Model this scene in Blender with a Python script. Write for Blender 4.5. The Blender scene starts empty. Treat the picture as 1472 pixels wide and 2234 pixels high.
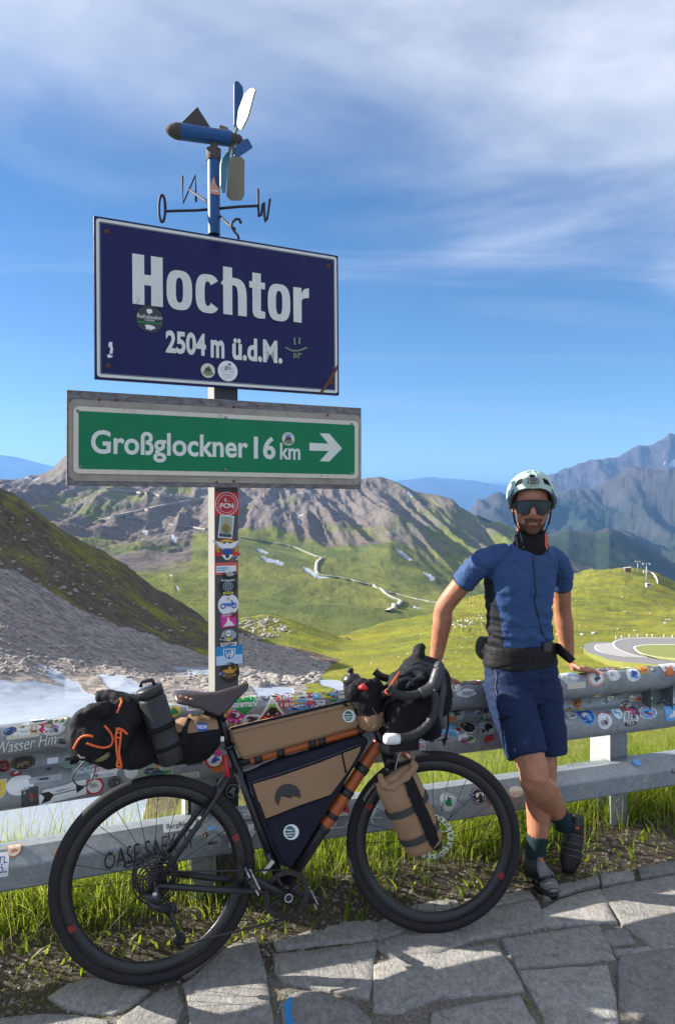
import bpy, bmesh, math, random
import numpy as np
from mathutils import Vector, Matrix

# ---------------------------------------------------------------- camera, world, sun
SC = bpy.context.scene
COL = SC.collection
F, CX, HZ, H = 1600.0, 736.0, 1095.0, 1.665        # focal length and horizon in photo pixels, eye height

def P(px, py, d):                                   # photo pixel + distance along the view axis -> world point
    return Vector(((px-CX)/F*d, d, H-(py-HZ)/F*d))
def GP(px, py, z=0.0):                              # photo pixel on a horizontal plane
    return P(px, py, (H-z)*F/(py-HZ))

cam_d = bpy.data.cameras.new('camera'); cam = bpy.data.objects.new('camera', cam_d); COL.objects.link(cam)
cam.location = (0, 0, H); cam.rotation_euler = (math.radians(90), 0, 0)
cam_d.sensor_fit = 'VERTICAL'; cam_d.sensor_height = 36.0; cam_d.lens = F/2234*36.0
cam_d.shift_y = -(1117-HZ)/2234; cam_d.clip_start = 0.05; cam_d.clip_end = 120000
SC.camera = cam

SUN_TO = Vector((-2.02, 0.40, 1.0)).normalized()    # towards the sun
sun_el = math.asin(SUN_TO.z); sun_az = math.atan2(SUN_TO.x, SUN_TO.y)
sd = bpy.data.lights.new('sun', 'SUN'); sd.energy = 5.0; sd.angle = math.radians(0.53); sd.color = (1.0, 0.93, 0.82)
so = bpy.data.objects.new('sun', sd); COL.objects.link(so)
so.rotation_euler = (-SUN_TO).to_track_quat('-Z', 'Y').to_euler(); so.location = (-20, 5, 15)

W = bpy.data.worlds.new('World'); SC.world = W; W.use_nodes = True
wn, wl = W.node_tree.nodes, W.node_tree.links
wn.clear()
wout = wn.new('ShaderNodeOutputWorld'); bg = wn.new('ShaderNodeBackground'); bg.inputs['Strength'].default_value = 0.055
sky = wn.new('ShaderNodeTexSky'); sky.sky_type = 'NISHITA'; sky.sun_disc = False
sky.sun_elevation = sun_el; sky.sun_rotation = sun_az; sky.altitude = 2500; sky.air_density = 1.0; sky.dust_density = 0.6; sky.ozone_density = 2.2
# cirrus veil: clouds on a flat layer high above (direction divided by its height), all round the dome
tc = wn.new('ShaderNodeTexCoord'); sep = wn.new('ShaderNodeSeparateXYZ'); wl.new(tc.outputs['Generated'], sep.inputs[0])
def wmath(op, a, b=None, clamp=False):
    n = wn.new('ShaderNodeMath'); n.operation = op; n.use_clamp = clamp
    for i, v in enumerate((a, b)):
        if v is None: continue
        if isinstance(v, (int, float)): n.inputs[i].default_value = v
        else: wl.new(v, n.inputs[i])
    return n.outputs[0]
zc = wmath('MAXIMUM', sep.outputs['Z'], 0.015)
den = wmath('ADD', zc, 0.10)
comb = wn.new('ShaderNodeCombineXYZ')
comb_x = wmath('DIVIDE', sep.outputs['X'], den); comb_y = wmath('DIVIDE', sep.outputs['Y'], den)
wl.new(comb_x, comb.inputs[0]); wl.new(comb_y, comb.inputs[1])
def wnoise(scale, detail, rough, dist, rot=0.0, sc=(1, 1, 1), loc=(0, 0, 0)):
    mp = wn.new('ShaderNodeMapping'); mp.inputs['Rotation'].default_value = (0, 0, rot); mp.inputs['Scale'].default_value = sc
    mp.inputs['Location'].default_value = loc; wl.new(comb.outputs[0], mp.inputs[0])
    n = wn.new('ShaderNodeTexNoise'); n.inputs['Scale'].default_value = scale; n.inputs['Detail'].default_value = detail
    n.inputs['Roughness'].default_value = rough; n.inputs['Distortion'].default_value = dist
    wl.new(mp.outputs[0], n.inputs['Vector']); return n.outputs['Fac']
def wramp(v, a, b, lo=0.0, hi=1.0):
    n = wn.new('ShaderNodeMapRange'); n.interpolation_type = 'SMOOTHSTEP'
    n.inputs[1].default_value = a; n.inputs[2].default_value = b; n.inputs[3].default_value = lo; n.inputs[4].default_value = hi
    wl.new(v, n.inputs[0]); return n.outputs[0]
# a cirrus bank whose edge lies across the view (flat-layer coordinates), frayed by noise; wisps beyond it
edge = wmath('SUBTRACT', wmath('ADD', wmath('MULTIPLY', comb_x, 0.55), 1.92), comb_y)
fray = wmath('SUBTRACT', wnoise(0.95, 5, 0.52, 0.4, 0.5, (1.0, 1.2, 1), (1.3, 0.4, 0)), 0.5)
veil = wramp(wmath('ADD', edge, wmath('MULTIPLY', fray, 2.6)), -0.25, 0.95)
fib = wramp(wnoise(2.0, 7, 0.56, 0.3, 0.6, (1.0, 1.3, 1)), 0.30, 0.75)
wisp = wramp(wnoise(0.55, 6, 0.6, 0.9, -0.15, (0.45, 2.4, 1), (5, 3, 0)), 0.52, 0.78)
cover = wmath('MULTIPLY', veil, wmath('ADD', wmath('MULTIPLY', fib, 0.46), 0.54), True)
cover = wmath('ADD', wmath('MULTIPLY', cover, 0.88), wmath('MULTIPLY', wisp, 0.20), True)
cover = wmath('MULTIPLY', cover, wramp(sep.outputs['Z'], 0.02, 0.14))
mix = wn.new('ShaderNodeMixRGB'); wl.new(cover, mix.inputs[0]); hsv = wn.new('ShaderNodeHueSaturation'); hsv.inputs['Saturation'].default_value = 1.20; hsv.inputs['Value'].default_value = 1.04; wl.new(sky.outputs[0], hsv.inputs['Color']); wl.new(hsv.outputs[0], mix.inputs[1])
mix.inputs[2].default_value = (6.9, 7.1, 7.6, 1)
wl.new(mix.outputs[0], bg.inputs['Color']); wl.new(bg.outputs[0], wout.inputs[0])

SC.view_settings.view_transform = 'Standard'; SC.view_settings.look = 'None'
SC.view_settings.exposure = 1.5; SC.view_settings.gamma = 1.0; SC.view_settings.use_curve_mapping = False
SC.render.engine = 'CYCLES'
SC.cycles.use_denoising = True
SC.cycles.max_bounces = 8; SC.cycles.transparent_max_bounces = 8; SC.cycles.volume_bounces = 0
SC.cycles.sample_clamp_indirect = 6.0; SC.cycles.use_fast_gi = False

# ---------------------------------------------------------------- helpers
random.seed(7); RNG = np.random.default_rng(11)

def tag(o, label=None, cat=None, group=None, kind=None):
    if label: o['label'] = label
    if cat: o['category'] = cat
    if group: o['group'] = group
    if kind: o['kind'] = kind
    return o
WM = {}
def empty(name, M, label=None, cat=None, group=None):
    o = bpy.data.objects.new(name, None); COL.objects.link(o); o.empty_display_size = 0.1
    if not isinstance(M, Matrix): M = Matrix.Translation(Vector(M))
    o.matrix_basis = M; WM[o.name] = M.copy()
    return tag(o, label, cat, group)
def wm(o):
    m = Matrix.Identity(4)
    while o is not None:
        if o.name in WM: return WM[o.name] @ m
        o = o.parent
    return m
def link_mesh(name, me, parent=None):
    o = bpy.data.objects.new(name, me); COL.objects.link(o)
    if parent is not None: o.parent = parent
    return o

class MB:
    """collects shapes in world coordinates; build() links them as one mesh object"""
    def __init__(s): s.v = []; s.f = []; s.m = []; s.sm = []
    def add(s, verts, faces, mi=0, smooth=True):
        b = len(s.v); s.v += [Vector(v) for v in verts]
        for f in faces: s.f.append([b+i for i in f]); s.m.append(mi); s.sm.append(smooth)
        return s
    def box(s, c, size, M=None, mi=0, bev=0.0):
        M = M or Matrix.Identity(4); hx, hy, hz = [q/2 for q in size]; c = Vector(c)
        if bev <= 0:
            vs = [M @ (c+Vector((x*hx, y*hy, z*hz))) for z in (-1, 1) for y in (-1, 1) for x in (-1, 1)]
            return s.add(vs, [(0, 2, 3, 1), (4, 5, 7, 6), (0, 1, 5, 4), (2, 6, 7, 3), (0, 4, 6, 2), (1, 3, 7, 5)], mi, False)
        bm = bmesh.new(); bmesh.ops.create_cube(bm, size=1.0)
        for v in bm.verts: v.co = Vector((v.co.x*size[0], v.co.y*size[1], v.co.z*size[2]))
        bmesh.ops.bevel(bm, geom=bm.edges[:], offset=bev, segments=2, affect='EDGES', profile=0.6)
        bm.verts.index_update()
        s.add([M @ (c+v.co) for v in bm.verts], [[v.index for v in f.verts] for f in bm.faces], mi, False); bm.free(); return s
    def tube(s, pts, r, n=8, mi=0, cap=True, flat=None, closed=False):
        """swept tube; r number or list; flat = (sx, sy, reference vector) squashes the section"""
        pts = [Vector(p) for p in pts]; k = len(pts); rr = r if isinstance(r, (list, tuple)) else [r]*k
        vs = []; prev = None
        for i, p in enumerate(pts):
            if closed: t = pts[(i+1) % k]-pts[i-1]
            else: t = pts[min(i+1, k-1)]-pts[max(i-1, 0)]
            t = t.normalized() if t.length > 1e-9 else Vector((0, 0, 1))
            if flat is not None: a = flat[2]-t*flat[2].dot(t)
            elif prev is None: a = t.cross(Vector((0.31, 0.2, 0.93)))
            else: a = prev-t*prev.dot(t)
            if a.length < 1e-6: a = t.orthogonal()
            a.normalize(); b = t.cross(a); prev = a
            fx, fy = (flat[0], flat[1]) if flat is not None else (1, 1)
            for j in range(n):
                w = 2*math.pi*j/n
                vs.append(p+a*(math.cos(w)*rr[i]*fx)+b*(math.sin(w)*rr[i]*fy))
        fs = []
        for i in range(k if closed else k-1):
            i2 = (i+1) % k
            for j in range(n): fs.append((i*n+j, i*n+(j+1) % n, i2*n+(j+1) % n, i2*n+j))
        s.add(vs, fs, mi, True)
        if cap and not closed:
            b = len(s.v)-len(vs)
            s.f.append([b+j for j in range(n)][::-1]); s.m.append(mi); s.sm.append(False)
            s.f.append([b+(k-1)*n+j for j in range(n)]); s.m.append(mi); s.sm.append(False)
        return s
    def lathe(s, o, axis, prof, n=24, mi=0, smooth=True):
        """prof: list of (distance along axis, radius)"""
        o = Vector(o); ax = Vector(axis).normalized(); a = ax.orthogonal().normalized(); b = ax.cross(a); vs = []
        for h, r in prof:
            for j in range(n):
                w = 2*math.pi*j/n; vs.append(o+ax*h+(a*math.cos(w)+b*math.sin(w))*max(r, 1e-5))
        fs = [(i*n+j, i*n+(j+1) % n, (i+1)*n+(j+1) % n, (i+1)*n+j) for i in range(len(prof)-1) for j in range(n)]
        return s.add(vs, fs, mi, smooth)
    def torus(s, c, axis, R, r, n=48, k=10, mi=0, sx=1.0, a0=0.0, a1=2*math.pi):
        ax = Vector(axis).normalized(); a = ax.orthogonal().normalized(); b = ax.cross(a); c = Vector(c); vs = []
        full = abs(a1-a0-2*math.pi) < 1e-6; cnt = n if full else n+1
        for i in range(cnt):
            t = a0+(a1-a0)*i/n; e = a*math.cos(t)+b*math.sin(t)
            for j in range(k):
                w = 2*math.pi*j/k; vs.append(c+e*(R+r*math.cos(w))+ax*(r*sx*math.sin(w)))
        fs = [(i*k+j, i*k+(j+1) % k, ((i+1) % cnt)*k+(j+1) % k, ((i+1) % cnt)*k+j) for i in range(n) for j in range(k)]
        return s.add(vs, fs, mi, True)
    def loft(s, rings, mi=0, cap=True, smooth=True):
        n = len(rings[0]); vs = [v for r in rings for v in r]
        fs = [(i*n+j, i*n+(j+1) % n, (i+1)*n+(j+1) % n, (i+1)*n+j) for i in range(len(rings)-1) for j in range(n)]
        s.add(vs, fs, mi, smooth)
        if cap:
            b = len(s.v)-len(vs)
            s.f.append([b+j for j in range(n)][::-1]); s.m.append(mi); s.sm.append(False)
            s.f.append([b+(len(rings)-1)*n+j for j in range(n)]); s.m.append(mi); s.sm.append(False)
        return s
    def prism(s, poly, depth, mi=0, smooth=False):
        """closed polygon (list of 3D points) extruded along depth vector"""
        dv = Vector(depth); n = len(poly); vs = [Vector(p) for p in poly]+[Vector(p)+dv for p in poly]
        fs = [list(range(n))[::-1], [n+i for i in range(n)]]+[(i, (i+1) % n, n+(i+1) % n, n+i) for i in range(n)]
        return s.add(vs, fs, mi, smooth)
    def build(s, name, mats, parent=None, fixn=True, **tags):
        if not isinstance(mats, (list, tuple)): mats = [mats]
        inv = wm(parent).inverted() if parent is not None else Matrix.Identity(4)
        me = bpy.data.meshes.new(name)
        me.from_pydata([inv @ v for v in s.v], [], s.f)
        for m in mats: me.materials.append(m)
        me.polygons.foreach_set('material_index', s.m); me.polygons.foreach_set('use_smooth', s.sm)
        if fixn:
            bm = bmesh.new(); bm.from_mesh(me); bmesh.ops.recalc_face_normals(bm, faces=bm.faces); bm.to_mesh(me); bm.free()
        me.update()
        o = link_mesh(name, me, parent)
        return tag(o, **tags) if tags else o

def mesh_np(name, v, f, mat, parent=None, smooth=True, attrs=None, **tags):
    me = bpy.data.meshes.new(name); v = np.asarray(v, np.float32); f = np.asarray(f, np.int32); k = f.shape[1]
    me.vertices.add(len(v)); me.vertices.foreach_set('co', v.ravel())
    me.loops.add(f.size); me.loops.foreach_set('vertex_index', f.ravel())
    me.polygons.add(len(f)); me.polygons.foreach_set('loop_start', np.arange(0, f.size, k, dtype=np.int32))
    me.polygons.foreach_set('use_smooth', np.full(len(f), smooth))
    for m in (mat if isinstance(mat, list) else [mat]): me.materials.append(m)
    for an, arr in (attrs or {}).items():
        at = me.color_attributes.new(an, 'FLOAT_COLOR', 'POINT'); at.data.foreach_set('color', np.asarray(arr, np.float32).ravel())
    me.update(); me.validate()
    o = link_mesh(name, me, parent)
    return tag(o, **tags) if tags else o

# value noise in numpy
def _hash(ix, iy, iz, seed):
    h = (ix*374761393+iy*668265263+iz*2147483647+seed*1442695041) & 0xFFFFFFFF
    h = ((h ^ (h >> 13))*1274126177) & 0xFFFFFFFF
    return ((h ^ (h >> 16)) & 0xFFFF)/65535.0
def vnoise(x, y, z, seed=0):
    ix, iy, iz = np.floor(x).astype(np.int64), np.floor(y).astype(np.int64), np.floor(z).astype(np.int64)
    fx, fy, fz = x-ix, y-iy, z-iz
    fx, fy, fz = fx*fx*(3-2*fx), fy*fy*(3-2*fy), fz*fz*(3-2*fz); r = 0
    for a in (0, 1):
        for b in (0, 1):
            for c in (0, 1):
                r = r+_hash(ix+a, iy+b, iz+c, seed)*(fx if a else 1-fx)*(fy if b else 1-fy)*(fz if c else 1-fz)
    return r*2-1
def fbm(x, y, z, oct=5, seed=0, gain=0.5, ridged=False):
    r = 0; a = 1.0; t = 0
    for o in range(oct):
        n = vnoise(x, y, z, seed+o*17)
        if ridged: n = 1-2*np.abs(n)
        r = r+a*n; t += a; a *= gain; x, y, z = x*2.03+3.1, y*2.03+1.7, z*2.03+5.3
    return r/t

def soft(shapes, voxel, it=6, fac=0.5, disp=None):
    """unites the closed shapes of an MB list by voxel remesh, smooths, optional displacement; returns (verts, faces)"""
    mb = MB()
    for s in shapes: mb.add(s.v, s.f)
    me = bpy.data.meshes.new('tmp'); me.from_pydata(mb.v, [], mb.f); me.update()
    bm = bmesh.new(); bm.from_mesh(me); bmesh.ops.recalc_face_normals(bm, faces=bm.faces); bm.to_mesh(me); bm.free()
    o = bpy.data.objects.new('tmp', me); COL.objects.link(o)
    r = o.modifiers.new('r', 'REMESH'); r.mode = 'VOXEL'; r.voxel_size = voxel
    if it: sm = o.modifiers.new('s', 'SMOOTH'); sm.iterations = it; sm.factor = fac
    dg = bpy.context.evaluated_depsgraph_get(); dg.update(); ev = o.evaluated_get(dg); m2 = ev.to_mesh()
    v = np.empty(len(m2.vertices)*3, np.float32); m2.vertices.foreach_get('co', v); v = v.reshape(-1, 3).astype(float)
    nn = np.empty(len(m2.vertices)*3, np.float32); m2.vertices.foreach_get('normal', nn); nn = nn.reshape(-1, 3).astype(float)
    f = [tuple(p.vertices) for p in m2.polygons]
    ev.to_mesh_clear(); bpy.data.objects.remove(o); bpy.data.meshes.remove(me)
    if disp is not None: v = v+nn*disp(v, nn)[:, None]
    return v, f
def soft_obj(name, shapes, mats, parent=None, voxel=0.008, it=6, disp=None, mat_fn=None, fac=0.5, **tags):
    v, f = soft(shapes, voxel, it, fac, disp)
    mats = mats if isinstance(mats, (list, tuple)) else [mats]
    me = bpy.data.meshes.new(name)
    inv = wm(parent).inverted() if parent is not None else Matrix.Identity(4)
    R = np.array(inv.to_3x3()); T = np.array(inv.translation)
    me.from_pydata((v @ R.T+T).tolist(), [], f)
    for m in mats: me.materials.append(m)
    me.polygons.foreach_set('use_smooth', [True]*len(f))
    if mat_fn is not None:
        cen = np.array([v[list(q)].mean(0) for q in f]); me.polygons.foreach_set('material_index', np.asarray(mat_fn(cen), np.int32))
    me.update(); o = link_mesh(name, me, parent)
    return tag(o, **tags) if tags else o

# ---------------------------------------------------------------- materials
MATS = {}
class NT:
    def __init__(s, name):
        s.mat = bpy.data.materials.new(name); s.mat.use_nodes = True; s.n = s.mat.node_tree.nodes; s.l = s.mat.node_tree.links
        s.b = s.n['Principled BSDF']; s.out = s.n['Material Output']; s.obj = None
    def coord(s, kind='Object'):
        t = s.n.new('ShaderNodeTexCoord'); return t.outputs[kind]
    def geo(s): return s.n.new('ShaderNodeNewGeometry').outputs['Position']
    def noise(s, vec, scale, detail=4, rough=0.55, dist=0.0, out='Fac', sc=None):
        if sc is not None:
            mp = s.n.new('ShaderNodeMapping'); mp.inputs['Scale'].default_value = sc; s.l.new(vec, mp.inputs[0]); vec = mp.outputs[0]
        n = s.n.new('ShaderNodeTexNoise'); n.inputs['Scale'].default_value = scale; n.inputs['Detail'].default_value = detail
        n.inputs['Roughness'].default_value = rough; n.inputs['Distortion'].default_value = dist; s.l.new(vec, n.inputs['Vector']); return n.outputs[out]
    def voro(s, vec, scale, feature='F1', out='Distance'):
        n = s.n.new('ShaderNodeTexVoronoi'); n.feature = feature; n.inputs['Scale'].default_value = scale; s.l.new(vec, n.inputs['Vector']); return n.outputs[out]
    def mr(s, v, a, b, lo=0.0, hi=1.0, smooth=True):
        n = s.n.new('ShaderNodeMapRange'); n.interpolation_type = 'SMOOTHSTEP' if smooth else 'LINEAR'
        for i, q in enumerate((a, b, lo, hi)): n.inputs[i+1].default_value = q
        s.l.new(v, n.inputs[0]); return n.outputs[0]
    def ramp(s, v, stops):
        n = s.n.new('ShaderNodeValToRGB'); e = n.color_ramp.elements
        while len(e) < len(stops): e.new(0.5)
        for q, (p, c) in zip(e, stops): q.position = p; q.color = (*c, 1)
        s.l.new(v, n.inputs[0]); return n.outputs[0]
    def mix(s, fac, a, b, mode='MIX'):
        n = s.n.new('ShaderNodeMixRGB'); n.blend_type = mode
        for i, q in enumerate((fac, a, b)):
            if isinstance(q, (int, float)): n.inputs[i].default_value = q
            elif isinstance(q, tuple): n.inputs[i].default_value = (*q[:3], 1)
            else: s.l.new(q, n.inputs[i])
        return n.outputs[0]
    def math(s, op, a, b=0.0, clamp=False):
        n = s.n.new('ShaderNodeMath'); n.operation = op; n.use_clamp = clamp
        for i, q in enumerate((a, b)):
            if isinstance(q, (int, float)): n.inputs[i].default_value = q
            else: s.l.new(q, n.inputs[i])
        return n.outputs[0]
    def bump(s, h, strength=0.3, dist=0.01):
        n = s.n.new('ShaderNodeBump'); n.inputs['Strength'].default_value = strength; n.inputs['Distance'].default_value = dist
        s.l.new(h, n.inputs['Height']); s.l.new(n.outputs[0], s.b.inputs['Normal']); return n.outputs[0]
    def set(s, **k):
        for q, v in k.items():
            key = {'color': 'Base Color', 'rough': 'Roughness', 'metal': 'Metallic', 'spec': 'Specular IOR Level', 'sheen': 'Sheen Weight', 'coat': 'Coat Weight'}.get(q, q)
            i = s.b.inputs[key]
            if isinstance(v, (int, float)): i.default_value = v
            elif isinstance(v, tuple): i.default_value = (*v[:3], 1) if len(i.default_value) == 4 else v
            else: s.l.new(v, i)
        return s
def plain(name, col, rough=0.6, metal=0.0, var=0.12, scale=30.0, bump=0.0, spec=0.5, sheen=0.0, bscale=None):
    """paint, plastic, rubber, cloth: a colour with slight mottling and fine relief"""
    if name in MATS: return MATS[name]
    t = NT(name); c = t.coord()
    n = t.noise(c, scale, 5, 0.6)
    col2 = tuple(min(1, q*(1+var)) for q in col); col1 = tuple(q*(1-var) for q in col)
    t.set(color=t.mix(n, col1, col2), metal=metal, spec=spec, rough=t.mr(n, 0.2, 0.8, max(0.02, rough-0.08), min(1, rough+0.08)))
    if sheen: t.set(sheen=sheen)
    if bump: t.bump(t.noise(c, bscale or scale*6, 3, 0.6), bump, 0.002)
    MATS[name] = t.mat; return t.mat
def fabric(name, col, weave=900.0, rough=0.85, var=0.1, bump=0.35, sheen=0.0):
    if name in MATS: return MATS[name]
    t = NT(name); c = t.coord()
    n = t.noise(c, 14, 5, 0.6); w = t.noise(c, weave, 2, 0.5); g = t.noise(c, 60, 4, 0.6)
    base = t.mix(n, tuple(q*(1-var) for q in col), tuple(q*(1+var) for q in col))
    base = t.mix(t.mr(w, 0.35, 0.65, 0, 0.25), base, tuple(q*0.7 for q in col))
    t.set(color=base, rough=rough, spec=0.18); t.bump(t.math('ADD', w, t.math('MULTIPLY', g, 1.5)), bump, 0.002)
    MATS[name] = t.mat; return t.mat
# ================================================================ TERRAIN
PXC = np.arange(-620, 2120, 2.0)
def row(pts):
    """control points (px, py, d) -> arrays d(px), z(px)"""
    a = np.array(sorted(pts), float); d = np.exp(np.interp(PXC, a[:, 0], np.log(a[:, 2]))); py = np.interp(PXC, a[:, 0], a[:, 1])
    return d, H-(py-HZ)*d/F
def sheet(rows, sub, smooth_px=9):
    """rows of (d, z) -> dense grid by monotone interpolation in log distance"""
    D = np.array([r[0] for r in rows]); Z = np.array([r[1] for r in rows])
    k = np.ones(smooth_px)/smooth_px; pad = smooth_px//2
    sm = lambda A: np.array([np.convolve(np.pad(a, pad, mode='edge'), k, mode='valid') for a in A])
    D, Z = np.exp(sm(np.log(D))), sm(Z); L = np.log(D)
    out_d, out_z, v = [], [], []
    n = len(rows)
    m = np.zeros_like(Z); sl = (Z[1:]-Z[:-1])/np.maximum(L[1:]-L[:-1], 1e-6)
    m[0], m[-1] = sl[0], sl[-1]; m[1:-1] = np.where(sl[1:]*sl[:-1] > 0, 2*sl[1:]*sl[:-1]/(sl[1:]+sl[:-1]+1e-12), 0)
    for i in range(n-1):
        for j in range(sub[i]):
            t = j/sub[i]; h = L[i+1]-L[i]
            z = Z[i]*(2*t**3-3*t*t+1)+m[i]*h*(t**3-2*t*t+t)+Z[i+1]*(3*t*t-2*t**3)+m[i+1]*h*(t**3-t*t)
            out_d.append(np.exp(L[i]+h*t)); out_z.append(z); v.append(i+t)
    out_d.append(D[-1]); out_z.append(Z[-1]); v.append(n-1)
    Dg, Zg = np.array(out_d), np.array(out_z); V = np.repeat(np.array(v)[:, None], len(PXC), 1)
    Xg = (PXC[None]-CX)/F*Dg
    return Xg, Dg, Zg, V
def proj_py(D, Z): return HZ-(Z-H)*F/D
def inpoly(px, py, poly):
    c = np.zeros(px.shape, bool); n = len(poly)
    for i in range(n):
        (x1, y1), (x2, y2) = poly[i], poly[i-1]
        c ^= ((y1 > py) != (y2 > py)) & (px < (x2-x1)*(py-y1)/(y2-y1+1e-9)+x1)
    return c
GRIDS = {}
def blur(A, n=2):
    for _ in range(n):
        p = np.pad(A, 1, mode='edge'); A = (p[:-2, 1:-1]+p[2:, 1:-1]+p[1:-1, :-2]+p[1:-1, 2:]+2*A)/6
    return A
def terrain_obj(name, X, Y, Z, mask, mat, label=None):
    mask[..., 1] = blur(mask[..., 1], 1)
    r, c = X.shape; idx = np.arange(r*c).reshape(r, c)
    f = np.stack([idx[:-1, :-1], idx[:-1, 1:], idx[1:, 1:], idx[1:, :-1]], -1).reshape(-1, 4)
    GRIDS[name] = (X, Y, Z)
    return mesh_np(name, np.stack([X, Y, Z], -1).reshape(-1, 3), f, mat, None, True, {'cover': mask.reshape(-1, 4)}, kind='structure')
def on_terrain(name, px, py, lift=0.0):
    """the nearest point of a terrain sheet seen at a photo pixel"""
    X, Y, Z = GRIDS[name]; c = int(np.clip(round((px-PXC[0])/2), 0, len(PXC)-1))
    q = proj_py(Y[:, c], Z[:, c]); i = np.where((q[:-1] >= py) & (q[1:] < py))[0]
    if len(i) == 0: i = [int(np.argmin(np.abs(q)))-1] if False else [int(np.argmin(np.abs(q-py)))]
    i = min(int(i[0]), len(q)-2); t = (q[i]-py)/(q[i]-q[i+1]+1e-9); t = min(max(t, 0), 1)
    d = Y[i, c]*(1-t)+Y[i+1, c]*t; z = Z[i, c]*(1-t)+Z[i+1, c]*t
    return Vector(((px-CX)/F*d, d, z+lift))

def terrain_mat(name, sc, grass, rock, scree, gr2=None, bump_d=0.3, snowc=(0.29, 0.335, 0.41), spot=0.0):  # snowc is lowered and blued: shade of the hollow put into its colour
    """cover attribute: r grass, g snow, b scree; the rest is rock. sc: metres of the main pattern"""
    t = NT(name); p = t.geo(); a = t.n.new('ShaderNodeAttribute'); a.attribute_name = 'cover'
    s = t.n.new('ShaderNodeSeparateColor'); t.l.new(a.outputs['Color'], s.inputs[0])
    n1 = t.noise(p, 1/sc, 8, 0.6, 0.4); n2 = t.noise(p, 6/sc, 6, 0.65); n3 = t.noise(p, 40/sc, 5, 0.7); n0 = t.noise(p, 0.22/sc, 4, 0.55)
    dk = lambda c, k: tuple(q*k for q in c)
    g2 = gr2 or dk(grass, 0.6)
    gcol = t.mix(t.mr(n1, 0.35, 0.65), g2, grass); gcol = t.mix(t.mr(n2, 0.42, 0.72, 0, 0.55), gcol, dk(grass, 0.55))
    gcol = t.mix(t.mr(n0, 0.4, 0.65, 0, 0.5), gcol, (grass[0]*1.25, grass[1]*1.05, grass[2]*1.1))
    gcol = t.mix(t.mr(n3, 0.62, 0.72, 0, 0.35), gcol, dk(scree, 0.9))
    rcol = t.mix(t.mr(n2, 0.3, 0.7), dk(rock, 0.62), dk(rock, 1.25)); rcol = t.mix(t.mr(n1, 0.4, 0.7, 0, 0.5), rcol, (rock[0]*1.02, rock[1]*0.98, rock[2]*0.92))
    scol = t.mix(t.mr(n3, 0.3, 0.7), dk(scree, 0.6), dk(scree, 1.3)); scol = t.mix(t.mr(n2, 0.35, 0.7, 0, 0.5), scol, dk(scree, 0.75))
    if spot:
        vo = t.voro(p, spot, 'F1', 'Color'); vd = t.n.new('ShaderNodeSeparateColor'); t.l.new(vo, vd.inputs[0])
        scol = t.mix(0.55, scol, t.mix(t.mr(vd.outputs[0], 0.0, 1.0, 0, 1, False), dk(scree, 0.4), dk(scree, 1.7)))
    def edge(ch, w=0.22): return t.mr(t.math('ADD', ch, t.math('MULTIPLY', t.math('SUBTRACT', t.math('ADD', t.math('MULTIPLY', n2, 0.6), t.math('MULTIPLY', n3, 0.4)), 0.5), 0.9)), 0.5-w, 0.5+w)
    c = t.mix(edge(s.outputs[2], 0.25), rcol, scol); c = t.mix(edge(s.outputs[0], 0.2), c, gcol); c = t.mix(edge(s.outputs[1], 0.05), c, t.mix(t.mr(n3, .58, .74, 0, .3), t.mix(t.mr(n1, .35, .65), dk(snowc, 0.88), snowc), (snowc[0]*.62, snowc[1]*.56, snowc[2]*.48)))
    t.set(color=c, rough=0.95, spec=0.1); hgt = t.math('ADD', t.math('MULTIPLY', n2, 0.7), t.math('MULTIPLY', n3, 0.35))
    if spot: hgt = t.math('ADD', hgt, t.math('MULTIPLY', t.voro(p, spot), -0.4))
    hgt = t.math('MULTIPLY', hgt, t.math('SUBTRACT', 1.0, t.math('MULTIPLY', s.outputs[1], 0.85)))
    t.bump(hgt, 0.9, bump_d); return t.mat

# ---- rail line (needed by the verge): y = RY0 + RSL * x
RY0, RSL, RTOP = 3.087, 0.348, 0.85
RU = Vector((1, RSL, 0)).normalized(); RN = Vector((RU.y, -RU.x, 0))     # along the rail, towards the road
def rail_d(px): return RY0/(1-RSL*(px-CX)/F)

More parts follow.
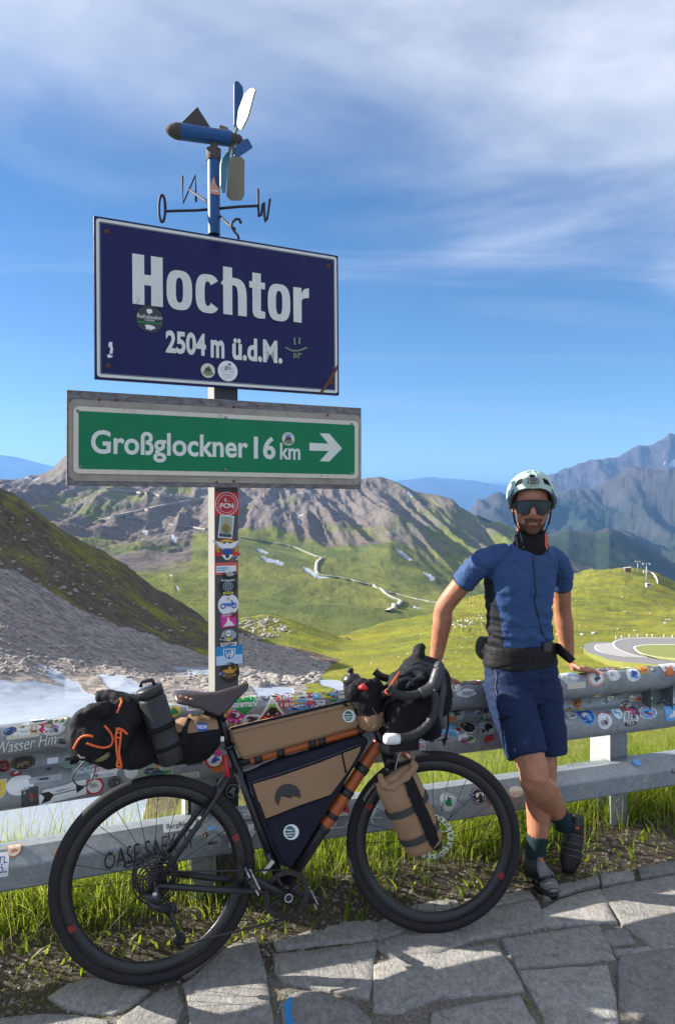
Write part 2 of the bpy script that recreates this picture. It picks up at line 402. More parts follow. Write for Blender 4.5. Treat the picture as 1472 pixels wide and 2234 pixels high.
# ---- near ground: verge edge, snowy hollow, scree slope on the left, meadow and green hill on the right
rd = RY0/np.maximum(1-RSL*(PXC-CX)/F, 0.35)
crest = [(-620, 780, 78), (-200, 950, 90), (0, 1068, 99), (60, 1103, 102), (100, 1130, 104), (150, 1166, 107), (200, 1200, 110), (300, 1260, 116), (400, 1328, 122), (460, 1368, 126), (500, 1372, 128),
         (530, 1348, 134), (580, 1338, 138), (640, 1350, 140), (700, 1370, 145), (745, 1386, 150), (790, 1380, 175), (830, 1362, 220), (900, 1352, 260), (950, 1340, 300), (1010, 1312, 420),
         (1100, 1284, 500), (1240, 1256, 580), (1290, 1244, 600), (1350, 1240, 610), (1392, 1243, 620), (1430, 1254, 620), (1472, 1274, 620), (1700, 1330, 640), (2120, 1380, 680)]
R = [
    (rd+0.55, np.full_like(rd, 0.045)),
    (rd+1.15, np.full_like(rd, -0.10)),
    (rd+2.6, np.full_like(rd, -1.0)),
    row([(-620, 1780, 8), (300, 1770, 8), (600, 1740, 9), (900, 1750, 9), (2120, 1750, 9)]),
    row([(-620, 1640, 14), (0, 1640, 14), (300, 1620, 15), (500, 1600, 18), (800, 1610, 18), (1472, 1600, 20), (2120, 1590, 20)]),
    row([(-620, 1530, 26), (0, 1535, 26), (250, 1530, 28), (480, 1515, 34), (640, 1510, 38), (900, 1520, 36), (1472, 1500, 40), (2120, 1490, 40)]),
    row([(-620, 1300, 32), (0, 1440, 39), (200, 1462, 46), (460, 1470, 57), (560, 1470, 60), (650, 1472, 62), (760, 1470, 60), (900, 1455, 62), (1200, 1448, 66), (1472, 1452, 66), (2120, 1440, 66)]),
    row([(-620, 1080, 46), (0, 1290, 58), (200, 1362, 67), (400, 1426, 79), (480, 1442, 85), (560, 1436, 88), (640, 1432, 90), (700, 1430, 96), (800, 1420, 100), (950, 1400, 104), (1200, 1398, 118), (1472, 1396, 118), (2120, 1390, 118)]),
    row([(-620, 900, 62), (0, 1170, 78), (200, 1278, 90), (400, 1375, 102), (480, 1398, 108), (560, 1385, 114), (640, 1388, 116), (745, 1402, 124), (850, 1382, 150), (950, 1365, 170), (1100, 1348, 230), (1250, 1340, 240), (1472, 1346, 240), (2120, 1380, 240)]),
    row(crest),
    row([(a, b+34, c*1.22) for a, b, c in crest]),
    row([(a, max(b+110, 1330), c*1.7) for a, b, c in crest]),
]
X, Y, Z, V = sheet(R, [3, 3, 6, 14, 34, 60, 50, 36, 44, 40, 8, 6], 13)
PYg = proj_py(Y, Z); PXg = np.repeat(PXC[None], X.shape[0], 0)
left = 1/(1+np.exp((PXg-(520+0.25*(PYg-1350)))/28))                    # scree slope side
amp = np.clip((Y-5)/30, 0, 1)
rough = fbm(X/6, Y/6, Z/6, 5, 3, 0.55)*0.55+fbm(X/1.4, Y/1.4, Z/1.4, 3, 9)*0.14
roll = fbm(X/28, Y/34, Z*0, 4, 21)*1.3
gul = fbm(X/9+Y/40, Y/30, Z*0, 3, 31, 0.5, True)*0.9
Z = Z+amp*(left*(rough*1.3+gul*0.8)*np.clip(Y/60, 0.25, 1.2)+(1-left)*(roll*np.clip(Y/150, 0.1, 3.0)+rough*0.35*np.clip(Y/80, .3, 2)))
humm = fbm(X/14, Y/9, Z*0, 4, 51, 0.55)*np.clip((Y-50)/60, 0, 1)*(1-left)*0.9
Z = Z+humm*np.clip((PXg-640)/200, 0.2, 1)
wv = fbm(X/11, Y/11, Z/11, 5, 77)*30                                    # wobble of borders, in photo pixels
qx, qy = PXg+wv*0.8, PYg+wv*0.55
mask = np.zeros(X.shape+(4,)); mask[..., 3] = 1
grass_up = inpoly(qx, qy, [(-700, 700), (0, 1040), (200, 1180), (460, 1350), (520, 1400), (620, 1475), (560, 1480), (440, 1432), (330, 1400), (200, 1345), (90, 1290), (0, 1250), (-700, 1000)])
mead = inpoly(qx, qy, [(640, 1560), (690, 1470), (735, 1430), (600, 1405), (505, 1372), (520, 1330), (640, 1330), (760, 1390), (860, 1300), (1000, 1250), (1250, 1190), (2200, 1190), (2200, 1800), (640, 1800)])
blot = fbm(X/5, Y/5, Z/5, 4, 5)
mask[..., 0] = np.where(mead, 0.95, np.where(grass_up, 0.36+0.55*blot, 0.06))
mask[..., 0] = np.where((Y < rd[None]+4.5) & (PXg > 330), 0.95, mask[..., 0])
mask[..., 0] = np.where(Y < rd[None]+1.7, 0.95, mask[..., 0])
scr = inpoly(qx, qy, [(-700, 1000), (0, 1250), (200, 1345), (430, 1430), (560, 1480), (520, 1390), (590, 1400), (720, 1440), (690, 1500), (640, 1560), (560, 1700), (-700, 1800)])
mask[..., 2] = np.where(scr, 0.95, 0.15)
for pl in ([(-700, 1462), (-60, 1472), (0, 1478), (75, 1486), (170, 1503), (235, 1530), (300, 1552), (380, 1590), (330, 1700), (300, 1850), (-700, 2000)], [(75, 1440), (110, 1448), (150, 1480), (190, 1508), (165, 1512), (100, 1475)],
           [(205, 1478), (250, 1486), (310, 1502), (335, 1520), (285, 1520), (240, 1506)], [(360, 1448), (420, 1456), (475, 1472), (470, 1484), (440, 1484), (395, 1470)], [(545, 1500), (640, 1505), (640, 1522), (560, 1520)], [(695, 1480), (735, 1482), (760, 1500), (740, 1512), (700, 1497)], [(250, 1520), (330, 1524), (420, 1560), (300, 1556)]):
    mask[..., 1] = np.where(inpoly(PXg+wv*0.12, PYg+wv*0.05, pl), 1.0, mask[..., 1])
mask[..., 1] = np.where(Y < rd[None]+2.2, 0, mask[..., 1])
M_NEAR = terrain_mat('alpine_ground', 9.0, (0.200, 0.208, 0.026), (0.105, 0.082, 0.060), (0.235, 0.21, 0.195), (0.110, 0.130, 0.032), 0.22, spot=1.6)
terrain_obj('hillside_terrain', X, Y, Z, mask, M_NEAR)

# ---- valley floor and the rocky mountain behind it
mcrest = [(-620, 1010, 2300), (-100, 1066, 2300), (0, 1056, 2300), (60, 1043, 2300), (105, 1030, 2300), (122, 1018, 2300), (135, 1002, 2300), (152, 988, 2300), (200, 975, 2350), (300, 985, 2400), (450, 1010, 2400), (600, 1025, 2500), (700, 1030, 2500),
          (780, 1046, 2500), (830, 1041, 2500), (868, 1055, 2480), (905, 1074, 2400), (950, 1082, 2350), (985, 1090, 2300), (1005, 1108, 2300), (1035, 1126, 2250), (1060, 1142, 2250), (1085, 1139, 2250), (1110, 1150, 2250), (1150, 1170, 2250), (1250, 1230, 2200), (1500, 1330, 2200), (2120, 1400, 2200)]
foot = [(-620, 1120, 1300), (0, 1118, 1300), (100, 1145, 1300), (200, 1180, 1250), (300, 1195, 1250), (400, 1185, 1280), (480, 1165, 1350), (520, 1163, 1400), (600, 1178, 1400), (650, 1192, 1400), (700, 1203, 1380), (780, 1203, 1380), (850, 1186, 1400), (885, 1200, 1400), (950, 1238, 1330), (1010, 1275, 1250), (1100, 1300, 1200), (1500, 1380, 1200), (2120, 1420, 1200)]
R = [
    row([(-620, 1400, 420), (460, 1420, 420), (620, 1410, 440), (900, 1420, 440), (2120, 1450, 440)]),
    row([(-620, 1330, 520), (300, 1340, 520), (500, 1355, 520), (650, 1352, 540), (780, 1362, 540), (870, 1368, 540), (1100, 1370, 560), (2120, 1440, 560)]),
    row([(-620, 1260, 700), (200, 1270, 700), (380, 1275, 700), (500, 1290, 720), (700, 1300, 740), (850, 1312, 740), (960, 1318, 740), (1100, 1335, 760), (2120, 1435, 760)]),
    row([(-620, 1200, 950), (200, 1215, 950), (350, 1225, 950), (500, 1228, 960), (600, 1236, 980), (700, 1246, 980), (850, 1266, 980), (950, 1285, 980), (1100, 1318, 1000), (2120, 1430, 1000)]),
    row(foot),
    row([(a, b*0.62+np.interp(a, [q[0] for q in mcrest], [q[1] for q in mcrest])*0.38, c*1.28) for a, b, c in foot]),
    row([(a, b+np.interp(a, [q[0] for q in mcrest], [0.22*(np.interp(q[0], [w[0] for w in foot], [w[1] for w in foot])-q[1]) for q in mcrest]), c*0.94) for a, b, c in mcrest]),
    row(mcrest),
    row([(a, b+40, c*1.25) for a, b, c in mcrest]),
    row([(a, b+140, c*1.9) for a, b, c in mcrest]),
]
X, Y, Z, V = sheet(R, [10, 22, 30, 30, 34, 34, 30, 6, 4], 5)
PYg = proj_py(Y, Z); PXg = np.repeat(PXC[None], X.shape[0], 0)
up = np.clip((V-3.7)/0.9, 0, 1)*np.clip((7.02-V)/0.8, 0.10, 1)
but = fbm(X/95+Y/700, Y/900, Z/400, 4, 41, 0.45, True)                   # buttresses and gullies that run down the face
Z = Z+up*(but*34+fbm(X/42, Y/200, Z/90, 3, 45, 0.5, True)*8+fbm(X/22, Y/22, Z/22, 3, 43, 0.5)*3.2)
Z = Z+(1-up)*(fbm(X/110, Y/150, Z*0, 5, 61)*9+fbm(X/40, Y/60, Z*0, 4, 62, 0.55, True)*2.2)*np.clip((Y-430)/200, 0, 1)
lf = np.clip((470-PXg)/60, 0, 1)*np.clip((V-3.0)/0.6, 0, 1)*np.clip((6.5-V)/1, 0, 1)
Z = Z+lf*(fbm(X/120, Y/120, Z*0, 5, 67, 0.55, True)*18)
wv = fbm(X/60, Y/90, Z/60, 5, 79)*26
qx, qy = PXg+wv, PYg+wv*0.6
mask = np.zeros(X.shape+(4,)); mask[..., 3] = 1
g = 0.95-0.85*np.clip((V-3.95+wv*0.012)/0.30, 0, 1)
blot = fbm(X/120, Y/160, Z/60, 5, 83, 0.6)
g = np.where(V > 4.2, 0.26+0.75*blot-0.10*np.clip(but, -1, 1)-0.16*np.clip((600-PXg)/400, 0, .8), g)
g = np.where(PXg > 850, np.maximum(g, 0.34+0.55*blot+0.25*np.clip((PXg-850)/150, 0, 1)), g)
g = np.where((PXg < 420) & (V > 2.6), 0.30+0.8*fbm(X/100, Y/220, Z/40, 4, 85), g)
mask[..., 0] = g; mask[..., 2] = np.clip(0.45+0.6*fbm(X/70, Y/70, Z/300, 4, 91), 0, 1)*np.clip((V-4)/0.5, 0, 1)
for pl in ([(556, 1194), (572, 1196), (586, 1205), (578, 1208), (562, 1201)], [(560, 1213), (600, 1222), (620, 1229), (612, 1232), (580, 1226)], [(654, 1232), (672, 1236), (686, 1244), (690, 1250), (670, 1243)], [(650, 1140), (664, 1145), (662, 1152), (652, 1150)], [(648, 1155), (656, 1158), (655, 1168), (649, 1166)],
           [(673, 1248), (690, 1252), (728, 1260), (700, 1262), (680, 1256)], [(861, 1197), (876, 1205), (902, 1226), (890, 1226), (870, 1212)], [(918, 1250), (935, 1256), (950, 1266), (938, 1266)], [(893, 1313), (915, 1320), (922, 1325), (900, 1320)], [(250, 1222), (268, 1228), (285, 1243), (270, 1242)], [(370, 1187), (388, 1187), (380, 1195)],
           [(300, 1170), (325, 1176), (318, 1182)], [(50, 1050), (85, 1050), (90, 1055), (55, 1057)], [(35, 1058), (48, 1057), (47, 1061)], [(885, 1087), (903, 1098), (898, 1106), (888, 1098)], [(365, 1245), (375, 1250), (372, 1262)], [(380, 1272), (392, 1284), (386, 1286)], [(150, 1120), (160, 1124), (170, 1135), (163, 1136)], [(975, 1306), (1002, 1312), (1030, 1316), (1000, 1316)]):
    mask[..., 1] = np.where(inpoly(PXg+wv*0.06, PYg+wv*0.04, pl), 1.0, mask[..., 1])
M_MID = terrain_mat('valley_rock', 110.0, (0.150, 0.168, 0.036), (0.138, 0.116, 0.104), (0.17, 0.148, 0.135), (0.080, 0.108, 0.032), 5.0)
terrain_obj('valley_mountain', X, Y, Z, mask, M_MID)

# ---- further ridges
def ridge(name, crest, base_py, base_k, amp, fs, mat, g0, seed, back=1.5, sub=(40, 30, 6)):
    mid = [(a, b*0.5+base_py*0.5, c*(0.5+0.5*base_k)) for a, b, c in crest]
    R = [row([(a, base_py, c*base_k) for a, b, c in crest]), row(mid), row(crest), row([(a, b+60, c*back) for a, b, c in crest])]
    X, Y, Z, V = sheet(R, list(sub), 3)
    k = np.clip(V/0.6, 0, 1)
    but = fbm(X/fs, Y/(fs*2.2), Z/(fs*1.6), 6, seed, 0.55, True)
    fade = np.clip((2.05-V)/0.35, 0.30, 1)
    Z = Z+k*fade*(but*amp+fbm(X/(fs*.25), Y/(fs*.25), Z/(fs*.25), 4, seed+3)*amp*0.22)
    mask = np.zeros(X.shape+(4,)); mask[..., 3] = 1
    mask[..., 0] = g0[0]+g0[1]*fbm(X/(fs*1.3), Y/(fs*1.3), Z/(fs*.8), 5, seed+7)-np.clip(V-g0[2], 0, 1)*g0[3]
    mask[..., 2] = 0.3+0.5*fbm(X/(fs*.5), Y/(fs*.5), Z/(fs*.5), 4, seed+9)
    return X, Y, Z, V, mask
M_FAR = terrain_mat('far_rock', 420.0, (0.034, 0.050, 0.026), (0.066, 0.058, 0.060), (0.095, 0.085, 0.085), (0.020, 0.033, 0.020), 22.0)
dark = [(-620, 1200, 3000), (700, 1190, 3000), (900, 1180, 3000), (1000, 1150, 3000), (1040, 1122, 3000), (1100, 1150, 3050), (1150, 1165, 3100), (1190, 1170, 3100), (1215, 1162, 3100), (1238, 1155, 3100), (1262, 1160, 3100), (1300, 1163, 3100), (1327, 1152, 3100), (1350, 1160, 3100), (1400, 1188, 3050), (1472, 1232, 3000), (1600, 1290, 3000), (2120, 1400, 3000)]
X, Y, Z, V, mk = ridge('dark_ridge', dark, 1420, 0.42, 26, 300, M_FAR, (0.70, 0.45, 1.75, 0.9), 141)
terrain_obj('forested_ridge', X, Y, Z, mk, M_FAR)
fr = [(-620, 1300, 6200), (900, 1250, 6200), (1000, 1170, 6200), (1040, 1118, 6200), (1100, 1098, 6200), (1180, 1092, 6200), (1240, 1076, 6300), (1290, 1075, 6300), (1330, 1060, 6300), (1390, 1042, 6300), (1440, 1036, 6300), (1472, 1030, 6300), (1560, 1010, 6300), (2120, 980, 6300)]
X, Y, Z, V, mk = ridge('front_ridge', fr, 1330, 0.55, 230, 700, M_FAR, (0.46, 0.6, 1.5, 0.55), 151)
terrain_obj('blue_slope', X, Y, Z, mk, M_FAR)
br = [(-620, 1200, 9500), (900, 1200, 9500), (1000, 1130, 9500), (1060, 1098, 9500), (1120, 1075, 9500), (1180, 1048, 9500), (1225, 1030, 9500), (1260, 1022, 9500), (1290, 1024, 9500), (1330, 1008, 9500), (1360, 996, 9500), (1395, 986, 9500), (1412, 990, 9500), (1440, 974, 9500), (1460, 962, 9500), (1480, 968, 9500), (1560, 940, 9500), (1700, 975, 9500), (2120, 930, 9500)]
X, Y, Z, V, mk = ridge('back_ridge', br, 1250, 0.75, 260, 900, M_FAR, (0.22, 0.5, 1.2, 0.5), 161)
mk[..., 1] = np.where(inpoly(np.repeat(PXC[None], X.shape[0], 0), proj_py(Y, Z), [(1440, 1012), (1455, 1006), (1500, 1000), (1500, 1012), (1460, 1018)]), 1.0, 0)
terrain_obj('summit_ridge', X, Y, Z, mk, M_FAR)
fc = [(-620, 1000, 24000), (-60, 990, 24000), (0, 994, 24000), (50, 1002, 24000), (100, 1016, 24000), (140, 1022, 24000), (300, 1060, 24000), (700, 1060, 24000), (860, 1050, 24000), (900, 1046, 24000), (945, 1041, 24000), (1000, 1046, 24000), (1050, 1053, 24000), (1110, 1062, 24000), (1200, 1075, 24000), (1500, 1090, 24000), (2120, 1090, 24000)]
X, Y, Z, V, mk = ridge('far_range', fc, 1180, 0.62, 130, 1800, M_FAR, (0.6, 0.3, 1.5, 0.2), 171)
terrain_obj('far_range', X, Y, Z, mk, M_FAR)
fd = [(-620, 1180, 13000), (800, 1140, 13000), (900, 1100, 13000), (950, 1094, 13000), (1000, 1112, 13000), (1025, 1118, 13000), (1060, 1106, 13000), (1110, 1085, 13000), (1160, 1068, 13000), (1300, 1060, 13000), (2120, 1060, 13000)]
X, Y, Z, V, mk = ridge('far_spur', fd, 1230, 0.7, 120, 1300, M_FAR, (0.75, 0.3, 1.5, 0.1), 181)
terrain_obj('far_spur', X, Y, Z, mk, M_FAR)
fe = [(-620, 1056, 42000), (900, 1056, 42000), (1040, 1056, 42000), (1080, 1053, 42000), (1120, 1054, 42000), (1200, 1058, 42000), (2120, 1060, 42000)]
X, Y, Z, V, mk = ridge('horizon_range', fe, 1130, 0.7, 100, 3000, M_FAR, (0.6, 0.3, 1.5, 0.2), 191, 1.15)
terrain_obj('horizon_range', X, Y, Z, mk, M_FAR)

# ground sheet below everything, to the horizon
def disc(name, r, z, mat):
    n = 96; v = [(0, 0, z)]+[(math.cos(2*math.pi*i/n)*r, math.sin(2*math.pi*i/n)*r, z) for i in range(n)]
    me = bpy.data.meshes.new(name); me.from_pydata(v, [], [(0, 1+i, 1+(i+1) % n) for i in range(n)]); me.materials.append(mat); return tag(link_mesh(name, me), kind='structure')
disc('valley_ground', 60000, -2600, plain('deep_ground', (0.09, 0.11, 0.05), 0.95, scale=0.002))
# ================================================================ PAVEMENT AND VERGE
def stone_mat(name, c1, c2, c3):
    t = NT(name); c = t.geo(); oi = t.n.new('ShaderNodeObjectInfo')
    n1 = t.noise(c, 7, 6, 0.65); n2 = t.noise(c, 60, 6, 0.75, 0.0, 'Fac', (1, 0.55, 1)); n3 = t.noise(c, 260, 4, 0.7, 0.0, 'Fac', (1, 0.5, 1))
    col = t.mix(t.mr(n2, 0.3, 0.7), c1, c2); col = t.mix(t.mr(n1, 0.45, 0.7, 0, 0.55), col, c3); n4 = t.noise(c, 17, 7, .7, .6); col = t.mix(t.mr(n4, .48, .70, 0, .55), col, tuple(q*.55 for q in c1)); col = t.mix(t.mr(n4, .44, .30, 0, .45), col, tuple(q*1.15 for q in c2)); col = t.mix(t.mr(n3, 0.56, 0.70, 0, 0.55), col, tuple(min(1, q*1.9) for q in c2))
    col = t.mix(t.mr(n3, 0.44, 0.30, 0, 0.5), col, tuple(q*0.5 for q in c1))
    bri = t.mr(oi.outputs['Random'], 0, 1, 0.80, 1.16, False); hs = t.n.new('ShaderNodeHueSaturation'); t.l.new(col, hs.inputs['Color']); t.l.new(bri, hs.inputs['Value']); col = hs.outputs[0]
    lich = t.mr(t.noise(c, 19, 5, 0.7), 0.70, 0.75); col = t.mix(t.math('MULTIPLY', lich, 0.7), col, (0.42, 0.40, 0.12))
    t.set(color=col, rough=t.mr(n2, 0.2, 0.8, 0.55, 0.85), spec=0.4)
    t.bump(t.math('ADD', t.math('MULTIPLY', n2, 1.0), t.math('ADD', t.math('MULTIPLY', n3, 0.4), t.math('MULTIPLY', n1, 1.6))), 1.0, 0.014); return t.mat
M_STONE = stone_mat('paving_stone', (0.215, 0.212, 0.210), (0.42, 0.402, 0.375), (0.33, 0.295, 0.25))
RSL_, RY_ = RSL, RY0
def soil_mat():
    t = NT('soil_joint'); c = t.geo(); n1 = t.noise(c, 9, 6, 0.65); n2 = t.noise(c, 120, 5, 0.75); v = t.voro(c, 90, 'F1', 'Color'); s = t.n.new('ShaderNodeSeparateColor'); t.l.new(v, s.inputs[0])
    col = t.mix(t.mr(n2, 0.3, 0.7), (0.035, 0.028, 0.02), (0.15, 0.12, 0.09)); col = t.mix(t.mr(n1, 0.5, 0.7, 0, 0.6), col, (0.085, 0.085, 0.04))
    ps_ = t.n.new('ShaderNodeSeparateXYZ'); t.l.new(c, ps_.inputs[0]); fr_ = t.math('SUBTRACT', t.math('ADD', t.math('MULTIPLY', ps_.outputs[0], RSL_), RY_), ps_.outputs[1])
    col = t.mix(t.mr(t.math('ADD', fr_, t.math('MULTIPLY', n1, .25)), .42, .62), col, t.mix(t.mr(n2, .3, .7), (.10, .09, .078), (.30, .275, .24)))
    col = t.mix(t.mr(s.outputs[0], 0.88, 0.93), col, (0.24, 0.22, 0.19)); t.set(color=col, rough=0.95, spec=0.15); t.bump(t.math('ADD', n2, t.math('MULTIPLY', n1, 2)), 0.9, 0.012); return t.mat
M_SOIL = soil_mat()
M_BLUEPAINT = plain('blue_road_paint', (0.03, 0.20, 0.46), 0.6, var=0.35, scale=60)

pav = empty('pavement', (0, 2.2, 0)); tag(pav, kind='structure')
def soil_height(x, y):
    """joint bed between the slabs, rising to the grass verge"""
    t = (RY0+RSL*x-y)*0.944                        # distance in front of the rail
    e = np.clip((0.28-t)/0.33, 0, 1); e = e*e*(3-2*e)
    n = fbm(x*9, y*9, x*0, 4, 201)*0.011+fbm(x*40, y*40, x*0, 3, 205)*0.004
    bk = np.clip((-t-0.45)/0.5, 0, 1)
    return -0.011+0.067*e+n*(1+e)-0.22*bk*bk
gx = np.concatenate([np.linspace(-9, -2.2, 40), np.linspace(-2.15, 2.6, 420), np.linspace(2.65, 9, 40)]); gt = np.concatenate([np.linspace(-1.2, 1.5, 260), np.linspace(1.55, 9, 40)])
GX, GT = np.meshgrid(gx, gt); GY = RY0+RSL*GX-GT/0.944
GZ = soil_height(GX, GY); idx = np.arange(GX.size).reshape(GX.shape)
fq = np.stack([idx[:-1, :-1], idx[:-1, 1:], idx[1:, 1:], idx[1:, :-1]], -1).reshape(-1, 4)[:, ::-1]
mesh_np('soil_bed', np.stack([GX, GY, GZ], -1).reshape(-1, 3), fq, M_SOIL, kind='structure')

slabs = [
    [(823, 2103), (873, 2087), (960, 2077), (1072, 2062), (1105, 2108), (1133, 2156), (1040, 2166), (957, 2172), (873, 2203), (826, 2197)],
    [(1099, 2048), (1200, 2034), (1298, 2018), (1334, 2090), (1230, 2099), (1135, 2106)],
    [(831, 2058), (905, 2030), (994, 1999), (1080, 1980), (1162, 1966), (1184, 2020), (1110, 2036), (1036, 2047), (962, 2077), (863, 2082)],
    [(1138, 2120), (1230, 2113), (1319, 2107), (1338, 2177), (1344, 2300), (1225, 2300), (1176, 2190)],
    [(1358, 2088), (1420, 2078), (1480, 2070), (1600, 2060), (1640, 2180), (1640, 2300), (1500, 2300), (1434, 2224), (1356, 2195)],
    [(1316, 1941), (1382, 1925), (1480, 1910), (1560, 1903), (1590, 1990), (1580, 2046), (1424, 2056), (1366, 2014)],
    [(1309, 2031), (1366, 2025), (1384, 2056), (1332, 2062)],
    [(1178, 1988), (1215, 1966), (1261, 1951), (1303, 1941), (1338, 2009), (1260, 2014), (1190, 2017)],
    [(1308, 1906), (1377, 1894), (1384, 1915), (1314, 1930)],
    [(1396, 1891), (1470, 1878), (1560, 1868), (1570, 1893), (1470, 1902), (1402, 1913)],
    [(950, 2206), (1040, 2186), (1130, 2172), (1172, 2240), (1205, 2300), (940, 2300)],
    [(604, 2082), (700, 2070), (814, 2056), (806, 2130), (797, 2172), (715, 2155), (625, 2138), (606, 2118)],
    [(592, 2034), (700, 2004), (818, 1982), (822, 2044), (700, 2058), (612, 2068)],
    [(407, 2148), (460, 2100), (523, 2048), (553, 2036), (575, 2130), (600, 2300), (428, 2300), (417, 2182)],
    [(112, 2173), (150, 2148), (201, 2131), (282, 2151), (320, 2161), (284, 2190), (243, 2209), (191, 2204), (141, 2194)],
    [(262, 2224), (300, 2196), (342, 2168), (384, 2160), (395, 2197), (380, 2234), (362, 2300), (250, 2300)],
    [(-70, 2236), (0, 2222), (80, 2214), (141, 2212), (226, 2226), (236, 2300), (-90, 2300)],
    [(617, 2190), (645, 2170), (700, 2164), (762, 2190), (800, 2222), (808, 2300), (640, 2300), (622, 2226)],
    [(826, 1982), (900, 1962), (985, 1948), (1000, 1988), (900, 2024), (830, 2048)],
    [(1010, 1990), (1020, 1950), (1090, 1938), (1150, 1934), (1160, 1958), (1080, 1972)],
    [(1190, 1962), (1186, 1940), (1250, 1925), (1300, 1912), (1303, 1928), (1250, 1944)],
    [(1386, 2066), (1420, 2062), (1590, 2050), (1600, 2056), (1420, 2074), (1352, 2084), (1344, 2070)],
    [(440, 2060), (500, 2014), (548, 2000), (556, 2026), (518, 2040), (456, 2094), (410, 2128), (396, 2110)],
]
def add_slab(poly, zt, mats, mat_extra=None):
    """poly: ground points (x, y); a slab 5 cm thick with worn, uneven edge and a few facets on top"""
    pts = []; g0 = sum((Vector(q) for q in poly), Vector((0, 0)))/len(poly); poly = [g0+(Vector(q)-g0)*(1.045 if len(poly) < 6 else 1.085) for q in poly]
    n = len(poly)
    for i in range(n):
        a, b = Vector(poly[i]), Vector(poly[(i+1) % n]); k = max(1, int((b-a).length/0.035))
        for j in range(k):
            p = a.lerp(b, j/k); pts.append(p)
    c = sum(pts, Vector((0, 0)))/len(pts); m = len(pts); out = []
    A = np.array([(p.x, p.y) for p in pts]); wob = fbm(A[:, 0]*24, A[:, 1]*24, A[:, 0]*0, 3, 301)*0.009
    out = [p+(p-c).normalized()*float(w) for p, w in zip(pts, wob)]
    rings = []; B = np.array([(p.x, p.y) for p in out]); cc = np.array([c.x, c.y])
    for sc, z in ((1.0, -0.05), (1.0, -0.012), (0.988, -0.003), (0.96, 0.0), (0.75, 0.001), (0.45, 0.0015), (0.18, 0.001)):
        Q = cc+(B-cc)*sc; hh_ = fbm(Q[:, 0]*6, Q[:, 1]*6, Q[:, 0]*0, 3, 311)*0.006*(1 if z > -0.04 else 0)
        rings.append([Vector((a, b, zt+z+h_)) for (a, b), h_ in zip(Q.tolist(), hh_.tolist())])
    return rings, c
def slab_obj(poly, zt, mi_fn=None):
    rings, c = add_slab(poly, zt, None); mb = MB().loft(rings, 0, True)
    if mi_fn:
        for i, f in enumerate(mb.f):
            q = sum((mb.v[k] for k in f), Vector())/len(f)
            if mi_fn(q): mb.m[i] = 1
    return mb.build('paving_slab', [M_STONE, M_BLUEPAINT] if mi_fn else M_STONE, pav)
def blue_edge(q):
    e0, e1 = GP(617, 2190), GP(640, 2300); s = (q-e0).dot((e1-e0).normalized()); dist = abs((q.x-e0.x)*(e1-e0).normalized().y-(q.y-e0.y)*(e1-e0).normalized().x)
    return dist < 0.045
for i, s in enumerate(slabs):
    so_b = slab_obj([GP(a, b).xy for a, b in s], random.uniform(-0.003, 0.004))
    if i == 17: BLUE_SLAB = so_b
# the same paving goes on outside the picture
def inframe(x, y):
    if y < 0.4: return False
    px, py = CX+F*x/y, HZ+F*H/y
    return -60 < px < 1560 and py < 2290
rows_n = 0
for r in range(14):
    x = -4.2+random.uniform(0, .3)
    yb = 0.2+r*0.30
    while x < 4.6:
        w = random.uniform(0.26, 0.5); yy = yb+random.uniform(-.03, .03)
        cell = [(x+.015, yy+.015), (x+w*.5, yy+random.uniform(0, .03)), (x+w-.015, yy+random.uniform(.0, .04)), (x+w-random.uniform(.01, .05), yy+.285), (x+w*.5, yy+.29), (x+random.uniform(.01, .05), yy+.28)]
        if not any(inframe(a, b) for a, b in cell) and all((RY0+RSL*a-b) > 0.40 for a, b in cell):
            slab_obj(cell, random.uniform(-.003, .003))
        x += w+0.012
# pebbles and grit lying in the joints
peb = MB()
ppx, ppy = RNG.uniform(0, 1472, 600), RNG.uniform(1900, 2234, 600); pin = np.zeros(600, bool)
for s in slabs: pin |= inpoly(ppx, ppy, s)
for i in range(600):
    px, py = float(ppx[i]), float(ppy[i]); g = GP(px, py, -0.01)
    t = (RY0+RSL*g.x-g.y)*0.944
    if t < 0.05: continue
    if pin[i] and random.random() < 0.95: continue
    r = random.choice((0.003, 0.004, 0.006, 0.009)); z = float(soil_height(np.array([g.x]), np.array([g.y]))[0])+r*.3
    ico = [(1, 0, 0), (-1, 0, 0), (0, 1, 0), (0, -1, 0), (0, 0, .7), (0, 0, -.7)]
    peb.add([(g.x+a*r*random.uniform(.7, 1.3), g.y+b*r*random.uniform(.7, 1.3), z+c*r) for a, b, c in ico], [(0, 2, 4), (2, 1, 4), (1, 3, 4), (3, 0, 4), (2, 0, 5), (1, 2, 5), (3, 1, 5), (0, 3, 5)], 0, False)
peb.build('gravel', plain('grit', (0.24, 0.22, 0.20), 0.8, var=0.5, scale=90), kind='stuff')

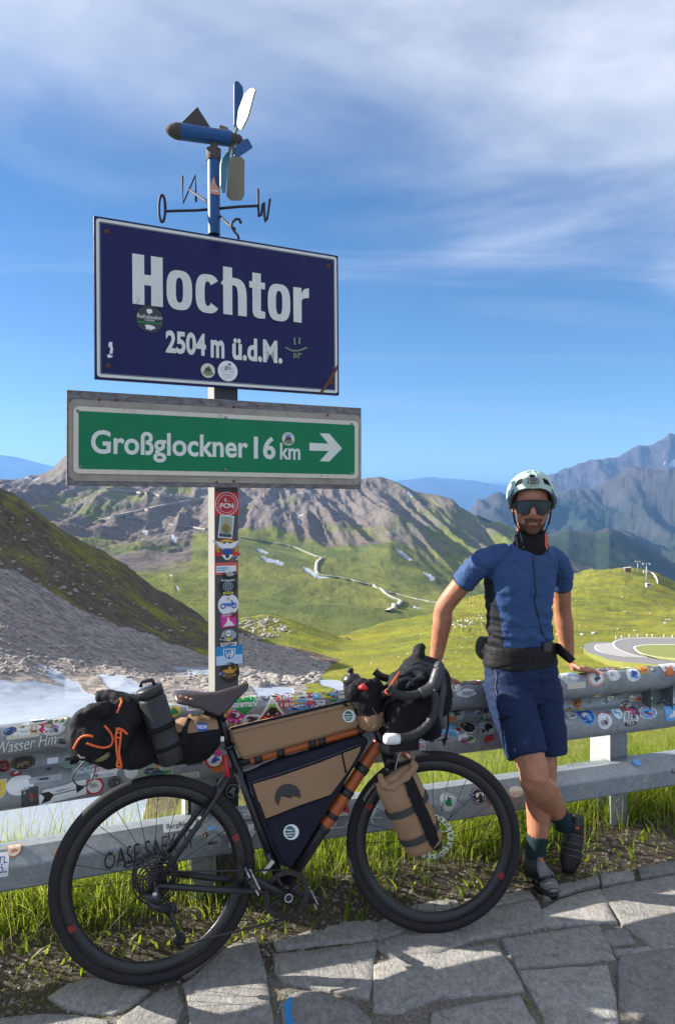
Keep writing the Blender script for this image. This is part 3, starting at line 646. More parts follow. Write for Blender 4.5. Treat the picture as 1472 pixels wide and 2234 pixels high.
# ================================================================ GRASS
def grass_mat():
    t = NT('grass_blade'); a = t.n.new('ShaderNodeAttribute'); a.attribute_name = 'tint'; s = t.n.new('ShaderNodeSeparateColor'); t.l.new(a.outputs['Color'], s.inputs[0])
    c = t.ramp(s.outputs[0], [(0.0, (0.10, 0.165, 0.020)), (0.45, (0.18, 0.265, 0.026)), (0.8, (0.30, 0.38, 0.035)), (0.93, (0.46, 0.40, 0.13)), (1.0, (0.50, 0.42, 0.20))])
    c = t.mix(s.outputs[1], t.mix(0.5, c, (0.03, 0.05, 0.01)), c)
    t.set(color=c, rough=0.5, spec=0.35); tr = t.n.new('ShaderNodeBsdfTranslucent'); t.l.new(t.mix(0.45, c, (0.50, 0.62, 0.03)), tr.inputs[0])
    m = t.n.new('ShaderNodeMixShader'); m.inputs[0].default_value = 0.6; t.l.new(t.b.outputs[0], m.inputs[1]); t.l.new(tr.outputs[0], m.inputs[2]); t.l.new(m.outputs[0], t.out.inputs[0]); return t.mat
M_GRASS = grass_mat()
def blades(name, x, y, z, h, w, lean, dry, seg=3):
    n = len(x); az = RNG.uniform(0, 2*np.pi, n); fa = az+np.pi/2+RNG.normal(0, .5, n); k = seg*2+1
    v = np.zeros((n, k, 3)); tint = np.zeros((n, k, 4)); tn = np.clip(RNG.normal(0.45, .22, n), 0, .88); tn = np.where(RNG.random(n) < dry, RNG.uniform(.9, 1, n), tn)
    for i in range(seg+1):
        t = i/seg; cx = x+np.cos(az)*lean*t**1.8; cy = y+np.sin(az)*lean*t**1.8; cz = z+h*t*(1-0.22*t*np.clip(lean/h, 0, 1.5))
        ww = w*(1-t)**0.7*0.5
        if i < seg:
            v[:, 2*i] = np.stack([cx-np.cos(fa)*ww, cy-np.sin(fa)*ww, cz], -1); v[:, 2*i+1] = np.stack([cx+np.cos(fa)*ww, cy+np.sin(fa)*ww, cz], -1)
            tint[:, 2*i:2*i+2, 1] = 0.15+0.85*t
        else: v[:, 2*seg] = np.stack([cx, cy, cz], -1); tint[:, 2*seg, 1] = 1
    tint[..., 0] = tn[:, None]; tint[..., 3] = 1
    b = (np.arange(n)*k)[:, None]; tri = []
    for i in range(seg-1): tri += [[2*i, 2*i+1, 2*i+3], [2*i, 2*i+3, 2*i+2]]
    tri.append([2*seg-2, 2*seg-1, 2*seg]); tri = np.array(tri)
    f = (b[:, :, None]+tri[None]).reshape(-1, 3)
    return mesh_np(name, v.reshape(-1, 3), f, M_GRASS, None, True, {'tint': tint.reshape(-1, 4)}, kind='stuff')
def scatter(n, t0, t1, x0=-3.2, x1=3.6):
    x = RNG.uniform(x0, x1, n); t = RNG.uniform(t0, t1, n)                 # t: distance in front of the rail (negative = behind)
    return x, RY0+RSL*x-t/0.944, t
# verge behind and under the rail: tall, clumped
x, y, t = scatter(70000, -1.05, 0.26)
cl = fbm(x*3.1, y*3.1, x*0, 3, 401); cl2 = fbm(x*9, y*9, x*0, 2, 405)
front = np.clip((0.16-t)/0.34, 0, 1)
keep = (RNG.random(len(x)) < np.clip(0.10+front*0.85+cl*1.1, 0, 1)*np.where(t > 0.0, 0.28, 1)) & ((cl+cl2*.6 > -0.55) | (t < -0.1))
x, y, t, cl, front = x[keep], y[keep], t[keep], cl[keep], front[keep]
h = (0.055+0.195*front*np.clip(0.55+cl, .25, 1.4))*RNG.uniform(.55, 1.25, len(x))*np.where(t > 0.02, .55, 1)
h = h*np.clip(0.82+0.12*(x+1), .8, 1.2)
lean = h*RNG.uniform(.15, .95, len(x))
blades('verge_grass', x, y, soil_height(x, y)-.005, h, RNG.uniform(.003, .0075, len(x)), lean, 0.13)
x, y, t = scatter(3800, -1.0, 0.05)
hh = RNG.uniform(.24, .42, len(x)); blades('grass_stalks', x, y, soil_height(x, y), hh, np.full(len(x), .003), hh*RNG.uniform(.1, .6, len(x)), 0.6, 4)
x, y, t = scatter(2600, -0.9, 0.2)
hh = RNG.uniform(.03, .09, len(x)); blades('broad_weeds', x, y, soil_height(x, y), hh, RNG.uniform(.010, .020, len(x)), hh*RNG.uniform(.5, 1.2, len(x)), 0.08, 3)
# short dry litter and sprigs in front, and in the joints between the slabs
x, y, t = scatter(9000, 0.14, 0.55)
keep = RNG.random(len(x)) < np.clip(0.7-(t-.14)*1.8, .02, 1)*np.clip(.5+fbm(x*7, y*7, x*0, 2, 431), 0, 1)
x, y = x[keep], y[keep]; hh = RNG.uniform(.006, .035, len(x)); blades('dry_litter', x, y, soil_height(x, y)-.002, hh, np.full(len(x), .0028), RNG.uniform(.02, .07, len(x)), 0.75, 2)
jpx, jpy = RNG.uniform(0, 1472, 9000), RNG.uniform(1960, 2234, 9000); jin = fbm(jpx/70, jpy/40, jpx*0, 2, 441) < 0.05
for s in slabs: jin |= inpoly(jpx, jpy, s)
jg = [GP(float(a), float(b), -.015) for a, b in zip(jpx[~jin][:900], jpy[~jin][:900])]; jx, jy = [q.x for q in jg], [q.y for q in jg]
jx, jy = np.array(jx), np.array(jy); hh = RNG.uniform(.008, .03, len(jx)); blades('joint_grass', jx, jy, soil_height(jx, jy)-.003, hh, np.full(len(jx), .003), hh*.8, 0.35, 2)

# ================================================================ GUARD RAIL
def galv():
    t = NT('galvanised_steel'); c = t.geo(); n1 = t.noise(c, 5, 5, 0.6); n2 = t.noise(c, 45, 5, 0.7); v = t.voro(c, 75, 'F1', 'Color'); s = t.n.new('ShaderNodeSeparateColor'); t.l.new(v, s.inputs[0])
    col = t.mix(t.mr(s.outputs[0], 0, 1, 0, 1, False), (0.24, 0.265, 0.275), (0.31, 0.335, 0.345)); col = t.mix(t.mr(n1, 0.42, 0.7, 0, .55), col, (0.18, 0.195, 0.20)); col = t.mix(t.mr(n2, 0.60, 0.74, 0, .4), col, (0.50, 0.52, 0.53))
    rz = t.noise(c, 12, 4, .7, 0, 'Fac', (1, 1, .12)); col = t.mix(t.mr(rz, 0.58, 0.75, 0, .45), col, (0.20, 0.20, 0.19))
    t.set(color=col, metal=0.35, rough=t.mr(n2, .2, .8, .45, .65)); t.bump(n2, .12, .003); return t.mat
M_GALV = galv()
M_BOLT = plain('bolt_zinc', (0.22, 0.23, 0.23), 0.5, 0.7)
M_SUNPANEL = plain('sunlit_panel', (0.30, 0.315, 0.32), 0.6, var=.2, scale=9)  # sunlit side of the rail posts, its brightness put into the colour
RO = Vector((0, RY0, 0))
def bulge(s): return .024*math.exp(-((s+.50)/.62)**2)                # the rail rides up a little between two posts
def RP(s, t, z): return RO+RU*s+RN*t+Vector((0, 0, z+bulge(s)*min(1, max(0, z/.5))))           # along, towards road, up
rail = empty('guard_rail', RP(0, 0, 0), 'galvanised steel guard rail covered in stickers and graffiti behind the bicycle', 'guard rail')
# W-beam section: (offset towards road, height); 0 = valley between the two waves is set back
WB = [(-.020, RTOP-.004), (-.012, RTOP-.001), (.000, RTOP), (.016, RTOP-.006), (.026, RTOP-.018), (.030, RTOP-.034), (.030, RTOP-.075), (.024, RTOP-.094), (.008, RTOP-.110), (-.030, RTOP-.124), (-.042, RTOP-.132), (-.045, RTOP-.155), (-.042, RTOP-.178), (-.030, RTOP-.186), (.008, RTOP-.200), (.024, RTOP-.216), (.030, RTOP-.235), (.030, RTOP-.276), (.026, RTOP-.292), (.016, RTOP-.304), (.0, RTOP-.310), (-.02, RTOP-.306)]
LB = [(-.075, .392), (-.055, .395), (-.010, .393), (.040, .352), (.046, .345), (.046, .272), (.040, .264), (.0, .262), (-.075, .262)]
def prof_t(z, prof):
    zs = [q[1] for q in prof]; best = -9
    for i in range(len(prof)-1):
        (t1, z1), (t2, z2) = prof[i], prof[i+1]
        if abs(z1-z2) < 1e-9: continue
        k = (z-z1)/(z2-z1)
        if -1e-6 <= k <= 1+1e-6: best = max(best, t1+(t2-t1)*k)
    return best if best > -9 else prof[0][0]
SE = [-4.5, 1.745, 6.5]                                       # beam ends: two lengths overlap beyond the man
for i in range(2):
    s0, s1 = SE[i]-(0.0 if i == 0 else .13), SE[i+1]; off = 0.0 if i == 1 else 0.005
    mb = MB(); ns = 40
    th = .004
    loop = [(a+off, b) for a, b in WB]+[(a+off-th, b) for a, b in WB[::-1]]
    mb.loft([[RP(s0+(s1-s0)*k/ns, a, b) for a, b in loop] for k in range(ns+1)])
    ob = mb.build('beam', M_GALV, rail)
mb = MB(); mb.loft([[RP(-4.5+11*k/40, a, b) for a, b in LB] for k in range(41)], 0, True, False); mb.build('lower_rail', M_GALV, rail)
mb = MB(); mb.loft([[RP(-4.5+11*k/4, a, b) for a, b in [(-.19, RTOP-.02), (-.165, RTOP-.02), (-.165, RTOP-.26), (-.19, RTOP-.26)]] for k in range(5)])
def post(s):
    c = RP(s, -.115, 0); M = Matrix.Translation(c) @ Matrix.Rotation(math.atan2(RU.y, RU.x), 4, 'Z')
    mb = MB(); hgt = RTOP-.03
    mb.box((0, -.0, hgt/2-.15), (.006, .10, hgt+.3), M); mb.box((0.0, -.048, hgt/2-.15), (.10, .006, hgt+.3), M); mb.box((0.0, .048, hgt/2-.15), (.10, .006, hgt+.3), M)
    return mb.build('post', M_GALV, rail)
for s in (-2.6, -0.55, 1.50, 3.55): post(s)
# side plate of the post in the open by the man, pale to put the sunlit look into its colour
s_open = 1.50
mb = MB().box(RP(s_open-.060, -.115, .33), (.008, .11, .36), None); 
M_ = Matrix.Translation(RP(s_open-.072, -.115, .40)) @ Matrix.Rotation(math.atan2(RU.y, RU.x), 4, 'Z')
MB().box((0, 0, 0), (.004, .150, .30), M_).build('side_plate', M_SUNPANEL, rail)
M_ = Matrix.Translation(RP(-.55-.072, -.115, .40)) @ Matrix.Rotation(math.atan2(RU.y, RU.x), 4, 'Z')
MB().box((0, 0, 0), (.004, .118, .30), M_).build('side_plate', M_SUNPANEL, rail)

def rail_hit(px, py, prof):
    """photo pixel -> (s along rail, z) on the rail surface"""
    t = 0.03; dirv = Vector(((px-CX)/F, 1, -(py-HZ)/F)); O = Vector((0, 0, H))
    for _ in range(12):
        k = ((RP(0, t, 0)-O).dot(RN))/dirv.dot(RN); q = O+dirv*k; z = min(max(q.z-bulge((q-RO).dot(RU))*min(1, max(0, q.z/.5)), prof[-2][1]), prof[1][1]); t = 0.5*t+0.5*prof_t(z, prof)
    return (q-RO).dot(RU), z
def bolt(px, py, r, prof=None):
    s, z = rail_hit(px, py, prof or WB); t = prof_t(z, prof or WB); MB().lathe(RP(s, t-.002, z), RN, [(0, r*1.0), (.004, r), (.009, r*.8), (.012, r*.4), (.0125, 0)], 14).build('bolt', M_BOLT, rail)
for a, b in ((1319, 1528), (1363, 1525), (1405, 1522)): bolt(a, b, .015)
for a, b in ((1284, 1531), (1438, 1518)): bolt(a, b, .006)
bolt(1424, 1463, .014); bolt(1467, 1682, .012, LB)
# ================================================================ LETTERING AND STICKERS
def txt2d(s, size=1.0, bold=0.0, space=1.0, shear=0.0, xs=1.0, align='CENTER'):
    """text as 2D triangles: (list of (x, y), faces), centred"""
    cu = bpy.data.curves.new('t', 'FONT'); cu.body = s; cu.size = size; cu.offset = bold; cu.space_character = space; cu.shear = shear; cu.align_x = align; cu.align_y = 'CENTER'; cu.resolution_u = 4
    o = bpy.data.objects.new('t', cu); COL.objects.link(o); dg = bpy.context.evaluated_depsgraph_get(); dg.update(); me = o.evaluated_get(dg).to_mesh()
    v = [(q.co.x*xs, q.co.y) for q in me.vertices]; f = [tuple(p.vertices) for p in me.polygons]
    o.evaluated_get(dg).to_mesh_clear(); bpy.data.objects.remove(o); bpy.data.curves.remove(cu); return v, f
def fit_text(s, w, h, bold=0.0, **k):
    """text scaled to an exact width and height, centred on the origin"""
    v, f = txt2d(s, 1.0, bold, **k)
    if not v: return [], []
    xs = [q[0] for q in v]; ys = [q[1] for q in v]; ax, ay = (min(xs)+max(xs))/2, (min(ys)+max(ys))/2; W_, H_ = max(xs)-min(xs), max(ys)-min(ys)
    sx = w/W_ if w else h/H_; sy = h/H_ if h else sx
    return [((x-ax)*sx, (y-ay)*sy) for x, y in v], f
def circ(r, n=28, cx=0, cy=0, ry=None, a0=0): ry = ry or r; return [(cx+r*math.cos(2*math.pi*i/n+a0), cy+ry*math.sin(2*math.pi*i/n+a0)) for i in range(n)]
def rect(w, h, cx=0, cy=0, r=0.0):
    if r <= 0: return [(cx-w/2, cy-h/2), (cx+w/2, cy-h/2), (cx+w/2, cy+h/2), (cx-w/2, cy+h/2)]
    o = []
    for (sx, sy, a) in ((1, -1, -90), (1, 1, 0), (-1, 1, 90), (-1, -1, 180)):
        for k in range(5): w_ = math.radians(a+22.5*k); o.append((cx+sx*(w/2-r)+r*math.cos(w_), cy+sy*(h/2-r)+r*math.sin(w_)))
    return o
def shield(w, h): return [(-w/2, h/2), (w/2, h/2), (w/2, 0), (w*.42, -h*.22), (w*.25, -h*.4), (0, -h/2), (-w*.25, -h*.4), (-w*.42, -h*.22), (-w/2, 0)]
def heart(w, h):
    o = []
    for i in range(32):
        t = 2*math.pi*i/32; o.append((16*math.sin(t)**3/32*w, (13*math.cos(t)-5*math.cos(2*t)-2*math.cos(3*t)-math.cos(4*t)+2.5)/29*h))
    return o[::-1]
def stroke(pts, w):
    """a flat 2D line of width w through the points -> polygons (quads)"""
    out = []
    for (x1, y1), (x2, y2) in zip(pts[:-1], pts[1:]):
        l = math.hypot(x2-x1, y2-y1) or 1e-6; nx, ny = -(y2-y1)/l*w/2, (x2-x1)/l*w/2; ex, ey = (x2-x1)/l*w*.3, (y2-y1)/l*w*.3
        out.append([(x1+nx-ex, y1+ny-ey), (x1-nx-ex, y1-ny-ey), (x2-nx+ex, y2-ny+ey), (x2+nx+ex, y2+ny+ey)])
    return out
INK = {}
def ink(c):
    key = tuple(round(q, 3) for q in c)
    if key not in INK: INK[key] = plain('print_%02d' % len(INK), c, 0.45, 0, 0.10, 45)
    return INK[key]
WHT, BLK, RED, BLU, GRN, YEL, ORG, GRY, SKY, PNK, BRN, CRM, DRK = (.72, .74, .72), (.012, .012, .014), (.50, .02, .02), (.02, .06, .30), (.01, .22, .05), (.65, .48, .04), (.62, .17, .02), (.34, .36, .36), (.12, .36, .66), (.62, .03, .28), (.16, .09, .04), (.62, .58, .46), (.05, .05, .06)
def subdivide2d(poly, step):
    """2D polygon -> triangles fine enough to follow a curved surface"""
    bm = bmesh.new(); vs = [bm.verts.new((x, y, 0)) for x, y in poly]
    try: f = bm.faces.new(vs)
    except ValueError: bm.free(); return [], []
    bmesh.ops.triangulate(bm, faces=bm.faces[:])
    for _ in range(5):
        e = [q for q in bm.edges if q.calc_length() > step]
        if not e: break
        bmesh.ops.subdivide_edges(bm, edges=e, cuts=1); bmesh.ops.triangulate(bm, faces=[q for q in bm.faces if len(q.verts) > 3])
    bm.verts.index_update(); r = [(v.co.x, v.co.y) for v in bm.verts], [[v.index for v in q.verts] for q in bm.faces]; bm.free(); return r
def decal(name, layers, place, parent, step=0.02, lift0=0.0012, dl=0.0005, rot=0.0, **tags):
    """layers: (colour, polygon) or (colour, (verts, faces)); place(u, v, lift) -> world; one mesh with one slot per colour"""
    mb = MB(); mats = []; ca, sa = math.cos(rot), math.sin(rot)
    for li, (c, sh) in enumerate(layers):
        m = c if not isinstance(c, tuple) else ink(c)
        if m not in mats: mats.append(m)
        v, f = sh if isinstance(sh, tuple) else subdivide2d(sh, step)
        if not v: continue
        mb.add([place(x*ca-y*sa, x*sa+y*ca, lift0+dl*li) for x, y in v], f, mats.index(m), False)
    return mb.build(name, mats, parent, fixn=False, **tags)
def on_rail(px, py, prof):
    s0, z0 = rail_hit(px, py, prof)
    # arc length along the section so that a sticker wraps round the wave
    A = [0.0]
    for i in range(1, len(prof)): A.append(A[-1]+math.hypot(prof[i][0]-prof[i-1][0], prof[i][1]-prof[i-1][1]))
    hit_i = min(range(len(prof)-1), key=lambda i: 0 if min(prof[i][1], prof[i+1][1])-1e-6 <= z0 <= max(prof[i][1], prof[i+1][1])+1e-6 and i < len(prof)-1 else 1+abs(prof[i][1]-z0))
    (t1, z1), (t2, z2) = prof[hit_i], prof[hit_i+1]; k = (z0-z1)/(z2-z1) if abs(z2-z1) > 1e-9 else 0; a0 = A[hit_i]+(A[hit_i+1]-A[hit_i])*min(max(k, 0), 1)
    def place(u, v, lift):
        a = min(max(a0-v, 0.0), A[-1]); i = max(0, min(len(prof)-2, int(np.searchsorted(A, a)-1))); k = (a-A[i])/(A[i+1]-A[i]); t = prof[i][0]+(prof[i+1][0]-prof[i][0])*k; z = prof[i][1]+(prof[i+1][1]-prof[i][1])*k
        dt, dz = prof[i+1][0]-prof[i][0], prof[i+1][1]-prof[i][1]; l = math.hypot(dt, dz); nt, nz = -dz/l, dt/l
        return RP(s0+u, t+nt*(lift+.005), z+nz*(lift+.005))
    return place
def pxm(px, py, prof=None):     # metres per photo pixel at the rail
    return rail_d(px)/F
def blob(w, h, seed, n=22, j=.16):
    r = random.Random(seed); return [(math.cos(2*math.pi*i/n)*w/2*(1+r.uniform(-j, j)), math.sin(2*math.pi*i/n)*h/2*(1+r.uniform(-j, j))) for i in range(n)]
def art(w, h, cols, seed, k=5):
    """a small busy emblem: a few irregular patches"""
    r = random.Random(seed); o = []
    for i in range(k):
        bw, bh = w*r.uniform(.16, .5), h*r.uniform(.14, .42); cx, cy = r.uniform(-.24, .24)*w, r.uniform(-.24, .24)*h
        o.append((r.choice(cols), [(cx+x, cy+y) for x, y in blob(bw, bh, r.random(), 12, .35)]))
    return o
def T(col, s, w, h, cy=0, cx=0, bold=0.012, **k):
    v, f = fit_text(s, w, h, bold, **k); return (col, ([(x+cx, y+cy) for x, y in v], f))
def stick(px, py, wpx, hpx, kind, cols, text=None, rot=0.0, prof=None, label=None, seed=0, name='sticker'):
    prof = prof or WB; m = rail_d(px)/F; cosy = .94; w = wpx*m/cosy; h = hpx*m; pl = on_rail(px, py, prof); L = []
    c0 = cols[0]; c1 = cols[1] if len(cols) > 1 else BLK; c2 = cols[2] if len(cols) > 2 else c1
    if kind == 'oval':
        L = [(c0, circ(w/2, 28, ry=h/2)), (c1, circ(w*.44, 28, ry=h*.44)), (c0 if len(cols) < 3 else c2, circ(w*.41, 28, ry=h*.41))]
        if not text: L += art(w*.8, h*.8, [c1, c2, DRK], seed)
    elif kind == 'disc': L = [(c0, circ(w/2, 28, ry=h/2))]+(art(w*.85, h*.85, list(cols[1:]), seed, 6) if len(cols) > 1 and not text else [])
    elif kind == 'ring': L = [(c0, circ(w/2, 28, ry=h/2)), (c1, circ(w*.38, 28, ry=h*.38))]+(art(w*.6, h*.6, [c2], seed, 6) if not text else [])
    elif kind == 'rect': L = [(c0, rect(w, h, r=min(w, h)*.12))]+(art(w*.8, h*.8, list(cols[1:]), seed, 4) if len(cols) > 1 and not text else [])
    elif kind == 'frame': L = [(c0, rect(w, h, r=min(w, h)*.1)), (c1, rect(w-.14*min(w, h), h-.14*min(w, h)))]
    elif kind == 'shield': L = [(c0, shield(w, h)), (c1, shield(w*.86, h*.86))]+art(w*.7, h*.7, [c2, c0], seed, 5)
    elif kind == 'blob': L = [(c0, blob(w, h, seed))]+(art(w*.8, h*.8, list(cols[1:]), seed, 7) if len(cols) > 1 else [])
    elif kind == 'none': L = []
    if text:
        tx = text if isinstance(text, list) else [text]; n = len(tx); col = cols[-1]
        for i, s in enumerate(tx): L.append(T(col, s, w*.78, h*.62/n, cy=h*.66*((n-1)/2-i)/n))
    o = decal(name, L, pl, rail, rot=rot)
    if label: o['label'] = label
    return o
# ================================================================ SIGNPOST
class Plane:
    def __init__(s, o, ux, uz): s.o = Vector(o); s.ux = Vector(ux).normalized(); s.uz = (Vector(uz)-s.ux*Vector(uz).dot(s.ux)).normalized(); s.n = s.ux.cross(s.uz).normalized()
    def hit(s, px, py, off=0.0):
        dv = Vector(((px-CX)/F, 1, -(py-HZ)/F)); O = Vector((0, 0, H)); k = (s.o+s.n*off-O).dot(s.n)/dv.dot(s.n); q = O+dv*k-s.o; return q.dot(s.ux), q.dot(s.uz)
    def pt(s, u, v, w=0.0): return s.o+s.ux*u+s.uz*v+s.n*w
    def poly(s, pts): return [s.hit(a, b) for a, b in pts]
    def M(s): return Matrix(((s.ux.x, -s.n.x, s.uz.x, s.o.x), (s.ux.y, -s.n.y, s.uz.y, s.o.y), (s.ux.z, -s.n.z, s.uz.z, s.o.z), (0, 0, 0, 1)))
def quad_plane(tl, bl, tr, br, dl, dr):
    a, b, c, d = P(*tl, dl), P(*bl, dl), P(*tr, dr), P(*br, dr); o = (a+b+c+d)/4
    pl = Plane(o, (c+d)-(a+b), (a+c)-(b+d)); return pl, ((c+d)-(a+b)).length/2, ((a+c)-(b+d)).length/2
S1, SW, SH = quad_plane((202, 470), (209, 827), (738.5, 558), (738, 863), 2.81, 3.29)
S2, BW, BH = quad_plane((144, 850), (148, 1059), (788, 890), (788, 1067), 2.80, 3.31)
if S1.n.y > 0: raise SystemExit('normal')
def wood_mat():
    t = NT('weathered_board'); c = t.coord(); n = t.noise(c, 12, 6, .65, .3, 'Fac', (0.6, 6, 6)); n2 = t.noise(c, 90, 4, .7, 0, 'Fac', (.3, 3, 3)); n3 = t.noise(c, 5, 4, .6)
    col = t.mix(t.mr(n, .3, .7), (.10, .095, .10), (.23, .22, .22)); col = t.mix(t.mr(n2, .55, .75, 0, .6), col, (.30, .28, .26)); col = t.mix(t.mr(n3, .5, .75, 0, .5), col, (.12, .10, .08)); t.set(color=col, rough=.85, spec=.2); t.bump(t.math('ADD', n, n2), .5, .004); return t.mat
M_BOARD = wood_mat()
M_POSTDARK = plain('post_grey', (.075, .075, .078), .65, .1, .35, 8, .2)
def enamel(name, col, dirt):
    t = NT(name); c = t.geo(); n = t.noise(c, 4, 5, .6); n2 = t.noise(c, 60, 5, .7); n3 = t.noise(c, 22, 4, .7)
    cc = t.mix(t.mr(n, .4, .75, 0, .25), col, tuple(q*1.35+.004 for q in col)); cc = t.mix(t.mr(n2, .70, .76, 0, .7), cc, dirt); cc = t.mix(t.mr(n3, .66, .78, 0, .25), cc, tuple(q*.5 for q in col)); st = t.noise(c, 7, 6, .7, 0, 'Fac', (3, 3, .25)); cc = t.mix(t.mr(st, .52, .78, 0, .35), cc, dirt); sc_ = t.noise(c, 38, 3, .5, 2.5, 'Fac', (1, 1, .3)); cc = t.mix(t.mr(sc_, .685, .70, 0, .5), cc, dirt); t.set(color=cc, rough=t.mr(n2, .3, .7, .26, .42), spec=.3); t.bump(n, .05, .004); return t.mat
M_NAVY = enamel('navy_enamel', (.0030, .0034, .066), (.03, .03, .08)); M_GREEN = enamel('green_sign_sheet', (.0, .165, .062), (.04, .12, .07)); M_SWHITE = enamel('sign_white', (.64, .66, .60), (.35, .33, .28)); M_CREAM = enamel('cream_edge', (.60, .55, .46), (.25, .2, .15))
M_RUST = plain('rust', (.12, .05, .025), .9, 0, .4, 60)
POSTP = Plane(P(496, 1290, 3.10), (math.cos(math.radians(26)), math.sin(math.radians(26)), 0), (-.018, 0, 1))
post_t = empty('signpost', POSTP.pt(0, -1.29, -.05), 'tall signpost with blue pass sign above green direction sign, pole covered in stickers', 'signpost')
# post: from the ground to the top sign
MP = POSTP.M()
pw = .098
vtop = POSTP.hit(490, 520)[1]; vbot = -1.55
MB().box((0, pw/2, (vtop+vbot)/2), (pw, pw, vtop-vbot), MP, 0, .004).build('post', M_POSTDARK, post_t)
mb = MB().box((-pw/2-.0035, pw/2, (vtop+vbot)/2), (.004, pw*.94, vtop-vbot-.02), MP); mb.build('sunlit_side', plain('post_sunlit_tone', (.21, .20, .18), .6, 0, .15, 6, .1), post_t)  # pale plate on the sun side: the sunlight is put into its colour
# --- blue sign
bd = MB(); M1 = S1.M(); bd.box((0, .0075, 0), (SW, .020, SH), M1, 0, .004); ps = bd.build('place_sign', M_NAVY, post_t, label='dark blue enamel sign reading Hochtor 2504 m ü.d.M.')
def border(pl, w, h, inset, t, lift, mat, name, parent):
    o = [(x, y) for x, y in rect(w-2*inset, h-2*inset, r=.012)]; i = [(x, y) for x, y in rect(w-2*inset-2*t, h-2*inset-2*t, r=.008)]; n = len(o)
    mb = MB(); mb.add([pl.pt(x, y, lift) for x, y in o]+[pl.pt(x, y, lift) for x, y in i], [(k, (k+1) % n, n+(k+1) % n, n+k) for k in range(n)], 0, False); return mb.build(name, mat, parent, fixn=False)
border(S1, SW, SH, .009, .011, .0035, M_SWHITE, 'border', ps)
border(S1, SW, SH, .022, .0025, .0032, plain('border_grey', (.2, .2, .24), .4), 'border_line', ps)
def ring_quads(w, h, sx, sy, a0, a1, cx, cy, n=20, e=2.8):
    """superellipse ring of outer size w x h, stem sx (sides) and sy (top, bottom)"""
    def pt(W_, H_, a):
        c, s = math.cos(a), math.sin(a); return (math.copysign(abs(c)**(2/e), c)*W_/2, math.copysign(abs(s)**(2/e), s)*H_/2)
    v, f = [], []
    for i in range(n+1):
        a = a0+(a1-a0)*i/n; x, y = pt(w, h, a); xi, yi = pt(w-2*sx, h-2*sy, a); v += [(cx+x, cy+y), (cx+xi, cy+yi)]
        if i: k = 2*i; f.append((k-2, k, k+1, k-1))
    return v, f
def heavy_word(word):
    s, xh = .235, .77; x = 0; V, Fc = [], []
    def add(vf): b = len(V); V.extend([(q[0], q[1], len(Fc)*.00004) for q in vf[0]]); Fc.extend([tuple(b+i for i in q) for q in vf[1]])
    def R_(x0, y0, x1, y1): add(([(x0, y0), (x1, y0), (x1, y1), (x0, y1)], [(0, 1, 2, 3)]))
    for ch in word:
        if ch == 'H': R_(x, 0, x+s, 1); R_(x+.37, 0, x+.37+s, 1); R_(x+s, .40, x+.37, .61); x += .605+.075
        elif ch == 'o': add(ring_quads(.53, xh+.04, .19, .15, 0, 2*math.pi, x+.265, xh/2, 32)); x += .53+.07
        elif ch == 'c':
            add(ring_quads(.52, xh+.04, .19, .15, math.radians(38), math.radians(322), x+.26, xh/2, 30)); x += .52+.07
        elif ch == 'h':
            R_(x, 0, x+.2, 1); add(ring_quads(.60, .80, .195, .16, 0, math.radians(150), x+.22, xh+.02-.40, 16)); R_(x+.325, 0, x+.52, xh-.36); x += .52+.06
        elif ch == 't':
            R_(x+.07, .12, x+.265, .96); R_(x, .63, x+.36, .77); add(([(x+.07, .12), (x+.265, .16), (x+.36, .14), (x+.36, 0), (x+.2, -.01), (x+.10, .03)], [(0, 1, 2, 3, 4, 5)])); x += .36+.06
        elif ch == 'r':
            R_(x, 0, x+.2, xh); add(([(x+.2, xh-.12), (x+.26, xh-.02), (x+.38, xh+.02), (x+.38, xh-.2), (x+.26, xh-.22), (x+.2, xh-.28)], [(0, 5, 4, 1), (1, 4, 3, 2)])); x += .40
    xs = [q[0] for q in V]; return [(q[0]-min(xs), q[1], q[2]) for q in V], Fc, max(xs)-min(xs)
def lay(pl, vf, lift, mat, name, parent):
    mb = MB(); mb.add([pl.pt(x, y, lift) for x, y in vf[0]], vf[1], 0, False); return mb.build(name, mat, parent, fixn=False)
v, f, wd = heavy_word('Hochtor')
u0, vb = S1.hit(289, 663); _, vt = S1.hit(286, 553); u1, _ = S1.hit(672, 660)
k = (u1-u0)/wd; MB().add([S1.pt(u0+a*k, vb+b*(vt-vb), .0045+c) for a, b, c in v], f, 0, False).build('lettering', M_SWHITE, ps, fixn=False)
def text_box(pl, s, x0, x1, y0, y1, mat, name, parent, bold=.02, lift=.0045, **kw):
    """text fitted between two photo x and (top, bottom) photo y at its left end"""
    ua, vt = pl.hit(x0, y0); _, vb = pl.hit(x0, y1); ub, _ = pl.hit(x1, y1); t, f = fit_text(s, ub-ua, vt-vb, bold, **kw)
    return lay(pl, ([((ua+ub)/2+a, (vt+vb)/2+b) for a, b in t], f), lift, mat, name, parent)
text_box(S1, '2504', 361, 449, 720, 770, M_SWHITE, 'lettering', ps, .036); text_box(S1, 'm', 459, 489, 741, 780, M_SWHITE, 'lettering', ps, .036); text_box(S1, 'ü.d.M.', 506, 615, 734, 785, M_SWHITE, 'lettering', ps, .036)
for a, b in ((233, 506), (715, 582), (237, 798), (722, 835)):
    u, v_ = S1.hit(a, b); MB().lathe(S1.pt(u, v_, .002), S1.n, [(0, .010), (.004, .009), (.005, 0)], 10).build('screw', M_RUST, ps)
pc = S1.poly([(735, 795), (738, 800), (720, 835), (698, 863), (694, 860), (712, 832)]); decal('rust_streak', [(M_RUST, pc)], lambda u, v, l: S1.pt(u, v, l+.003), ps)
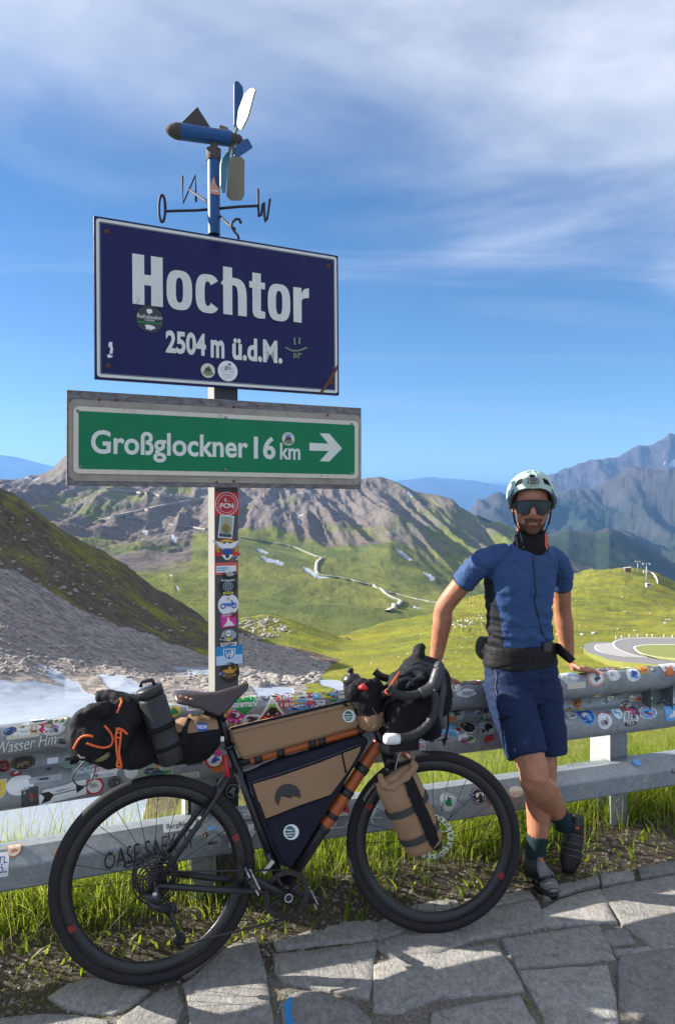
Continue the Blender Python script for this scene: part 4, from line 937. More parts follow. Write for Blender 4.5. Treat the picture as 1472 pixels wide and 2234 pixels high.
def pl_stick(pl, px, py, wpx, hpx, layers_fn, parent, rot=0.0, name='sticker', label=None, d=3.05, lift=.0045):
    u, v = pl.hit(px, py); m = d/F; ls = layers_fn(wpx*m*1.12, hpx*m)
    o = decal(name, ls, lambda a, b, l: pl.pt(u+a, v+b, l+lift), parent, rot=rot, step=.2)
    if label: o['label'] = label
    return o
DKG = (.03, .035, .03)
pl_stick(S1, 326, 697, 50, 50, lambda w, h: [(DKG, circ(w/2)), (WHT, [(x, y+h*.33) for x, y in blob(w*.22, h*.2, 3)]), T(WHT, 'Radrabauken', w*.92, h*.17, h*.10, bold=.0, shear=.2), T(WHT, 'Colonia', w*.35, h*.09, -h*.04), (GRN, rect(w*.9, h*.05, 0, -h*.16)), (WHT, [(x, y-h*.33) for x, y in blob(w*.5, h*.2, 8, 14, .4)])], ps, label='round black club sticker with white script')
pl_stick(S1, 453, 809, 28, 29, lambda w, h: [(CRM, circ(w/2)), (DRK, blob(w*.6, h*.6, 4, 14, .4)), ((.16, .22, .1), [(x, y-h*.2) for x, y in blob(w*.7, h*.3, 5)])], ps)
def bikeman(w, h):
    o = [(WHT, circ(w/2)), ]
    for cx in (-.2, .2): o += [(GRY, circ(w*.13, 16, cx*w, .06*h)), (WHT, circ(w*.105, 16, cx*w, .06*h))]
    o += [(DRK, q) for q in stroke([(-.2*w, .06*h), (-.02*w, .08*h), (.08*w, .2*h), (.2*w, .06*h)], w*.025)]+[(DRK, circ(w*.06, 10, .08*w, .34*h)), (DRK, q2) if False else T(DRK, 'P', w*.12, h*.2, h*.16, -.06*w), T(GRY, 'DREIRÄDLE', w*.5, h*.07, -h*.2), T(GRY, '1 8 8 5', w*.34, h*.06, -h*.33)]; return o
pl_stick(S1, 496, 810, 40, 42, bikeman, ps, label='round white sticker with a cyclist')
pl_stick(S1, 241, 765, 18, 40, lambda w, h: [(WHT, [(x, y+h*.3) for x, y in blob(w*.4, h*.35, 13, 12, .4)]), (WHT, [(x+w*.1, y) for x, y in blob(w*.35, h*.4, 14, 12, .5)]), (WHT, [(x-w*.1, y-h*.3) for x, y in blob(w*.5, h*.16, 15, 12, .5)])], ps, name='scraped_patch')
pl_stick(S1, 645, 760, 52, 55, lambda w, h: [((.16, .20, .14), q) for q in stroke([(-.45*w, -.02*h), (-.2*w, -.12*h), (.1*w, -.1*h), (.45*w, .06*h)], h*.07)+stroke([(-.08*w, .4*h), (-.06*w, .15*h)], w*.08)+stroke([(.14*w, .42*h), (.12*w, .2*h)], w*.08)+stroke([(-.12*w, -.42*h), (-.1*w, -.25*h), (-.02*w, -.25*h), (-.02*w, -.4*h)], w*.06)+stroke([(.08*w, -.4*h), (.08*w, -.22*h), (.2*w, -.24*h)], w*.06)], ps, name='scrawled_face')
# --- green sign
B2 = S2; M2 = B2.M()
bs = MB().box((0, .016, 0), (BW, .030, BH), M2, 0, .003).build('direction_sign', M_BOARD, post_t, label='green sign on grey board reading Großglockner 16 km with arrow')
gp = B2.poly([(161, 886), (780, 921), (779, 1044), (163, 1033)]); gu0, gu1 = min(q[0] for q in gp), max(q[0] for q in gp); gv0, gv1 = gp[3][1], gp[0][1]; gw, gh = gu1-gu0, gv1-gv0; gcx, gcy = (gu0+gu1)/2, (gv0+gv1)/2
outl = [(gcx+x, gcy+y) for x, y in rect(gw, gh, r=.02)]
MB().prism([B2.pt(x, y, .0015) for x, y in outl], B2.n*.005).build('sign_panel', M_CREAM, bs)
gi = [(gcx+x, gcy+y) for x, y in rect(gw-.036, gh-.036, r=.010)]; GL = Plane(B2.pt(0, 0, .0078), B2.ux, B2.uz)
MB().add([B2.pt(x, y, .0072) for x, y in gi], [list(range(len(gi)))], 0, False).build('green_field', M_GREEN, bs, fixn=False)
dirt = [(gcx+x, gcy+y) for x, y in rect(gw+.035, gh+.055, r=.03)]; MB().add([B2.pt(x, y, .0012) for x, y in dirt], [list(range(len(dirt)))], 0, False).build('worn_edge', plain('old_paint', (.30, .265, .22), .85, 0, .5, 14), bs, fixn=False)
u0, vt = GL.hit(199, 937); _, vb = GL.hit(199, 1004); u1, _ = GL.hit(541, 1000)
t, f = fit_text('Großglockner', u1-u0, None, .022); ys = [q[1] for q in t]; 
# glyph box: cap top to g descender
sy = (vt-(GL.hit(199, 1004)[1]-.002))/(max(ys)-min(ys)); t = [(a, b*sy) for a, b in t]; lay(GL, ([((u0+u1)/2+a, (vt+vb)/2+b-.001) for a, b in t], f), 0, M_SWHITE, 'lettering', bs)
text_box(GL, '16', 554, 601, 951, 1001, M_SWHITE, 'lettering', bs, .026, 0); text_box(GL, 'km', 611, 655, 966, 1002, M_SWHITE, 'lettering', bs, .02, 0)
ar = GL.poly([(675, 966), (716, 968), (697, 945), (718, 946), (746, 978), (718, 1007), (697, 1006), (717, 984), (675, 983)]); lay(GL, (ar, [(0, 1, 7, 8), (1, 2, 3, 4), (1, 4, 7), (7, 4, 5, 6)]), 0, M_SWHITE, 'arrow', bs)
for a, b in ((170, 897), (492, 912), (766, 926), (175, 1018), (491, 1025), (766, 1032)):
    u, v_ = B2.hit(a, b); MB().lathe(B2.pt(u, v_, .006), B2.n, [(0, .007), (.003, .006), (.004, 0)], 10).build('rivet', M_BOLT, bs)
for a, b in ((217, 872), (254, 873), (510, 888), (714, 906), (473, 1052), (510, 1050)):
    u, v_ = B2.hit(a, b); MB().lathe(B2.pt(u, v_, .0), B2.n, [(0, .006), (.003, .005), (.004, 0)], 8).build('screw', M_RUST, bs)
pl_stick(B2, 627, 958, 27, 28, lambda w, h: [(CRM, circ(w/2)), (DRK, blob(w*.6, h*.6, 4, 14, .4)), (SKY, [(x, y+h*.3) for x, y in blob(w*.5, h*.22, 5)]), ((.16, .22, .1), [(x, y-h*.25) for x, y in blob(w*.7, h*.3, 5)])], bs, lift=.009)
# --- stickers on the pole
rs0 = random.Random(5)
def ptag(px, py, w, h, fn, rot=0.0, label=None): return pl_stick(POSTP, px, py, w, h, fn, post_t, rot, 'sticker', label, 3.10, .002)
ptag(494, 1099, 49, 50, lambda w, h: [(RED, rect(w, h)), (WHT, circ(w*.47)), (RED, circ(w*.445)), (WHT, circ(w*.36)), ((.42, .015, .02), circ(w*.345)), T(WHT, '1.', w*.16, h*.15, h*.16, bold=.03), T(WHT, 'FCN', w*.54, h*.20, -h*.08, bold=.03)], label='square red sticker with 1. FCN in a white ring')
ptag(493, 1149, 29, 50, lambda w, h: [(WHT, rect(w, h)), ((.28, .38, .34), rect(w*.86, h*.90)), ((.35, .16, .03), [(x, y-h*.08) for x, y in blob(w*.62, h*.42, 3, 16, .08)]), ((.45, .28, .12), circ(w*.13, 12, 0, h*.18)), ((.42, .30, .06), [(-.1*w, .26*h), (.1*w, .26*h), (.05*w, .40*h), (-.05*w, .40*h)]), (GRN, rect(w*.12, h*.3, 0, -.12*h)), (DRK, rect(w*.86, h*.13, 0, -h*.38))], -.10, 'small picture card of a robed figure with a tall hat')
def eagle(w, h):
    wing = [(-.5*w, .42*h), (-.1*w, .22*h), (0, .34*h), (.1*w, .22*h), (.5*w, .42*h), (.3*w, .05*h), (.1*w, -.02*h), (-.1*w, -.02*h), (-.3*w, .05*h)]
    return [((.45, .10, .02), circ(w*.40, 24, 0, .05*h, h*.42)), (YEL, circ(w*.34, 24, 0, .05*h, h*.36)), (BRN, circ(w*.30, 24, 0, .05*h, h*.30)), (GRY, wing), (WHT, [(x*.8, y*.8+.05*h) for x, y in wing]), (BLU, [(x, y-.1*h) for x, y in blob(w*.3, h*.3, 5)]), (RED, [(-.44*w, -.18*h), (-.18*w, -.08*h), (-.15*w, -.25*h), (-.40*w, -.32*h)]), (RED, [(.44*w, -.18*h), (.18*w, -.08*h), (.15*w, -.25*h), (.40*w, -.32*h)]), (WHT, [(-.2*w, -.25*h), (.2*w, -.25*h), (.06*w, -.46*h), (-.06*w, -.46*h)]), (DRK, [(x, y-.3*h) for x, y in blob(w*.14, h*.2, 9)])]
ptag(495, 1198, 60, 50, eagle, label='winged eagle crest sticker with red banner'); ptag(507, 1218, 24, 17, lambda w, h: [(SKY, [(x+w*.1, y+h*.15) for x, y in blob(w*.7, h*.5, 2)]), (BRN, [(x-w*.1, y-h*.15) for x, y in blob(w*.7, h*.6, 7)])])
ptag(493, 1240, 46, 26, lambda w, h: [((.60, .10, .08), rect(w, h)), (WHT, rect(w*.86, h*.55, -.0, -.05*h)), (SKY, rect(w*.5, h*.12, -.15*w, .05*h)), (SKY, rect(w*.4, h*.1, -.2*w, -.15*h))]); ptag(501, 1252, 30, 33, lambda w, h: [(BLK, circ(w/2)), T(WHT, 'WEST SIDE', w*.6, h*.12, h*.3), (GRY, blob(w*.5, h*.3, 6, 14, .5)), T(WHT, 'FUN', w*.3, h*.1, -.42*h)])
ptag(497, 1279, 37, 40, lambda w, h: [(BLK, circ(w/2)), T(WHT, 'MA Bakers Café', w*.72, h*.12, h*.34, bold=.01), (GRY, circ(w*.27, 20)), (BLK, circ(w*.235, 20)), ((.25, .42, .55), circ(w*.17, 20)), (BLK, circ(w*.12, 20)), (GRY, circ(w*.05, 12)), (YEL, rect(w*.56, h*.12, 0, -.36*h)), T(BLK, 'RIDERS', w*.4, h*.07, -.36*h)], label='black round cafe sticker with target rings')
def motob(w, h): return [(WHT, circ(w/2)), (RED, rect(w*.12, h*.05, -.02*w, .36*h)), T(GRY, 'Tirol', w*.2, h*.08, .27*h), (BLU, circ(w*.13, 16, -.26*w, -.06*h)), (WHT, circ(w*.075, 12, -.26*w, -.06*h)), (BLU, circ(w*.13, 16, .27*w, -.06*h)), (WHT, circ(w*.075, 12, .27*w, -.06*h)), ((.06, .16, .5), [(-.3*w, .1*h), (.1*w, .08*h), (.2*w, .2*h), (.26*w, -.04*h), (.05*w, -.1*h), (-.2*w, -.06*h)]), ]+[(BLU, q) for q in stroke([(.14*w, .24*h), (.27*w, -.06*h)], w*.04)]
ptag(498, 1319, 42, 40, motob, label='round white sticker with blue motorcycle')
ptag(498, 1353, 31, 30, lambda w, h: [(PNK, rect(w, h)), T(WHT, 'Sölden', w*.7, h*.16, .38*h, bold=0), (WHT, [(-.38*w, -.4*h), (.36*w, -.42*h), (.2*w, -.15*h), (.06*w, 0), (.05*w, .18*h), (-.05*w, .24*h), (-.08*w, .02*h), (-.2*w, -.2*h)])], .08)
ptag(498, 1389, 38, 41, lambda w, h: [(DRK, blob(w*.95, h*.8, 11)), (GRY, [(x, y+.08*h) for x, y in blob(w*.86, h*.62, 12, 18, .12)]), (DRK, circ(w*.2, 16, 0, .16*h)), (WHT, circ(w*.16, 16, 0, .18*h)), (BLK, circ(w*.04, 8, -.06*w, .19*h)), (BLK, circ(w*.04, 8, .06*w, .19*h)), (YEL, circ(w*.11, 12, 0, -.14*h)), (WHT, [(-.45*w, -.3*h), (.45*w, -.3*h), (.38*w, -.5*h), (0, -.44*h), (-.38*w, -.5*h)]), T(BLK, 'KOLUMNA', w*.72, h*.12, -.385*h, bold=.03)], label='skull emblem sticker with banner')
ptag(500, 1429, 53, 41, lambda w, h: [((.45, .60, .78), rect(w, h)), ((.02, .22, .52), rect(w, h*.5, 0, .25*h)), (WHT, [(x*1.1, y*1.1+.04*h) for x, y in shield(w*.42, h*.56)]), ((.03, .20, .48), [(x, y+.04*h) for x, y in shield(w*.40, h*.52)])]+[(WHT, q) for q in stroke([(-.14*w, .22*h), (-.08*w, -.1*h), (-.02*w, .15*h), (.04*w, -.12*h)], w*.035)]+[((.55, .66, .78), [(.03*w, .26*h), (.17*w, .26*h), (.15*w, 0), (.06*w, -.15*h)])], label='blue and white rectangle sticker with shield crest')
ptag(501, 1467, 40, 37, lambda w, h: [(BLK, circ(w/2)), ((.55, .28, .04), [(0, .42*h), (.1*w, .2*h), (.35*w, .2*h), (.18*w, -.04*h), (-.18*w, -.04*h), (-.35*w, .2*h), (-.1*w, .2*h)]), T((.55, .3, .08), 'MAISTER', w*.66, h*.10, -.16*h), T((.4, .22, .06), 'BIKERS', w*.4, h*.06, -.28*h)], label='black round sticker with golden leaf')
ptag(507, 1725, 30, 34, lambda w, h: [(BLK, circ(w/2)), (WHT, circ(w*.44)), (BLK, circ(w*.40)), (GRY, blob(w*.5, h*.5, 21, 12, .5))])
for i in range(9):
    yy = rs0.uniform(1110, 1480); ptag(494+(yy-1070)*.021+rs0.uniform(-17, 17), yy, rs0.uniform(9, 16), rs0.uniform(8, 13), (lambda c1, c2, sd: lambda w, h: [(c1, blob(w, h, sd, 14, .1)), (c2, blob(w*.5, h*.5, sd+1, 10, .3))])(rs0.choice((WHT, CRM, YEL, SKY, RED)), rs0.choice((BLK, BLU, GRN, RED)), i))
SIDE = Plane(POSTP.pt(-pw/2-.006, 0, -pw/2), -POSTP.n, POSTP.uz)

# ================================================================ WIND VANE on top of the pole
M_VBLUE = enamel('vane_blue', (.012, .075, .22), (.10, .06, .03)); M_VCREAM = enamel('vane_cream', (.20, .172, .11), (.10, .05, .02)); M_VDARK = plain('vane_rust', (.075, .06, .055), .8, .2, .5, 30); M_VTEAL = enamel('vane_teal', (.09, .26, .34), (.2, .1, .05)); M_WIRE = plain('wire_dark', (.035, .032, .04), .6, .5, .4, 80)
dv = 3.12
vane = empty('wind_vane', P(466, 508, dv), 'weathered blue wind vane with propeller and wire compass letters above the pass sign', 'wind vane')
def pxt(mb, pts, r, d=dv, n=8, mi=0): return mb.tube([P(a, b, d if not isinstance(d, (list, tuple)) else d[i]) for i, (a, b) in enumerate(pts)], r, n, mi)
r_ = 13.5*dv/F
MB().lathe(P(467, 512, dv), (P(466, 335, dv)-P(467, 512, dv)), [(0, r_), ((P(466, 335, dv)-P(467, 512, dv)).length, r_)], 20).build('mast', M_VBLUE, vane)
MB().lathe(P(466, 349, dv), (0, 0, 1), [(-.004, 15.5*dv/F), (.0, 16*dv/F), (.045, 16*dv/F), (.048, 8*dv/F)], 20).build('collar', M_VDARK, vane)
pl_stick(Plane(P(466, 405, dv-r_-.003), (1, 0.1, 0), (0, 0, 1)), 468, 405, 22, 40, lambda w, h: [((.55, .24, .16), [(-.4*w, -.45*h), (.4*w, -.5*h), (.45*w, -.2*h), (.1*w, .1*h), (-.05*w, .5*h), (-.35*w, .1*h)]), (WHT, q := [(-.3*w, -.3*h), (.3*w, -.33*h), (.3*w, -.27*h), (-.3*w, -.25*h)])], vane, lift=0.0, d=dv)
a, b = P(394, 287, dv-.03), P(503, 303, dv+.03)
MB().lathe(P(467, 338, dv), (0, 0, 1), [(0, .016), (.05, .016)], 12).build('pivot', M_VDARK, vane)
ax = (b-a); MB().lathe(a, ax, [(0, .0345), (ax.length, .033)], 22).build('body', M_VBLUE, vane)
MB().lathe(a, -ax, [(0, .0350), (.02, .034), (.045, .024), (.060, .010), (.064, 0)], 18).build('nose', M_VDARK, vane)
def plate(name, pts, d0, mat, gx=0.0, gy=0.0, th=.006, parent=None, mats=None):
    q = [P(x, y, d0+gx*(x-pts[0][0])+gy*(y-pts[0][1])) for x, y in pts]; nrm = (q[1]-q[0]).cross(q[-1]-q[0]).normalized()
    return MB().prism(q, nrm*th).build(name, mat, parent)
plate('tail_fin', [(393, 271), (431, 233), (464, 285)], dv, M_VDARK, parent=vane)
MB().lathe(b, ax, [(0, .032), (.010, .024), (.04, .022), (.05, .012), (.055, 0)], 14).build('hub', M_VDARK, vane)
plate('blade', [(511, 272), (511, 182), (515, 176), (521, 178), (530, 190), (531, 202), (527, 240), (517, 283)], 3.20, M_VBLUE, .0012, 0, .007, vane)
plate('blade', [(516, 276), (520, 240), (533, 205), (545, 193), (553, 192), (556, 197), (553, 207), (540, 255), (526, 283)], 3.15, M_VCREAM, -.002, 0, .007, vane)
plate('blade', [(512, 340), (514, 322), (530, 305), (541, 302), (552, 322), (530, 337), (516, 346)], 3.12, M_VBLUE, .002, 0, .007, vane)
plate('blade', [(500, 346), (506, 342), (526, 342), (532, 349), (531, 425), (524, 437), (503, 437), (494, 428), (497, 380)], 3.10, M_VCREAM, -.001, .0003, .007, vane)
plate('blade', [(484, 347), (497, 328), (503, 332), (498, 365), (492, 420), (486, 422), (481, 405), (481, 368)], 3.16, M_VTEAL, .0015, 0, .007, vane)
plate('blade', [(478, 286), (478, 276), (482, 272), (497, 278), (505, 292), (502, 297)], 3.20, M_VCREAM, .001, 0, .007, vane)
for p1, p2 in (((508, 305), (521, 270)), ((512, 310), (520, 320)), ((510, 312), (508, 350)), ((507, 312), (498, 335)), ((505, 300), (498, 290))):
    pxt(MB(), [p1, p2], .006, 3.15).build('blade_arm', M_VCREAM, vane)
wr = 3.0*dv/F
mb = MB(); pxt(mb, [(455, 457), (430, 459), (385, 460), (360, 461)], wr); pxt(mb, [(478, 455), (520, 451), (566, 449)], wr); pxt(mb, [(460, 446), (440, 432), (413, 414)], wr, [dv, 3.25, 3.4]); pxt(mb, [(481, 472), (496, 488), (512, 500)], wr, [dv, 3.0, 2.92]); mb.build('compass_arms', M_WIRE, vane)
O_ = [(354+7*math.cos(t), 455+30*math.sin(t)) for t in np.linspace(0, 2*math.pi, 17)]
pxt(MB(), O_, wr, dv).build('letter_east', M_WIRE, vane, label='wire letter O')
pxt(MB(), [(398, 384), (400, 443), (427, 382), (428, 440)], wr*1.0, 3.4, 6).build('letter_north', M_WIRE, vane, label='wire letter N')
pxt(MB(), [(563, 412), (563, 445), (565, 473), (570, 470), (573, 445), (576, 442), (577, 470), (579, 484), (583, 478), (589, 434)], wr*.9, dv, 6).build('letter_west', M_WIRE, vane, label='wire letter W')
pxt(MB(), [(526, 487), (522, 478), (514, 478), (506, 486), (505, 496), (512, 506), (519, 514), (521, 521)], wr*.95, 2.92, 6).build('letter_south', M_WIRE, vane, label='wire letter S')

# ================================================================ RAIL STICKERS
for i, a in enumerate([
    # upper beam, left end
    (52, 1596, 62, 26, 'rect', (CRM, WHT)), (116, 1590, 46, 26, 'oval', (WHT, GRY, WHT)), (140, 1613, 50, 30, 'oval', (GRY, DRK, GRY)), (51, 1663, 48, 38, 'oval', (BLK, BRN, BLK)), (8, 1672, 30, 34, 'oval', (BRN, RED, BLK)), (116, 1659, 22, 14, 'frame', (WHT, (.8, .84, .9))),
    (45, 1713, 52, 40, 'disc', (WHT,)), (0, 1722, 26, 38, 'shield', (CRM, YEL, GRN)), (66, 1738, 32, 42, 'rect', (DRK, BRN, RED)), (100, 1700, 64, 12, 'rect', (GRY, DRK)), (168, 1662, 66, 52, 'blob', ((.28, .36, .32), BLK, WHT)), (180, 1682, 40, 20, 'rect', ((.25, .33, .36), WHT), 'HOG'), (227, 1677, 56, 20, 'rect', (WHT, RED), 'TOSTINATO'), (227, 1691, 50, 9, 'rect', (WHT, GRY), 'RIDERS ITALIA'),
    (207, 1714, 36, 36, 'ring', (RED, WHT, GRY)), (250, 1706, 30, 26, 'oval', (DRK, GRY, DRK)), (287, 1684, 28, 28, 'shield', (WHT, WHT, WHT)), (337, 1682, 84, 26, 'blob', ((.30, .34, .28), BLU, DRK, GRN)), (345, 1676, 70, 13, 'none', ((.56, .58, .50),), 'DOLOMITEN'), (345, 1690, 76, 13, 'none', ((.60, .62, .58),), 'ADAMELLO'), (415, 1690, 36, 12, 'rect', (CRM, GRY), 'GARDASEE'), (424, 1657, 32, 22, 'rect', (DRK, GRY, RED)), (468, 1655, 40, 40, 'ring', (RED, WHT, BLU)), (474, 1675, 24, 16, 'rect', (ORG,)), (466, 1624, 26, 32, 'oval', (GRY, WHT, DRK)),
    (381, 1552, 26, 20, 'disc', (YEL, GRN)), (425, 1541, 34, 18, 'rect', (WHT, DRK), ['IN', 'NAHA']), (500, 1581, 30, 26, 'rect', (CRM, DRK), ['LUCK', '4 GO']),
    # between saddle and handlebar
    (488, 1552, 26, 30, 'blob', (YEL, BLU, PNK)), (512, 1562, 36, 34, 'blob', (PNK, WHT, DRK)), (548, 1568, 46, 22, 'blob', (WHT, RED, DRK)), (620, 1525, 34, 12, 'rect', (RED, WHT), '203'), (626, 1537, 34, 12, 'rect', (RED, WHT), '189'), (654, 1527, 40, 26, 'rect', (WHT, SKY, DRK)), (648, 1543, 46, 12, 'blob', (SKY, BLU, WHT)), (677, 1521, 14, 22, 'rect', (BLK, WHT), 'ZI'), (690, 1519, 20, 14, 'rect', (SKY, RED, WHT)), (693, 1536, 30, 16, 'rect', (WHT, BLU), 'F7'), (711, 1517, 30, 16, 'rect', (YEL, BLU, GRN)), (742, 1517, 46, 14, 'rect', ((.55, .6, .35), BLU), '@mil'),
    # right of the handlebar
    (996, 1484, 26, 12, 'rect', (YEL, BLK), 'CRAZY'), (990, 1498, 28, 24, 'oval', (WHT, BLK, WHT)), (1014, 1487, 20, 20, 'shield', (WHT, BLU, RED)), (1024, 1480, 16, 14, 'rect', (DRK, GRY)), (1038, 1487, 30, 28, 'disc', (RED, WHT)), (1016, 1512, 44, 16, 'blob', (WHT, GRY)), (995, 1556, 36, 36, 'ring', ((.42, .50, .42), (.42, .5, .42), DRK)), (1031, 1551, 23, 24, 'oval', (CRM, RED, SKY)), (1067, 1562, 30, 12, 'rect', (CRM, DRK), 'SELFOR'), (964, 1593, 66, 24, 'rect', (SKY, (.45, .62, .75)), 'DANUBE'), (1019, 1587, 37, 32, 'oval', (CRM, BLK, BLK)), (1060, 1587, 36, 32, 'disc', ((.46, .50, .52), BLK, BLK)), (916, 1626, 20, 17, 'rect', (WHT, RED), ['BIKE', 'TEAM']), (966, 1613, 60, 9, 'rect', (GRY, DRK)),
    # right end
    (1239, 1477, 44, 30, 'blob', ((.48, .52, .54), WHT, SKY)), (1255, 1495, 44, 13, 'rect', (CRM,)), (1298, 1478, 44, 38, 'ring', ((.62, .30, .26), WHT, DRK)), (1326, 1458, 54, 9, 'rect', (BLK, WHT), 'STUPF GELAVERER'), (1336, 1473, 32, 24, 'oval', (WHT, GRY, WHT)), (1379, 1472, 34, 28, 'disc', (WHT, SKY, BLU)), (1366, 1457, 24, 10, 'rect', (WHT, GRY)), (1402, 1462, 24, 20, 'shield', (YEL, ORG, RED)), (1457, 1455, 40, 20, 'rect', (WHT, GRY), 'Erzi'), (1256, 1533, 23, 26, 'shield', (ORG, BRN, BLK)), (1243, 1562, 24, 22, 'blob', ((.42, .50, .52), WHT, DRK)), (1278, 1564, 40, 36, 'shield', (SKY, BLU, WHT)), (1315, 1557, 34, 9, 'none', (RED,), 'KETTELS-RIDERS'), (1317, 1573, 34, 34, 'disc', (WHT, BLK, GRY, BLK)), (1345, 1558, 26, 24, 'shield', (SKY, WHT, SKY)), (1373, 1563, 36, 22, 'rect', (WHT, BLK), ['MOPED', 'RIDE']), (1373, 1577, 28, 10, 'rect', (BLK, WHT), 'TIROL'), (1362, 1541, 26, 10, 'blob', (WHT, BLK)), (1411, 1555, 44, 24, 'oval', (WHT, RED, SKY)), (1462, 1530, 36, 26, 'blob', (WHT,)), (1464, 1556, 36, 30, 'rect', (SKY, WHT)),
]):
    stick(*a[:6], *(a[6:7]), seed=i+40)
for i, a in enumerate([
    (32, 1857, 28, 30, 'shield', (ORG, CRM, RED)), (144, 1862, 46, 34, 'disc', ((.55, .16, .08),)), (6, 1886, 24, 50, 'rect', (WHT, BLU), ['TL', '35L']), (392, 1802, 66, 22, 'rect', (WHT, BLK), 'BergBiken'), (464, 1833, 40, 32, 'oval', (GRY, DRK, GRY)), (515, 1829, 28, 30, 'frame', (WHT, SKY)), (549, 1812, 14, 24, 'shield', (WHT, WHT, BLU)), (540, 1777, 26, 24, 'rect', (GRY, BLU, WHT)), (744, 1761, 28, 30, 'rect', (RED, WHT, BLK)), (742, 1776, 30, 10, 'rect', (CRM, GRY), 'ROUTE'), (977, 1749, 37, 38, 'ring', ((.55, .57, .58), (.55, .57, .58), GRN)), (1043, 1737, 32, 34, 'oval', (BLK, WHT, BLK)), (1078, 1736, 22, 28, 'shield', (CRM, BRN, CRM)), (1124, 1727, 32, 22, 'disc', (CRM,)), (1388, 1665, 20, 16, 'blob', (SKY,)),
]):
    stick(*a[:6], *(a[6:7]), prof=LB, seed=i+140)
# a crowd of small ones that fill the gaps and overlap
rs = random.Random(91); pal = [WHT, WHT, CRM, GRY, BLK, DRK, RED, BLU, GRN, YEL, ORG, SKY, PNK, BRN]
def crowd(spans, n, prof, s0, s1):
    for i in range(n):
        xa, ya, xb, yb, dy = rs.choice(spans); k = rs.random(); px = xa+(xb-xa)*k; py = ya+(yb-ya)*k+rs.uniform(-dy, dy); w = rs.uniform(s0, s1); h = w*rs.uniform(.5, 1.0)
        kd = rs.choice(('oval', 'disc', 'rect', 'shield', 'blob', 'frame', 'rect', 'ring')); stick(px, py, w, h, kd, tuple(rs.sample(pal, 3)), None, rs.uniform(-.3, .3), prof, None, rs.randint(1, 9999))
crowd([(0, 1592, 200, 1575, 8), (480, 1540, 760, 1512, 16), (480, 1540, 760, 1512, 16), (985, 1490, 1060, 1482, 10)], 52, WB, 14, 30)
crowd([(0, 1690, 480, 1650, 40), (920, 1590, 1080, 1575, 36), (1235, 1550, 1472, 1530, 34), (1235, 1470, 1472, 1452, 10)], 60, WB, 12, 24)
crowd([(430, 1826, 560, 1806, 16), (960, 1750, 1110, 1730, 16)], 8, LB, 14, 26)
# larger ones drawn by hand
def rstick(px, py, wpx, hpx, fn, rot=0.0, prof=WB, label=None, name='sticker'):
    m = rail_d(px)/F; o = decal(name, fn(wpx*m/.94, hpx*m), on_rail(px, py, prof), rail, rot=rot, lift0=.0045)
    if label: o['label'] = label
    return o
rstick(532, 1541, 54, 40, lambda w, h: [(WHT, heart(w*1.05, h*1.05)), ((.0, .24, .05), heart(w, h)), T(WHT, 'Steiermark', w*1.0, h*.28, h*.10, bold=.02, shear=.15)], label='green heart sticker reading Steiermark')
rstick(593, 1545, 66, 48, lambda w, h: [(WHT, [(-.5*w, -.5*h), (.5*w, -.5*h), (0, .5*h)]), (RED, [(-.4*w, -.44*h), (.4*w, -.44*h), (.2*w, -.08*h), (-.2*w, -.08*h)]), ((.25, .45, .10), [(-.2*w, -.08*h), (.2*w, -.08*h), (.1*w, .18*h), (-.1*w, .18*h)]), (CRM, [(-.1*w, .18*h), (.1*w, .18*h), (0, .4*h)]), (BLK, circ(w*.09, 14, -.14*w, -.22*h)), (GRY, circ(w*.05, 10, -.14*w, -.22*h)), (BLK, circ(w*.09, 14, .14*w, -.22*h)), (GRY, circ(w*.05, 10, .14*w, -.22*h)), (BLK, [(x, y-.08*h) for x, y in blob(w*.28, h*.32, 5)])], label='red and green triangle sticker with motorcycle')
rstick(138, 1727, 92, 30, lambda w, h: [(WHT, [(-.5*w, -.5*h), (.48*w, -.5*h), (.5*w, .5*h), (-.38*w, .5*h), (-.48*w, .2*h)]), (BLK, rect(w*.62, h*.06)), (BLK, [(.28*w, -.28*h), (.46*w, 0), (.28*w, .28*h)]), (BLK, [(-.46*w, -.4*h), (-.28*w, -.32*h), (-.18*w, 0), (-.28*w, .32*h), (-.46*w, .34*h), (-.38*w, 0)]), T(DRK, 'THERESA N 19', w*.3, h*.12, .2*h)], .1, label='white sticker with a long black arrow')
rstick(60, 1620, 112, 24, lambda w, h: [T((.66, .68, .68), 'Wasser Hm', w, h, bold=.0, shear=.35)], .06, name='writing', label='white handwriting reading Wasser Hm')
rstick(325, 1852, 172, 34, lambda w, h: [T(BLK, "OASE SAEK'21", w, h, bold=-.005, shear=.12)], .10, LB, "black handwriting reading OASE SAEK '21", 'writing')
rstick(292, 1880, 40, 14, lambda w, h: [T(BLK, 'OB', w, h)], .10, LB, None, 'writing')
rstick(1320, 1668, 180, 18, lambda w, h: [T((.10, .12, .13), 'AHVH 2023 07.07  ALEX', w, h, bold=-.01, shear=.1)], .0, LB, 'pencil writing reading 2023 07.07 ALEX', 'writing')
rstick(775, 1783, 120, 34, lambda w, h: [((.62, .64, .64), q) for q in stroke([(-.48*w, -.3*h), (-.44*w, .3*h), (-.34*w, .35*h), (-.36*w, -.2*h), (-.46*w, -.4*h), (-.2*w, -.42*h), (-.1*w, .1*h), (.0, -.35*h)], h*.06)+stroke([(.18*w, .45*h), (.30*w, -.45*h)], h*.07)+stroke([(.42*w, .4*h), (.12*w, -.40*h)], h*.07)+stroke([(.1*w, .05*h), (.46*w, -.15*h)], h*.05)], 0, LB, None, 'writing')
